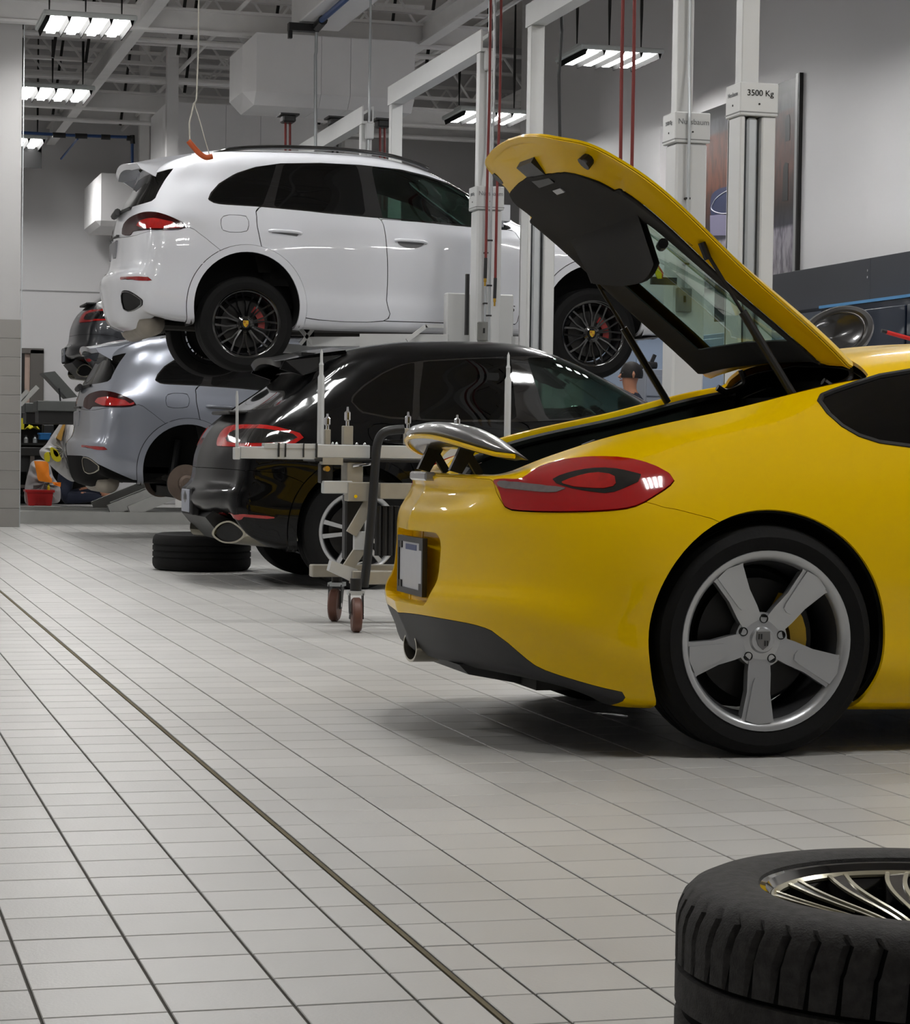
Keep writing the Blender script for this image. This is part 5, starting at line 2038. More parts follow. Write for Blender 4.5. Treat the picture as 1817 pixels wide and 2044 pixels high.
def lift(Yn, Yf, label, arms=None, elec=True):
    t = thing('car_lift', label, 'lift', (LX, (Yn + Yf) / 2, 0))
    if Yn is not None:
        lift_near_post(t, Yn)
    lift_far_post(t, Yf)
    # gantry beam between the post tops
    b = MB()
    b.box((LX - 0.09, Yn - 0.09, 4.05), (LX + 0.025, Yf + 0.09, 4.075))
    b.box((LX - 0.09, Yn - 0.09, 4.075), (LX - 0.075, Yf + 0.09, 4.22))
    b.box((LX + 0.012, Yn - 0.09, 4.075), (LX + 0.025, Yf + 0.09, 4.22))
    b.build('gantry_beam', M_LIFT, t)
    if elec:
        MB().box((LX - 0.055, Yn - 0.12, 3.90), (LX + 0.025, Yn - 0.05, 4.06), 0.01).build('junction_box', M_LIFT, t)
        MB().tube([(LX - 0.02, Yn - 0.09, 4.06), (LX - 0.02, Yn - 0.09, 5.9)], 0.012, 8).build('conduit', M_GALV, t)
        MB().tube([(LX - 0.02, Yn - 0.08, 3.90), (LX - 0.02, Yn - 0.08, 3.3), (LX - 0.03, Yn - 0.13, 2.95), (LX - 0.03, Yn - 0.12, 1.85)], 0.010, 8).build('conduit', M_GALV, t)
        cb = MB().box((LX - 0.09, Yn - 0.135, 1.76), (LX + 0.005, Yn - 0.095, 1.91), 0.006).build('switch_box', mat('box_grey', (120, 120, 116), 0.5, metal=0.3), t)
        MB().box((LX - 0.05, Yn - 0.138, 1.82), (LX - 0.035, Yn - 0.13, 1.86)).build('key_slot', M_BLACKM, cb)
        for z in (2.45, 2.05):
            MB().box((LX - 0.045, Yn - 0.132, z), (LX - 0.015, Yn - 0.09, z + 0.012)).build('pipe_clip', M_DARKSTEEL, t)
    return t


# lift of the white car
LX = 5.10
liftA = lift(17.80, 20.75, 'grey two-post lift that carries the raised white SUV')
for yy, yb in ((17.95, 18.45), (20.6, 19.75)):
    lift_arm(liftA, (LX - 0.25, yy, 1.76), (LX - 1.30, yb, 1.76), 1.85)
    lift_arm(liftA, (LX + 0.25, yy, 1.76), (LX + 0.95, yb, 1.76), 1.85)
    s_ = 1 if yy < 19 else -1
    MB().box((LX - 0.28, yy - 0.02 - (0.0 if s_ > 0 else 0.06), 1.66), (LX + 0.28, yy + 0.08 - (0.0 if s_ > 0 else 0.06), 2.15), 0.01).build('carriage', M_LIFT, liftA)
    MB().bar((LX - 0.30, yy, 1.88), (LX - 0.45, yy, 1.88), 0.03, 0.03).build('foot_guard', M_LIFT, liftA)
    MB().bar((LX - 0.44, yy, 1.88), (LX - 0.60, yy, 1.76), 0.03, 0.03).build('foot_guard', M_LIFT, liftA)
MB().box((LX - 0.205, 17.62, 1.80), (LX - 0.18, 17.66, 2.28)).build('rubber_strip', M_BLACK, liftA)
# crossed pad carrier at the arm end
c = on_y(612, 672, 18.4)
for sg in (-1, 1):
    MB().bar(c + np.array((-0.05 * sg, 0, -0.06)), c + np.array((0.05 * sg, 0, 0.06)), 0.03, 0.03).build('pad_fork', M_LIFT, liftA)
# hoses at the near post of that lift
def hang_hose(pts, Y, label, ends=True, r=0.011):
    t = thing('air_hose', label, 'hose', tuple(on_y(*pts[-1], Y)))
    P3 = [on_y(x, y, Y) for x, y in pts]
    MB().tube(P3, r, 8).build('hose', M_REDHOSE, t, True)
    e = P3[-1]
    MB().tube([e, e - np.array((0.003, 0, 0.16))], r * 1.25, 8).build('sleeve', M_BLACK, t, True)
    MB().tube([e - np.array((0.003, 0, 0.16)), e - np.array((0.003, 0, 0.185)), e - np.array((0.003, 0, 0.19)), e - np.array((0.003, 0, 0.22))], [0.012, 0.012, 0.008, 0.008], 8).build('brass_coupling', M_BRASS, t, True)
    return t


hang_hose([(980, -10), (977, 200), (972, 400), (970, 515)], 17.5, 'left dark red hose with brass end in front of the grey post')
hang_hose([(1001, -10), (998, 200), (992, 400), (989, 555)], 17.5, 'right dark red hose with brass end in front of the grey post')
hang_hose([(1244, -10), (1241, 150), (1238, 420)], 13.2, 'left one of two long red hoses above the yellow hatch')
hang_hose([(1267, -10), (1265, 150), (1260, 420)], 13.2, 'right one of two long red hoses above the yellow hatch')
t = thing('power_conduit', 'thin white conduit between the red hoses at the grey post', 'conduit', tuple(on_y(985, 600, 17.55)))
MB().tube([on_y(988, -10, 17.55), on_y(986, 200, 17.55), on_y(979, 480, 17.55), on_y(976, 680, 17.55)], 0.010, 8).build('pipe', M_GALV, t)
for y in (480, 570, 630):
    p = on_y(978 - (y - 480) * 0.015, y, 17.55)
    MB().box(p - np.array((0.02, 0.015, 0.006)), p + np.array((0.02, 0.015, 0.006))).build('pipe_clip', M_DARKSTEEL, t)
# lifts of the black car, the yellow car and the silver car
LX = 5.14
liftM = lift(13.48, 16.55, 'grey two-post lift standing at the black SUV, post with lettering plate')
MB().tube([on_y(1120, -10, 16.3), on_y(1122, 60, 16.3), on_y(1116, 150, 16.3), on_y(1119, 330, 16.3)], 0.012, 8).build('power_cable', M_BLACK, liftM)
liftS = lift(22.15, 25.1, 'far grey two-post lift behind the white SUV at the silver car')
for yy, yb in ((22.3, 22.2), (24.95, 24.2)):
    lift_arm(liftS, (LX - 0.25, yy, 0.42), (LX - 1.30, yb + 0.25, 0.42), 0.50)
LX = 5.075
liftY = lift(9.35, 12.28, 'grey two-post lift at the yellow car whose plate reads 3500 Kg')

# ================================================================== platform lift at the far left
RUN = mat('runway_grey', (92, 94, 92), 0.5, metal=0.3, var=0.15, vscale=5)
RUN_L = mat('runway_light', (176, 176, 172), 0.5, metal=0.3, var=0.1)
t = thing('platform_lift', 'scissor platform lift carrying the dark grey SUV at the far left', 'lift', (4.6, 26.95, 0))
for k, y in enumerate((25.95, 27.55)):
    MB().box((2.30, y, 1.25), (7.4, y + 0.5, 1.365), 0.008).build('runway', RUN, t)
    MB().box((2.32, y + 0.03, 1.12), (7.2, y + 0.47, 1.25)).build('runway_beam', M_DARKSTEEL, t)
    for yy in (y + 0.02, y + 0.40):
        b = MB()
        b.box((2.05, yy, 0.11), (7.2, yy + 0.08, 0.135))
        b.box((2.05, yy, 0.0), (7.2, yy + 0.012, 0.11))
        b.build('base_rail', RUN_L, t)
    # scissor legs
    MB().bar((3.35, y + 0.14, 0.14), (5.75, y + 0.14, 1.14), 0.09, 0.13).build('scissor_leg', RUN_L, t)
    MB().bar((3.15, y + 0.36, 0.14), (5.55, y + 0.36, 1.14), 0.09, 0.13).build('scissor_leg', RUN_L, t)
    MB().bar((5.75, y + 0.25, 0.14), (3.35, y + 0.25, 1.14), 0.07, 0.12).build('scissor_leg', RUN, t)
# raised end flap with its prop
a, b2 = on_y(86, 744, 26.2), on_y(150, 792, 26.2)
MB().prism([a, a + np.array((0.13, 0, 0.02)), b2 + np.array((0.03, 0, 0.0)), b2 + np.array((-0.09, 0, -0.02))], (0, 0.45, 0)).build('end_flap', RUN, t)
MB().tube([on_y(118, 775, 26.1), on_y(121, 805, 26.1)], 0.01, 6).build('flap_prop', M_BLACK, t)
for k in range(2):
    p0, p1 = on_y(28 + 12 * k, 812 - 4 * k, 25.7), on_y(55 + 20 * k, 780 - 8 * k, 25.7)
    MB().bar(p0, p1, 0.05, 0.05).build('guard_rail', RUN_L, t)
MB().box((on_y(40, 0, 26)[0], 26.1, 0.9), (on_y(48, 0, 26)[0], 26.18, 1.25)).build('control_post', RUN, t)

# ================================================================== measuring trolley behind the yellow car
Yt = 11.35
t = thing('measuring_trolley', 'aluminium measuring jig trolley on casters beside the black car', 'trolley', tuple(on_z(710, 1262)))
M_JIG = mat('jig_aluminium', (196, 198, 198), 0.4, metal=0.35, var=0.08, vscale=14)
M_JIG_D = mat('jig_worn', (165, 160, 148), 0.45, metal=0.5, var=0.2, vscale=10)
zc = on_y(600, 906, Yt)[2]


def jx(px_, Y=Yt, py=900):
    return on_y(px_, py, Y)[0]


def jz(py, Y=Yt, px_=700):
    return on_y(px_, py, Y)[2]


MB().box((jx(478), Yt - 0.03, jz(918)), (jx(640), Yt + 0.03, jz(894)), 0.003).build('beam_end', M_JIG, t)
MB().box((jx(525), Yt - 0.035, jz(897)), (jx(640), Yt + 0.035, jz(887)), 0.002).build('beam_cap', M_JIG, t)
MB().box((jx(629), Yt - 0.045, jz(915)), (jx(735), Yt + 0.045, jz(888)), 0.004).build('beam_sleeve', M_JIG, t)
MB().box((jx(735), Yt - 0.03, jz(913)), (jx(752), Yt + 0.03, jz(890)), 0.002).build('beam_joint', M_BLACK, t)
MB().box((jx(752), Yt - 0.045, jz(915)), (jx(1060), Yt + 0.045, jz(888)), 0.004).build('beam_sleeve', M_JIG, t)
MB().box((jx(625), Yt - 0.05, jz(922)), (jx(1040), Yt + 0.25, jz(916)), 0.003).build('top_plate', M_DARKSTEEL, t)
MB().box((jx(640), Yt - 0.06, jz(928)), (jx(680), Yt + 0.02, jz(914))).build('plate_edge', M_JIG_D, t)
for x0, w in ((552, 3), (566, 2), (602, 2), (627, 3)):
    MB().box((jx(x0), Yt - 0.047, jz(914)), (jx(x0 + w), Yt + 0.047, jz(886))).build('clamp_band', M_DARKSTEEL, t)
# left upright pin
MB().tube([(jx(472), Yt - 0.02, jz(918)), (jx(471), Yt - 0.02, jz(815)), (jx(470.5), Yt - 0.02, jz(795)), (jx(470.5), Yt - 0.02, jz(785))], [0.009, 0.007, 0.007, 0.004], 8).build('pin', M_JIG, t, True)
MB().box((jx(466), Yt - 0.04, jz(920)), (jx(477), Yt + 0.02, jz(896)), 0.003).build('pin_holder', M_JIG, t)


def spindle(xp, top, bot, Y, name='spindle'):
    x = jx(xp, Y, (top + bot) / 2)
    z0, z1 = jz(bot, Y, xp), jz(top, Y, xp)
    h = z1 - z0
    MB().lathe([(0.0, 0), (0.0175, 0), (0.0175, h * .70), (0.011, h * .73), (0.011, h * .82), (0.0125, h * .83), (0.0075, h * .86), (0.0070, h * .96), (0.0, h)], (x, Y, z0), 'z', 8).build(name, M_JIG, t, True, 25)


spindle(641, 695, 888, Yt)
spindle(1014, 702, 888, Yt)


def stub(xp, top, bot, Y, w=0.03):
    x = jx(xp, Y)
    z0, z1 = jz(bot, Y, xp), jz(top, Y, xp)
    h = z1 - z0
    MB().box((x - w / 2, Y - w / 2, z0), (x + w / 2, Y + w / 2, z0 + h * .5), 0.003).build('stub_post', M_JIG_D, t)
    MB().lathe([(0.0, h * .5), (0.009, h * .5), (0.009, h * .62), (0.016, h * .66), (0.016, h * .85), (0.006, h * .9), (0.005, h), (0.0, h)], (x, Y, z0), 'z', 10).build('stub_tip', M_CHROME, t, True)


stub(653, 826, 888, Yt + 0.02)
stub(693, 812, 888, Yt + 0.05, 0.05)
stub(912, 828, 888, Yt + 0.05, 0.04)
stub(814, 822, 888, Yt + 0.05, 0.04)
for xp in (664, 672, 712, 728):
    x = jx(xp)
    MB().lathe([(0, 0), (0.008, 0), (0.008, 0.006), (0.004, 0.012), (0, 0.013)], (x, Yt, jz(888)), 'z', 10).build('bolt', M_CHROME, t, True)
# carriage below the beam
MB().box((jx(690), Yt - 0.04, jz(980)), (jx(722), Yt + 0.10, jz(922)), 0.004).build('upright_block', M_JIG_D, t)
MB().box((jx(642), Yt - 0.06, jz(985)), (jx(700), Yt + 0.0, jz(960)), 0.004).build('side_rail', M_JIG, t)
MB().box((jx(690), Yt - 0.07, jz(1000)), (jx(742), Yt + 0.02, jz(962)), 0.004).build('clamp_block', M_JIG_D, t)
MB().box((jx(755), Yt - 0.05, jz(995)), (jx(1040), Yt + 0.02, jz(963)), 0.004).build('side_rail', M_JIG_D, t)
MB().box((jx(640), Yt - 0.02, jz(965)), (jx(664), Yt + 0.06, jz(925)), 0.004).build('side_bracket', M_DARKSTEEL, t)
MB().cyl((jx(648), Yt - 0.075, jz(936)), (jx(648), Yt - 0.03, jz(936)), 0.014, 10).build('bolt', M_BRASS, t, True)
MB().cyl((jx(704), Yt - 0.085, jz(990)), (jx(704), Yt - 0.065, jz(990)), 0.009, 10).build('bolt', M_CHROME, t, True)
MB().tube([(jx(700), Yt - 0.05, jz(930)), (jx(740), Yt - 0.05, jz(924))], 0.008, 8).build('lever', M_CHROME, t)
MB().box((jx(700), Yt + 0.10, jz(1120)), (jx(740), Yt + 0.18, jz(985)), 0.01).build('lift_column', M_BLACK, t)
# scissor bars
MB().bar((jx(738), Yt - 0.04, jz(998)), (jx(700), Yt - 0.04, jz(1065)), 0.025, 0.055).build('scissor_bar', M_JIG_D, t)
MB().bar((jx(735), Yt - 0.03, jz(1070)), (jx(690), Yt - 0.03, jz(1140)), 0.025, 0.055).build('scissor_bar', M_JIG_D, t)
MB().box((jx(705), Yt - 0.045, jz(1098)), (jx(742), Yt - 0.02, jz(1060)), 0.004).build('link_plate', M_JIG, t)
for k in range(4):
    MB().cyl((jx(762 + 12 * k), Yt + 0.05, jz(1110)), (jx(762 + 12 * k), Yt + 0.05, jz(1010)), 0.018, 10).build('hydraulic_cylinder', (M_BLACK, M_DARKSTEEL)[k % 2], t, True)
# lower frame
MB().prism([(jx(655), Yt - 0.06, jz(1138)), (jx(660), Yt - 0.06, jz(1118)), (jx(712), Yt - 0.06, jz(1135)), (jx(712), Yt - 0.06, jz(1165))], (0, 0.06, 0)).build('lower_bracket', M_JIG, t)
MB().box((jx(700), Yt - 0.08, jz(1165)), (jx(1040), Yt + 0.0, jz(1138)), 0.005).build('lower_rail', M_JIG_D, t)
MB().box((jx(655), Yt + 0.35, jz(1160)), (jx(1040), Yt + 0.43, jz(1135)), 0.005).build('lower_rail', M_JIG_D, t)


def caster(c, R, yaw):
    cx, cy = c
    ca, sa = math.cos(yaw), math.sin(yaw)
    axv = np.array((-sa, ca, 0))
    dv = np.array((ca, sa, 0))
    cc = np.array((cx, cy, R))
    wv = 0.023
    b = MB()
    n = 28
    V, F = [], []
    prof = [(0, -wv), (R * .55, -wv), (R * .9, -wv), (R, -wv * .6), (R, wv * .6), (R * .9, wv), (R * .55, wv), (0, wv)]
    for k in range(n):
        a = 2 * math.pi * k / n
        for r, h in prof:
            V.append(cc + dv * r * math.cos(a) + np.array((0, 0, r * math.sin(a))) + axv * h)
    m = len(prof)
    for k in range(n):
        for i in range(m - 1):
            F.append((k * m + i, ((k + 1) % n) * m + i, ((k + 1) % n) * m + i + 1, k * m + i + 1))
    w = add_mesh('caster_wheel', V, F, mat('caster_brown', (92, 58, 46), 0.5, var=0.2), t, True)
    MB().cyl(cc - axv * 0.036, cc + axv * 0.036, 0.012, 12).build('axle', M_CHROME, w, True)
    for s_ in (-1, 1):
        p = cc + axv * s_ * 0.030
        MB().prism([p + dv * a + np.array((0, 0, z)) for a, z in ((-0.02, -0.02), (0.02, -0.02), (0.075, R + 0.02), (0.0, R + 0.02))], axv * s_ * 0.005).build('fork', M_BLACK, w)
    top = cc + dv * 0.045 + np.array((0, 0, R + 0.02))
    MB().bar(top - axv * 0.04, top + axv * 0.04, 0.09, 0.02).build('fork_top', M_GALV, w)
    MB().cyl(top, top + np.array((0, 0, 0.07)), 0.028, 14).build('swivel', M_DARKSTEEL, w, True)


g1, g2 = on_z(711, 1262), on_z(668, 1240)
caster((g1[0], g1[1]), 0.085, 1.45)
caster((g2[0], g2[1]), 0.085, 1.15)
g3, g4 = on_z(1000, 1240), on_z(960, 1215)
caster((g3[0], g3[1]), 0.085, 1.0)
caster((g4[0], g4[1]), 0.085, 1.6)
# bent push handle
H = [on_y(x, y, Yt - 0.13) for x, y in ((806, 857), (790, 858), (772, 861), (760, 870), (754, 885), (751, 905), (747, 960), (741, 1040), (733, 1120), (727, 1172))]
MB().tube(catmull(H, 4), 0.023, 12).build('push_handle', M_BLACK, t, True)

# ================================================================== loose tyres and wheels
def flat_tyre(name, label, c, R, rr, w, shoulder=0, m=M_RUBBER):
    t = thing(name, label, 'wheel' if name == 'wheel' else 'tyre', c)
    return t


# tyre lying behind the black car
c = (2.66, 16.62, 0.0)
t = thing('tyre_carcass', 'black tyre lying flat on the floor under the black car tail', 'tyre', c)
pr = [(0.245, 0.02), (0.30, 0.0), (0.335, 0.01), (0.35, 0.03), (0.355, 0.05), (0.355, 0.085), (0.348, 0.088), (0.348, 0.098), (0.355, 0.10), (0.355, 0.13), (0.348, 0.132), (0.348, 0.142), (0.355, 0.145), (0.355, 0.175), (0.348, 0.178), (0.348, 0.188), (0.355, 0.19), (0.355, 0.21), (0.35, 0.235), (0.335, 0.255), (0.30, 0.265), (0.245, 0.245), (0.235, 0.22), (0.235, 0.04), (0.245, 0.02)]
MB().lathe(pr, c, 'z', 64).build('tyre', M_RUBBER, t, True, 30)

# wheel lying in the foreground
FC = np.array((1.515, 2.945, 0.0))
FW, FR, FRR = 0.30, 0.362, 0.240
t = thing('wheel_assembly', 'wheel with black and bright twin-spoke rim lying in the foreground', 'wheel', tuple(FC))
M_TREAD = mat('worn_tread', (58, 57, 56), 0.8, var=0.8, vscale=60, bump=0.3, bscale=300, spec=0.3)
prof = [(FRR, 0.285), (FRR + 0.006, 0.296), (FRR + 0.02, 0.300), (FRR + 0.045, 0.3015), (FR - 0.04, 0.298), (FR - 0.022, 0.290), (FR - 0.010, 0.278), (FR - 0.003, 0.262), (FR, 0.245), (FR, 0.238), (FR, 0.190),
        (FR - 0.009, 0.188), (FR - 0.009, 0.183), (FR, 0.181), (FR, 0.157), (FR, 0.132), (FR - 0.010, 0.129), (FR - 0.010, 0.115), (FR, 0.112), (FR, 0.090), (FR, 0.082), (FR - 0.010, 0.079), (FR - 0.010, 0.066), (FR, 0.063), (FR, 0.045), (FR - 0.004, 0.03), (FR - 0.02, 0.01), (FR - 0.05, 0.0), (FRR, 0.012)]
NSEG = 300
V, F = [], []
m_ = len(prof)
for k in range(NSEG):
    a = 2 * math.pi * k / NSEG
    cut_ = (k % 6) == 0
    for i, (r, h) in enumerate(prof):
        rr_, aa = r, a
        if 6 <= i <= 10:
            aa += (10 - i) * 0.009          # shoulder grooves lean
            if cut_ and i <= 9:
                rr_ -= 0.008
        V.append((FC[0] + rr_ * math.cos(aa), FC[1] + rr_ * math.sin(aa), h))
for k in range(NSEG):
    k2 = (k + 1) % NSEG
    for i in range(m_ - 1):
        F.append((k * m_ + i, k * m_ + i + 1, k2 * m_ + i + 1, k2 * m_ + i))
ty = add_mesh('tyre', V, F, [M_TREAD, mat('groove_shade', (7, 7, 7), 0.9, spec=0.1)], t, True, 25)  # shade of the grooves put into a second, black colour
mi = []
for k in range(NSEG):
    for i in range(m_ - 1):
        deep = (k % 6 in (0, 5) and k % 6 == 0 and 6 <= i <= 9) or (prof[i][0] < FR - 0.008 and prof[i + 1][0] < FR - 0.008 and 10 < i < 25)
        mi.append(1 if deep else 0)
ty.data.polygons.foreach_set('material_index', mi)
M_RIMF = mat('rim_black_gloss', (14, 14, 15), 0.15, coat=1.0)
M_RIME = mat('rim_machined_edge', (205, 200, 178), 0.25, metal=0.75)
MB().lathe([(FRR + 0.004, 0.292), (FRR - 0.004, 0.290), (FRR - 0.012, 0.278), (FRR - 0.022, 0.262), (FRR - 0.03, 0.22), (FRR - 0.035, 0.10), (FRR - 0.01, 0.02)], tuple(FC), 'z', 96).build('rim_barrel', M_RIMF, ty, True, 40)
MB().lathe([(FRR - 0.012, 0.2795), (FRR - 0.016, 0.281), (FRR - 0.021, 0.276), (FRR - 0.021, 0.272)], tuple(FC), 'z', 96).build('rim_edge', M_RIME, ty, True, 40)
for z_, r_ in ((0.0, 0), ):
    MB().lathe([(0.0, 0.08), (0.2, 0.08)], tuple(FC), 'z', 32).build('rim_floor', M_BLACKM, ty)


def spoke_path(a0, side, n=14):
    """one of a twin spoke: starts tangentially near the hub and fans out"""
    P_ = []
    for k in range(n):
        q = k / (n - 1)
        r = 0.045 + (FRR - 0.018 - 0.045) * q
        ang = a0 + side * (0.20 * q - 0.05) + 0.16 * math.sin(q * math.pi) * side
        z = 0.215 + 0.062 * q ** 0.6
        P_.append((r, ang, z))
    return P_


def ribbon(path, w, h, dz=0.0):
    """bar of width w and depth h following (r, a, z)"""
    C_ = [np.array((FC[0] + r * math.cos(a), FC[1] + r * math.sin(a), z + dz)) for r, a, z in path]
    V, F = [], []
    n = len(C_)
    for i in range(n):
        d = C_[min(i + 1, n - 1)] - C_[max(i - 1, 0)]
        s_ = np.cross(d, (0, 0, 1.0))
        s_ /= np.linalg.norm(s_)
        ww = w[i] if isinstance(w, list) else w
        V += [C_[i] + s_ * ww / 2, C_[i] - s_ * ww / 2, C_[i] - s_ * ww / 2 - np.array((0, 0, h)), C_[i] + s_ * ww / 2 - np.array((0, 0, h))]
    for i in range(n - 1):
        for k in range(4):
            F.append((4 * i + k, 4 * i + (k + 1) % 4, 4 * i + 4 + (k + 1) % 4, 4 * i + 4 + k))
    F += [(3, 2, 1, 0), (4 * n - 4, 4 * n - 3, 4 * n - 2, 4 * n - 1)]
    return V, F


for k in range(14):
    a0 = 0.30 + k * 2 * math.pi / 14
    pth = spoke_path(a0, 1, 18)
    wd = [0.016 + 0.020 * i / 17 for i in range(18)]
    sp_o = MB().add(*ribbon(pth, wd, 0.05)).build('spoke', M_RIMF, ty, True, 30)
    for e in (-1, 1):
        off = [(r, a + e * (wd[i] / 2 - 0.003) / max(r, 0.05), z) for i, (r, a, z) in enumerate(pth)]
        MB().add(*ribbon(off, 0.0065, 0.004, 0.0022)).build('spoke_edge', M_RIME, sp_o, True, 30)
MB().lathe([(0, 0.225), (0.03, 0.225), (0.036, 0.220), (0.06, 0.214), (0.08, 0.20), (0.08, 0.15)], tuple(FC), 'z', 40).build('hub', M_RIME, ty, True, 30)

# ================================================================== right wall: valance, cabinets, poster
M_VAL = mat('valance_grey', (52, 53, 58), 0.5, var=0.1, vscale=5)
M_CAB_B = mat('dark_blue_cabinet', (14, 26, 44), 0.35, coat=0.3)
M_CAB_L = mat('light_blue_cabinet', (150, 166, 188), 0.45)
t = thing('wall_valance', 'dark grey metal valance along the right wall', 'panel', (XW - 0.1, 14, 2.27))
edges = [22.9, on_x(1742, 540, XW - 0.2)[1], 15.6, 11.8, 8.0]
for k in range(4):
    MB().box((XW - 0.22, edges[k + 1] + 0.004, 2.28), (XW - 0.02, edges[k], 2.67), 0.003).build('valance_panel', M_VAL, t)
for z in (2.56, 2.50):
    p = edges[1]
    MB().cyl((XW - 0.225, p + 0.05, z), (XW - 0.215, p + 0.05, z), 0.012, 10).build('screw', M_CHROME, t)
# blue cabinets below
t = thing('tool_cabinet', 'dark blue tall cabinet under the valance at the right edge', 'cabinet', (XW - 0.35, 18.0, 0))
MB().box((XW - 0.62, 15.8, 0.0), (XW - 0.24, 19.3, 2.22), 0.008).build('body', M_CAB_B, t)
MB().box((XW - 0.64, 15.8, 2.21), (XW - 0.24, 19.3, 2.235)).build('top_edge', mat('blue_edge', (90, 150, 200), 0.3, metal=0.3), t)
for k in range(4):
    d_ = MB().box((XW - 0.645, 15.85 + k * 0.86, 0.1), (XW - 0.62, 16.67 + k * 0.86, 2.15), 0.006).build('door', M_CAB_B, t)
    MB().box((XW - 0.665, 16.60 + k * 0.86, 1.0), (XW - 0.645, 16.63 + k * 0.86, 1.25)).build('handle', M_CHROME, d_)
t = thing('tool_cabinet', 'pale blue low cabinet between the lift post and the dark blue one', 'cabinet', (XW - 0.35, 20.8, 0))
MB().box((XW - 0.62, 19.5, 0.0), (XW - 0.24, 22.6, 2.1), 0.008).build('body', M_CAB_L, t)
for k in range(3):
    d_ = MB().box((XW - 0.645, 19.55 + k * 1.02, 0.1), (XW - 0.62, 20.52 + k * 1.02, 2.05), 0.006).build('door', M_CAB_L, t)
    MB().box((XW - 0.665, 20.45 + k * 1.02, 1.0), (XW - 0.645, 20.48 + k * 1.02, 1.25)).build('handle', M_CHROME, d_)
t = thing('work_lamp', 'red bar lamp at the right edge behind the yellow roof', 'lamp', tuple(on_y(1800, 672, 12.0)))
MB().tube([on_y(1770, 663, 12.0), on_y(1835, 681, 12.0)], 0.012, 10).build('tube', mat('red_bar', (200, 20, 12), 0.4), t, True)
MB().tube([on_y(1760, 660, 12.0), on_y(1771, 663, 12.0)], 0.011, 10).build('end_cap', M_BLACK, t, True)
MB().tube([on_y(1835, 681, 12.0), on_y(1842, 683, 12.0), np.array((on_y(1842, 683, 12.0)[0], 12.0, 0.0))], 0.012, 8).build('stand', M_BLACK, t)
# wheel on the machine behind the yellow roof
Yb = 9.9
t = thing('balancer_wheel', 'dark wheel clamped on a machine behind the yellow roof', 'wheel', tuple(on_y(1690, 660, Yb)))
c0 = on_y(1668, 668, Yb)
u1 = on_y(1740, 632, Yb) - c0
u1 /= np.linalg.norm(u1)
nv_ = np.array((0.12, -0.80, 0.36))
nv_ -= u1 * (nv_ @ u1)
nv_ /= np.linalg.norm(nv_)
u2 = np.cross(nv_, u1)


def tilt_lathe(prof, n=56, ky=0.62):
    V, F = [], []
    m = len(prof)
    for k in range(n):
        a = 2 * math.pi * k / n
        for r, h in prof:
            V.append(c0 + u1 * r * math.cos(a) + u2 * r * ky * math.sin(a) + nv_ * h)
    for k in range(n):
        k2 = (k + 1) % n
        for i in range(m - 1):
            F.append((k * m + i, k2 * m + i, k2 * m + i + 1, k * m + i + 1))
    return V, F


MB().add(*tilt_lathe([(0.15, 0.01), (0.165, 0.02), (0.19, 0.015), (0.205, -0.01), (0.21, -0.04), (0.21, -0.14), (0.19, -0.18), (0.14, -0.18)])).build('tyre', mat('shiny_tyre', (40, 39, 40), 0.35, coat=0.3), t, True, 40)
MB().add(*tilt_lathe([(0.153, 0.012), (0.150, 0.016), (0.146, 0.012), (0.144, 0.0)])).build('rim_edge', M_CHROME, t, True)
MB().add(*tilt_lathe([(0.146, 0.0), (0.10, -0.03), (0.0, -0.04)])).build('rim_disc', mat('dark_rim', (38, 38, 40), 0.3, coat=0.5), t, True)
MB().bar(c0 - nv_ * 0.16, c0 - nv_ * 0.16 - np.array((0, 0, c0[2])) + nv_ * 0.0, 0.10, 0.10).build('machine_column', M_CAB_B, t)

# poster on the right wall
XP = XW - 0.03
t = thing('wall_poster', 'large framed poster of a street scene with a blue car on the right wall', 'poster', (XP, 22.6, 2.7))
Y0p, Y1p = 21.28, 25.0
zt_, zb_ = 4.62, 2.68


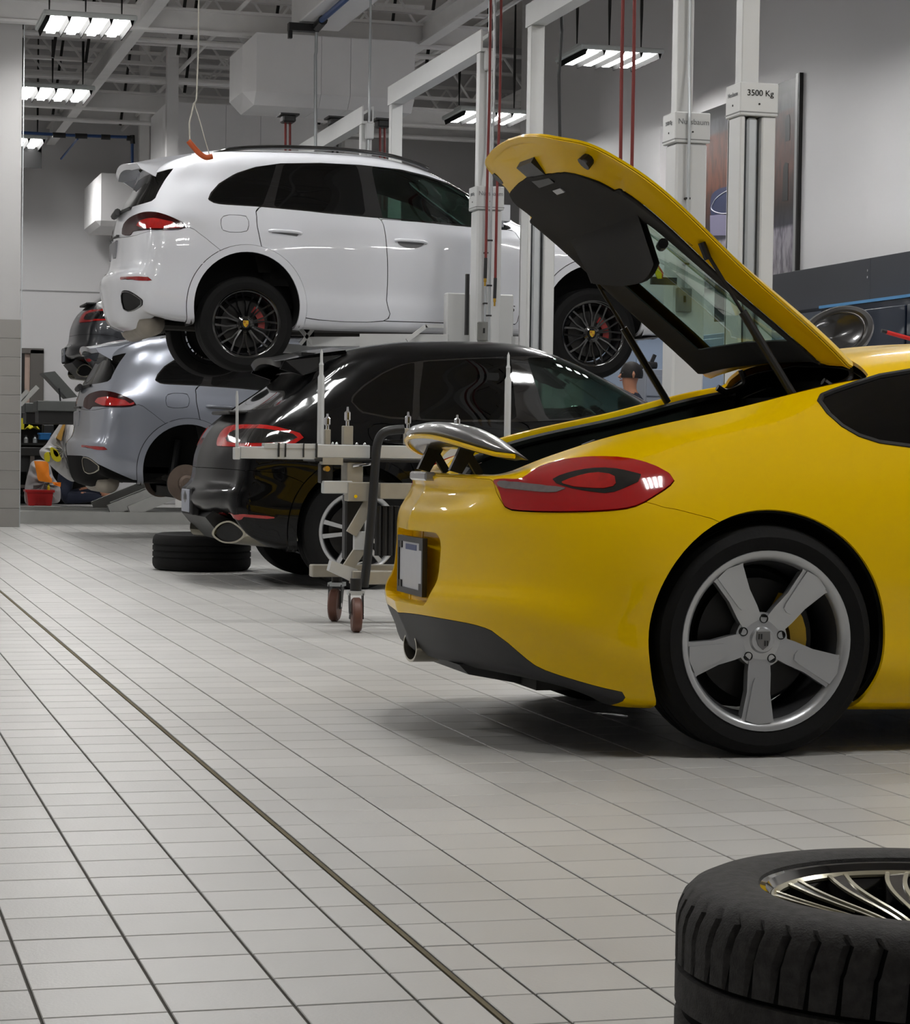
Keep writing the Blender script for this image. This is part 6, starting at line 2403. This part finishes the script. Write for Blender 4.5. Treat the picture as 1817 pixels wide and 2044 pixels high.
def poster_mat():
    m = bpy.data.materials.new('poster_print')
    m.use_nodes = True
    nt = m.node_tree
    b = nt.nodes['Principled BSDF']
    b.inputs['Roughness'].default_value = 0.45
    geo = nt.nodes.new('ShaderNodeNewGeometry')
    sep = nt.nodes.new('ShaderNodeSeparateXYZ')
    nt.links.new(geo.outputs['Position'], sep.inputs[0])
    rp = nt.nodes.new('ShaderNodeValToRGB')
    mr = nt.nodes.new('ShaderNodeMapRange')
    mr.inputs['From Min'].default_value = zb_
    mr.inputs['From Max'].default_value = zt_
    nt.links.new(sep.outputs['Z'], mr.inputs['Value'])
    nt.links.new(mr.outputs['Result'], rp.inputs['Fac'])
    e = rp.color_ramp.elements
    e[0].position, e[0].color = 0.0, (*_srgb((0.66, 0.64, 0.66)), 1)
    e[1].position, e[1].color = 1.0, (*_srgb((0.05, 0.05, 0.07)), 1)
    for p, c in ((0.24, (0.60, 0.58, 0.62)), (0.26, (0.20, 0.20, 0.25)), (0.33, (0.16, 0.14, 0.16)), (0.36, (0.15, 0.08, 0.06)), (0.55, (0.34, 0.17, 0.10)), (0.84, (0.28, 0.14, 0.09)), (0.86, (0.22, 0.22, 0.24)), (0.93, (0.20, 0.20, 0.22)), (0.945, (0.05, 0.05, 0.06))):
        k = rp.color_ramp.elements.new(p)
        k.color = (*_srgb(c), 1)
    nz = nt.nodes.new('ShaderNodeTexNoise')
    nz.inputs['Scale'].default_value = 5
    nz.inputs['Detail'].default_value = 7
    mp = nt.nodes.new('ShaderNodeMapping')
    mp.inputs['Scale'].default_value = (1, 3, 1)
    nt.links.new(geo.outputs['Position'], mp.inputs[0])
    nt.links.new(mp.outputs[0], nz.inputs['Vector'])
    mx = nt.nodes.new('ShaderNodeMix')
    mx.data_type = 'RGBA'
    mx.blend_type = 'MULTIPLY'
    mx.inputs['Factor'].default_value = 0.9
    rp2 = nt.nodes.new('ShaderNodeValToRGB')
    rp2.color_ramp.elements[0].position = 0.36
    rp2.color_ramp.elements[0].color = (0.25, 0.25, 0.28, 1)
    rp2.color_ramp.elements[1].position = 0.6
    rp2.color_ramp.elements[1].color = (1, 1, 1, 1)
    nt.links.new(nz.outputs['Fac'], rp2.inputs['Fac'])
    nt.links.new(rp.outputs['Color'], mx.inputs['A'])
    nt.links.new(rp2.outputs['Color'], mx.inputs['B'])
    nt.links.new(mx.outputs['Result'], b.inputs['Base Color'])
    return m


pan = MB().box((XP, Y0p, zb_), (XP + 0.02, Y1p, zt_)).build('print_panel', poster_mat(), t)
MB().box((XP - 0.015, Y0p - 0.06, zb_), (XP + 0.028, Y0p, zt_ + 0.03)).build('frame', mat('frame_grey', (150, 150, 150), 0.4), t)
MB().box((XP - 0.012, Y0p - 0.09, zb_), (XP + 0.028, Y0p - 0.06, zt_ + 0.03)).build('frame', M_DARKSTEEL, t)


def flatprint(name, pts, m, d=0.002):
    """flat printed shape on the poster"""
    MB().prism([on_x(x, y, XP) for x, y in pts], (-d, 0, 0)).build(name, m, pan)


flatprint('printed_car', catmull([(1420, 395), (1428, 382), (1445, 374), (1470, 372), (1500, 378), (1500, 430), (1440, 428), (1420, 428)], 4, True), mat('print_blue', (22, 32, 66), 0.5))
flatprint('printed_hood', [(1418, 430), (1450, 427), (1500, 425), (1500, 470), (1418, 470)], mat('print_pale', (112, 108, 132), 0.5))
ring = catmull([(1421, 418), (1426, 402), (1440, 388), (1460, 380), (1470, 400), (1462, 422), (1440, 426)], 4, True)
MB().tube([on_x(x, y, XP - 0.003) for x, y in ring], 0.006, 6, closed=True).build('printed_ring', mat('print_white', (190, 190, 200), 0.5), pan)
flatprint('printed_arch', [(1568, 240), (1571, 230), (1576, 228), (1578, 240), (1577, 280), (1568, 283)], mat('print_black', (18, 16, 18), 0.5))
flatprint('printed_arch', [(1564, 335), (1568, 324), (1574, 326), (1573, 400), (1562, 402)], mat('print_black', (18, 16, 18), 0.5))

# locker and drawer unit behind the black car
t = thing('metal_locker', 'pale blue-grey locker against the wall behind the black windscreen', 'locker', (XW - 0.3, 25.6, 0))
MB().box((XW - 0.55, 24.35, 0.0), (XW - 0.14, 26.2, 2.26), 0.008).build('body', M_CAB_L, t)
for k in range(2):
    d_ = MB().box((XW - 0.57, 24.38 + k * 0.9, 0.08), (XW - 0.55, 25.26 + k * 0.9, 2.22), 0.005).build('door', M_CAB_L, t)
    MB().box((XW - 0.59, 25.15 + k * 0.9, 1.0), (XW - 0.57, 25.19 + k * 0.9, 1.2)).build('handle', M_CHROME, d_)
MB().box((XW - 0.6, 24.3, 2.26), (XW - 0.1, 26.25, 2.30)).build('top_rail', M_DARKSTEEL, t)
dx_ = on_y(1310, 745, 22.6)
t = thing('drawer_unit', 'grey drawer unit behind the black car with a tool on top', 'cabinet', (dx_[0], 22.8, 0))
zt2 = on_y(1310, 737, 22.6)[2]
MB().box((on_y(1288, 745, 22.6)[0], 22.6, 0.05), (on_y(1350, 745, 22.6)[0], 23.1, zt2), 0.006).build('body', mat('grey_cabinet', (150, 155, 165), 0.45), t)
for k in range(7):
    z0 = 0.1 + k * (zt2 - 0.15) / 7
    MB().box((on_y(1291, 745, 22.6)[0], 22.58, z0), (on_y(1348, 745, 22.6)[0], 22.6, z0 + (zt2 - 0.15) / 7 - 0.015), 0.004).build('drawer', mat('grey_cabinet', (150, 155, 165), 0.45), t)
t = thing('power_tool', 'black hand tool lying on the grey drawer unit', 'tool', tuple(on_y(1296, 736, 22.7)))
a = on_y(1280, 732, 22.75)
a[2] = zt2 + 0.045
MB().tube([a, a + np.array((0.10, 0, 0)), a + np.array((0.17, 0, 0))], [0.04, 0.04, 0.035], 12).build('body', M_BLACK, t, True)
MB().bar(a + np.array((0.11, 0, 0.02)), a + np.array((0.15, 0, 0.11)), 0.03, 0.035).build('handle', M_BLACK, t)

# notice on the wall
t = thing('wall_notice', 'white notice with red lines on the wall under the hatch', 'sign', tuple(on_x(1385, 695, XW - 0.01)))
pts = [(1364, 676), (1420, 676), (1420, 715), (1364, 715)]
q = [on_x(x, y, XW - 0.02) for x, y in pts]
b = MB().prism(q, (0.012, 0, 0)).build('sheet', M_PLATE, t)
for y in (686.5, 706.5):
    MB().prism([on_x(x, yy, XW - 0.021) for x, yy in ((1364, y), (1420, y), (1420, y + 2), (1364, y + 2))], (-0.001, 0, 0)).build('red_line', mat('red_line', (150, 50, 50), 0.5), b)

# yellow warning strap hanging beside the lift post, seen through the hatch glass
Ys = 13.3
t = thing('warning_strap', 'yellow strap with red edge hanging left of the lettered lift post', 'strap', tuple(on_y(1312, 560, Ys)))
pl = [(1297, 514), (1304, 514), (1314, 526), (1324, 545), (1322, 556), (1314, 556), (1306, 536), (1298, 524)]
MB().prism([on_y(x, y, Ys) for x, y in pl], (0, 0.02, 0)).build('webbing', M_YELL_S, t)
MB().prism([on_y(x, y, Ys - 0.002) for x, y in ((1316, 530), (1325, 545), (1323, 556), (1321, 556), (1322, 546), (1314, 532))], (0, 0.024, 0)).build('red_edge', mat('strap_red', (190, 50, 20), 0.6), t)
MB().bar(on_y(1300, 560, Ys + 0.03), on_y(1350, 562, Ys + 0.03), 0.03, 0.045).build('bracket', M_BLACK, t)
# ================================================================== far left corner: door, bench, bags, bin
YD = 35.0
x0d, x1d = on_y(20, 800, YD)[0], on_y(86, 800, YD)[0]
zd = on_y(60, 698, YD)[2]
door = thing('door_1', 'open doorway with grey steel frame in the far wall', 'door', ((x0d + x1d) / 2, YD, 0), kind='structure')
MB().box((x0d - 0.3, YD - 0.012, 0), (x1d - 0.09, YD + 0.0, zd - 0.06)).build('corridor_view', mat('corridor_beige', (196, 172, 158), 0.7, var=0.2, vscale=3), door)
for xx in (0.42, 0.62):
    MB().box((x1d - xx, YD - 0.03, 0), (x1d - xx + 0.07, YD - 0.012, zd - 0.06)).build('door_edge', mat('door_taupe', (120, 105, 98), 0.6), door)
MB().box((x1d - 0.36, YD - 0.05, 0), (x1d - 0.28, YD - 0.012, zd - 0.06)).build('door_edge', M_DARKSTEEL, door)
MB().box((x1d - 0.20, YD - 0.06, 0), (x1d, YD, zd), 0.005).build('frame_post', mat('door_frame_grey', (98, 94, 90), 0.5), door)
MB().box((x0d - 0.3, YD - 0.06, zd - 0.06), (x1d, YD, zd + 0.02), 0.005).build('frame_head', mat('door_frame_grey', (98, 94, 90), 0.5), door)
tr = MB().box((-7, YD - 0.012, 3.155), (9.3, YD, 3.17)).build('trim_1', mat('trim_grey', (150, 150, 150), 0.6))
tag(tr, 'thin horizontal joint strip on the far wall', 'trim', kind='structure')

Yb = 33.2
zb = on_y(70, 893, Yb)[2]
bx0, bx1 = on_y(20, 900, Yb)[0], on_y(110, 900, Yb)[0]
t = thing('workbench', 'dark cluttered workbench at the far left below the raised platform', 'bench', ((bx0 + bx1) / 2, Yb + 0.3, 0))
MB().box((bx0, Yb, zb - 0.12), (bx1, Yb + 0.6, zb), 0.008).build('bench_top', M_DARKSTEEL, t)
MB().box((bx0, Yb + 0.1, zb - 0.35), (bx1 - 0.1, Yb + 0.5, zb - 0.12)).build('drawer_box', M_BLACK, t)
for x in (bx0 + 0.05, (bx0 + bx1) / 2, bx1 - 0.08):
    for y in (Yb + 0.05, Yb + 0.55):
        MB().box((x - 0.03, y - 0.03, 0), (x + 0.03, y + 0.03, zb - 0.12)).build('leg', mat('bench_leg', (92, 84, 78), 0.6), t)
MB().box((bx0, Yb + 0.2, 0.25), (bx1, Yb + 0.5, 0.29)).build('lower_shelf', mat('bench_leg', (92, 84, 78), 0.6), t)


# dark shelving behind the bench
t = thing('tool_rack', 'dark steel shelving with boxes behind the far left workbench', 'shelf', ((bx0 + bx1) / 2 + 0.2, 34.3, 0))
rx0, rx1 = bx0 - 0.1, bx1 + 0.75
MB().box((rx0, 34.62, 0.0), (rx1, 34.66, 1.22)).build('back_panel', mat('rack_back', (34, 31, 29), 0.8, var=0.3), t)
for z in (0.1, 0.5, 0.86, 1.2):
    MB().box((rx0, 34.15, z), (rx1, 34.62, z + 0.03)).build('shelf_board', M_DARKSTEEL, t)
for x in (rx0, (rx0 + rx1) / 2, rx1 - 0.05):
    MB().box((x, 34.13, 0), (x + 0.05, 34.18, 1.22)).build('rack_post', M_DARKSTEEL, t)
for k in range(9):
    x = rx0 + 0.08 + k * 0.16
    MB().box((x, 34.2, 0.53), (x + 0.12, 34.5, 0.60 + 0.05 * (k % 3)), 0.006).build('rack_box', (M_DARKSTEEL, mat('rack_brown', (70, 52, 44), 0.7), M_BLACK)[k % 3], t)


def item(name, label, cat, px0, py0, px1, py1, Y, m, d=0.25):
    a, b2 = on_y(px0, py1, Y), on_y(px1, py0, Y)
    t = thing(name, label, cat, (float((a[0] + b2[0]) / 2), Y, float(a[2])))
    o = MB().box((a[0], Y, a[2]), (b2[0], Y + d, b2[2]), 0.012).build('body', m, t)
    return t, a, b2


M_BLUEBOX = mat('blue_box', (10, 98, 158), 0.45)
M_YELL = mat('yellow_plastic', (200, 190, 20), 0.5, var=0.2)
t, a, b2 = item('parts_box', 'small blue box on the dark workbench', 'box', 79, 865, 101, 878, Yb, M_BLUEBOX)
a[2] = zb
MB().box((a[0] - 0.01, Yb - 0.01, b2[2] - 0.02), (b2[0] + 0.01, Yb + 0.26, b2[2] + 0.005), 0.004).build('lid', M_BLUEBOX, t)
t, a, b2 = item('tool_case', 'black tool case behind the blue box on the workbench', 'case', 86, 848, 108, 866, Yb + 0.3, M_BLACK)
MB().tube([(a[0] + 0.04, Yb + 0.42, b2[2]), (a[0] + 0.06, Yb + 0.42, b2[2] + 0.04), (b2[0] - 0.06, Yb + 0.42, b2[2] + 0.04), (b2[0] - 0.04, Yb + 0.42, b2[2])], 0.01, 6).build('handle', M_BLACK, t)
t = thing('yellow_cloth', 'crumpled yellow cloth on the workbench', 'cloth', tuple(on_y(62, 862, Yb + 0.1)))
V, F = [], []
rg = np.random.RandomState(5)
c0_ = on_y(64, 862, Yb + 0.35)
for i in range(7):
    for j in range(5):
        V.append(c0_ + np.array((-0.11 + 0.22 * i / 6, -0.1 + 0.2 * j / 4, 0.02 + 0.09 * rg.rand() * math.sin(math.pi * i / 6) + 0.02)))
for i in range(6):
    for j in range(4):
        k = i * 5 + j
        F.append((k, k + 5, k + 6, k + 1))
n = len(V)
V += [v - np.array((0, 0, 0.012)) for v in V]
F += [tuple(q + n for q in f[::-1]) for f in F]
add_mesh('cloth', V, F, M_YELL, t, True, 80)
for k, (xx, yy, m, lab) in enumerate(((44, 845, M_YELL, 'yellow bottle at the left end of the workbench'), (52, 872, M_ALU, 'small silver can in the clutter of the workbench'), (70, 872, M_GALV, 'second silver can nearer the blue box'))):
    p = on_y(xx, yy + 12, Yb + 0.15)
    t = thing('bottle' if k == 0 else 'can', lab, 'bottle' if k == 0 else 'can', tuple(p))
    h = 0.16 if k == 0 else 0.09
    MB().lathe([(0, 0), (0.03, 0), (0.03, h * .7), (0.015, h * .85), (0.015, h), (0, h)], tuple(p), 'z', 16).build('body', m, t, True)
    MB().lathe([(0, h), (0.017, h), (0.017, h + .02), (0, h + .02)], tuple(p), 'z', 12).build('cap', M_BLACK, t, True)


def sheet(name, label, pts, Y, m, d=0.006, wave=0.03):
    """slightly wavy hanging sheet with thickness"""
    P_ = densify(pts, 4)
    c_ = P_.mean(0)
    rings = [1.0, 0.7, 0.35]
    V, F = [], []
    n = len(P_)
    for r in rings:
        for q in P_:
            e = c_ + (q - c_) * r
            v = on_y(e[0], e[1], Y)
            v[1] += wave * math.sin(v[0] * 23) * math.cos(v[2] * 17)
            V.append(v)
    V.append(on_y(c_[0], c_[1], Y))
    for k in range(2):
        for i in range(n):
            F.append((k * n + i, k * n + (i + 1) % n, (k + 1) * n + (i + 1) % n, (k + 1) * n + i))
    for i in range(n):
        F.append((2 * n + i, 2 * n + (i + 1) % n, 3 * n))
    N0 = len(V)
    V += [v + np.array((0, d, 0)) for v in V]
    F += [tuple(q + N0 for q in f[::-1]) for f in F]
    F += [(i, N0 + i, N0 + (i + 1) % n, (i + 1) % n) for i in range(n)]
    t = thing(name, label, 'sheet', tuple(on_y(c_[0], c_[1], Y)))
    add_mesh('sheet', V, F, m, t, True, 60)
    return t


M_ORNG = mat('orange_sheet', (255, 140, 20), 0.6, var=0.1, vscale=6)
sheet('orange_cloth', 'orange cloth hanging under the platform above the workbench', [(80, 828), (108, 829), (105, 844), (97, 842), (92, 846), (84, 840), (75, 838)], 28.6, M_ORNG)
sheet('orange_cloth', 'larger orange cloth over the clear bag above the red bin', [(68, 920), (97, 921), (99, 950), (104, 957), (103, 964), (78, 960), (75, 955)], 31.0, M_ORNG)
sheet('orange_cloth', 'small orange scrap on the floor beside the sitting person', [(104, 962), (122, 963), (121, 972), (108, 968)], 31.5, M_ORNG)


def bag(name, label, pts, Y, m, thick, prints=()):
    P_ = catmull(pts, 3, True)
    c_ = P_.mean(0)
    n = len(P_)
    rings = [1.0, 0.85, 0.6, 0.3]
    V, F = [], []
    rg = np.random.RandomState(len(pts))
    for side in (-1, 1):
        base = len(V)
        for r in rings:
            for i, q in enumerate(P_):
                e = c_ + (q - c_) * r
                v = on_y(e[0], e[1], Y)
                v[1] += side * thick * math.sqrt(max(0, 1 - r * r)) * (1 + 0.35 * math.sin(i * 1.9 + r * 4))
                V.append(v)
        v = on_y(c_[0], c_[1], Y)
        v[1] += side * thick
        V.append(v)
        for k in range(3):
            for i in range(n):
                f = (base + k * n + i, base + k * n + (i + 1) % n, base + (k + 1) * n + (i + 1) % n, base + (k + 1) * n + i)
                F.append(f if side < 0 else f[::-1])
        for i in range(n):
            f = (base + 3 * n + i, base + 3 * n + (i + 1) % n, base + 4 * n)
            F.append(f if side < 0 else f[::-1])
    t = thing(name, label, 'bag', tuple(on_y(c_[0], c_[1], Y)))
    o = add_mesh('bag_skin', V, F, m, t, True, 70)
    for nm, pp, mm in prints:
        q = [on_y(x, y, Y - thick * 1.25) for x, y in pp]
        MB().prism(q, (0, thick * 0.5, 0)).build(nm, mm, o)
    return t


M_BAG = mat('white_plastic_film', (206, 204, 204), 0.35, var=0.08, vscale=5)
M_PY, M_PR = mat('bag_yellow', (205, 190, 20), 0.5), mat('bag_red', (190, 50, 25), 0.5)
bag('plastic_bag', 'big white plastic bag with yellow and red print behind the silver bumper', [(139, 828), (131, 829), (120, 845), (104, 868), (91, 888), (79, 899), (82, 912), (94, 922), (104, 932), (122, 948), (140, 960), (152, 960), (172, 950), (168, 900), (160, 850)], 30.2, M_BAG, 0.16,
    (('printed_patch', catmull([(102, 893), (112, 897), (119, 908), (122, 917), (116, 922), (106, 917), (101, 905)], 3, True), M_PY),
     ('printed_letters', [(106, 897), (113, 900), (118, 910), (112, 912), (107, 905)], M_PR),
     ('printed_patch', catmull([(89, 907), (97, 902), (100, 912), (98, 922), (90, 919)], 3, True), M_PY),
     ('printed_stripe', [(129, 841), (132, 842), (122, 880), (113, 874)], mat('bag_ochre', (196, 150, 70), 0.5))))
bag('plastic_bag', 'clear grey plastic bag standing on the floor behind the red bin', [(63, 922), (80, 918), (98, 925), (106, 950), (116, 965), (121, 978), (119, 1001), (100, 1006), (60, 1006), (49, 1000), (50, 970), (57, 940)], 32.05, mat('grey_plastic_film', (170, 166, 166), 0.4, var=0.12, vscale=7), 0.2)

# red bin
Yr = 31.3
t = thing('storage_bin', 'red plastic bin on the floor at the far left', 'bin', tuple(on_y(80, 1009, Yr)))
M_RED = mat('red_plastic', (160, 12, 16), 0.4)
b0, b1, t0, t1 = on_y(57, 1009, Yr), on_y(103, 1009, Yr), on_y(53, 978, Yr), on_y(107, 978, Yr)
V = []
for (l, r) in ((b0, b1), (t0, t1)):
    dd = 0.3 if l is b0 else 0.34
    V += [np.array((l[0], Yr, l[2])), np.array((r[0], Yr, l[2])), np.array((r[0], Yr + dd, l[2])), np.array((l[0], Yr + dd, l[2]))]
V += [(v - np.array((0, Yr + 0.16, 0))) * np.array((1, .9, 1)) + np.array((0, Yr + 0.16, 0)) for v in V[4:8]]
F = [(3, 2, 1, 0), (0, 1, 5, 4), (1, 2, 6, 5), (2, 3, 7, 6), (3, 0, 4, 7)]
add_mesh('bin_body', V[:8], F, M_RED, t)
MB().box((t0[0] - 0.015, Yr - 0.015, t0[2] - 0.03), (t1[0] + 0.015, Yr + 0.355, t0[2])).build('bin_rim', M_RED, t)
p = on_y(97, 976, Yr + 0.1)
bt = thing('yellow_bottle', 'small yellow bottle sticking out of the red bin', 'bottle', tuple(p))
MB().lathe([(0, -.05), (0.02, -.05), (0.02, .03), (0.01, .04), (0.01, .06), (0, .06)], tuple(p), 'z', 12).build('body', M_YELL, bt, True)
MB().lathe([(0, .06), (0.012, .06), (0.012, .075), (0, .075)], tuple(p), 'z', 12).build('cap', M_BLACK, bt, True)


# ================================================================== people
def person(name, label, J, E, loc, cloth_rule, hair_m, skin_m, cloth_ms):
    """J: joint -> (x, y, z, radius); E: edges; one continuous skinned body, materials by a rule on joints"""
    me = bpy.data.meshes.new(name)
    keys = list(J)
    idx = {k: i for i, k in enumerate(keys)}
    me.from_pydata([J[k][:3] for k in keys], [(idx[a], idx[b]) for a, b in E], [])
    o = bpy.data.objects.new('tmp_body', me)
    COL.objects.link(o)
    o.modifiers.new('skin', 'SKIN')
    sk = me.skin_vertices[0].data if me.skin_vertices else None
    if sk is None:
        bpy.context.view_layer.objects.active = o
        bpy.ops.mesh.customdata_skin_add()
        sk = me.skin_vertices[0].data
    for k in keys:
        sk[idx[k]].radius = (J[k][3], J[k][3])
        sk[idx[k]].use_root = (k == 'pelvis')
    sb = o.modifiers.new('sub', 'SUBSURF')
    sb.levels = sb.render_levels = 2
    dg = bpy.context.evaluated_depsgraph_get()
    m2 = bpy.data.meshes.new_from_object(o.evaluated_get(dg))
    bpy.data.objects.remove(o)
    V = np.array([v.co for v in m2.vertices])
    F = [tuple(p.vertices) for p in m2.polygons]
    bpy.data.meshes.remove(m2)
    t = thing(name, label, 'person', tuple(loc))
    L_ = np.array(loc)
    body = add_mesh('body', V + L_, F, [skin_m] + cloth_ms, t, True, 180)
    P_ = np.array([J[k][:3] for k in keys])
    mi = []
    for f in F:
        c_ = V[list(f)].mean(0)
        k = keys[int(np.argmin(np.linalg.norm(P_ - c_, axis=1)))]
        mi.append(cloth_rule(k, c_))
    body.data.polygons.foreach_set('material_index', mi)
    return t


M_SKIN = mat('skin', (178, 124, 96), 0.55)
M_HAIR = mat('dark_hair', (22, 17, 14), 0.7, bump=0.3, bscale=150)
M_NAVY = mat('navy_cloth', (26, 32, 50), 0.85, var=0.15)
M_DARKC = mat('charcoal_cloth', (34, 34, 37), 0.85, var=0.15)
E_ = [('pelvis', 'belly'), ('belly', 'chest'), ('chest', 'neck'), ('neck', 'jaw'), ('jaw', 'head'), ('head', 'crown')]
for s_ in 'lr':
    E_ += [('chest', 'sh' + s_), ('sh' + s_, 'el' + s_), ('el' + s_, 'wr' + s_), ('wr' + s_, 'ha' + s_), ('pelvis', 'hi' + s_), ('hi' + s_, 'kn' + s_), ('kn' + s_, 'an' + s_), ('an' + s_, 'to' + s_)]
    for q in 'abcd':
        E_ += [('ha' + s_, 'f' + q + s_)]


def rule_std(k, c_):
    if k in ('neck', 'jaw', 'head', 'crown') or k[:2] in ('wr', 'ha') or (k[0] == 'f' and len(k) == 3):
        return 0
    if k[:2] in ('hi', 'kn', 'pe'):
        return 1
    if k[:2] in ('an', 'to'):
        return 2
    return 3


# standing person whose head shows above the black windscreen, facing left
J = {'pelvis': (0, 0, .98, .15), 'belly': (.01, 0, 1.16, .145), 'chest': (0, 0, 1.40, .16), 'neck': (-.01, 0, 1.57, .062), 'jaw': (-.03, 0, 1.66, .075), 'head': (-.015, 0, 1.75, .098), 'crown': (0, 0, 1.83, .07)}
for s_, y in (('l', -1), ('r', 1)):
    J.update({'sh' + s_: (0, .20 * y, 1.47, .068), 'el' + s_: (.02, .26 * y, 1.17, .048), 'wr' + s_: (-.10, .25 * y, .95, .033), 'ha' + s_: (-.15, .24 * y, .88, .034),
              'hi' + s_: (0, .10 * y, .90, .095), 'kn' + s_: (-.01, .11 * y, .50, .066), 'an' + s_: (.03, .11 * y, .10, .048), 'to' + s_: (-.14, .12 * y, .05, .045)})
    for q, dy in zip('abcd', (-.03, -.01, .01, .03)):
        J['f' + q + s_] = (-.19, .24 * y + dy, .80 + abs(dy) * .4, .011)
J = {k: (v[0] * .95, v[1] * .95, v[2] * .95, v[3]) for k, v in J.items()}
hp_ = on_y(1262, 738, 21.9)
PL = (float(hp_[0]), 21.9, 0.0)
pers = person('person', 'person with dark hair standing behind the black car, only the head showing', J, E_, PL, rule_std, M_HAIR, M_SKIN, [M_DARKC, M_BLACK, M_NAVY])


def head_bits(t, c, fx, r):
    """hair cap, ears, nose, eyes and mouth on a head whose face looks along the unit vector fx"""
    c = np.array(c, float)
    fx = np.array(fx, float)
    sd = np.cross((0, 0, 1.0), fx)
    V, F = [], []
    nA, nB = 20, 10
    for i in range(nB + 1):
        ph = math.pi * .62 * i / nB
        for j in range(nA):
            th = 2 * math.pi * j / nA
            d = np.array((0, 0, 1.0)) * math.cos(ph) + (fx * math.cos(th) + sd * math.sin(th)) * math.sin(ph)
            front = max(0.0, d @ fx)
            rr = r * (1.10 - .16 * max(0, front - .35) * (1 if math.cos(ph) < .75 else 0))
            V.append(c + d * rr * np.array((1.08, 1.0, 1.10)) - fx * r * .12)
    for i in range(nB):
        for j in range(nA):
            F.append((i * nA + j, (i + 1) * nA + j, (i + 1) * nA + (j + 1) % nA, i * nA + (j + 1) % nA))
    add_mesh('hair', V, F, M_HAIR, t, True, 180)
    MB().tube([c + fx * r * .92 + np.array((0, 0, -.005)), c + fx * r * 1.16 + np.array((0, 0, -.035)), c + fx * r * .95 + np.array((0, 0, -.045))], [.008, .014, .010], 8).build('nose', M_SKIN, t, True)
    MB().tube([c + fx * r * .95 - sd * .024 + np.array((0, 0, -.068)), c + fx * r * 1.0 + np.array((0, 0, -.07)), c + fx * r * .95 + sd * .024 + np.array((0, 0, -.068))], .006, 6).build('mouth', mat('lips', (150, 85, 75), 0.5), t, True)
    for q in (-1, 1):
        MB().tube([c + fx * r * .86 + sd * q * .032 + np.array((0, 0, .004)), c + fx * r * .95 + sd * q * .032 + np.array((0, 0, .004))], [.011, .009], 8).build('eye', M_BLACK, t, True)
        MB().tube([c + sd * q * r * .95 + np.array((0, 0, .02)), c + sd * q * r * 1.06 + np.array((0, 0, -.01)), c + sd * q * r * .95 + np.array((0, 0, -.045))], [.012, .016, .010], 8).build('ear', M_SKIN, t, True)


head_bits(pers, np.array(PL) + np.array((-.02, 0, 1.677)), (-1, 0, 0), .102)

# person sitting on the floor at the far left
J2 = {'pelvis': (0, 0, .13, .14), 'belly': (.02, 0, .30, .135), 'chest': (.08, .05, .54, .15), 'neck': (.12, .08, .70, .06), 'jaw': (.16, .08, .77, .07), 'head': (.15, .08, .86, .095), 'crown': (.14, .08, .94, .07)}
for s_, y in (('l', -1), ('r', 1)):
    J2.update({'sh' + s_: (.08, .19 * y, .60, .065), 'el' + s_: (.24, .24 * y, .40, .046), 'wr' + s_: (.42, .18 * y, .33, .032), 'ha' + s_: (.49, .16 * y, .31, .034),
               'hi' + s_: (.06, .11 * y, .13, .10), 'kn' + s_: (.46, .16 * y, .14 + (.10 if y > 0 else 0), .07), 'an' + s_: (.58 if y < 0 else .80, -.10 if y < 0 else .16, .07, .048), 'to' + s_: (.70 if y < 0 else .90, -.12 if y < 0 else .16, .07 if y < 0 else .13, .042)})
    for q, dy in zip('abcd', (-.03, -.01, .01, .03)):
        J2['f' + q + s_] = (.56, .16 * y + dy, .29 + abs(dy) * .3, .011)
sp0 = on_y(128, 990, 33.0)
PL2 = (float(sp0[0]) - 0.02, 33.0, 0.0)
p2 = person('person', 'person in navy work clothes sitting on the floor behind the silver car', J2, E_, PL2, lambda k, c_: 0 if rule_std(k, c_) == 0 else (2 if rule_std(k, c_) == 2 else 1), M_HAIR, M_SKIN, [M_NAVY, M_BLACK])
head_bits(p2, np.array(PL2) + np.array((.15, .08, .87)), (1, 0, 0), .096)
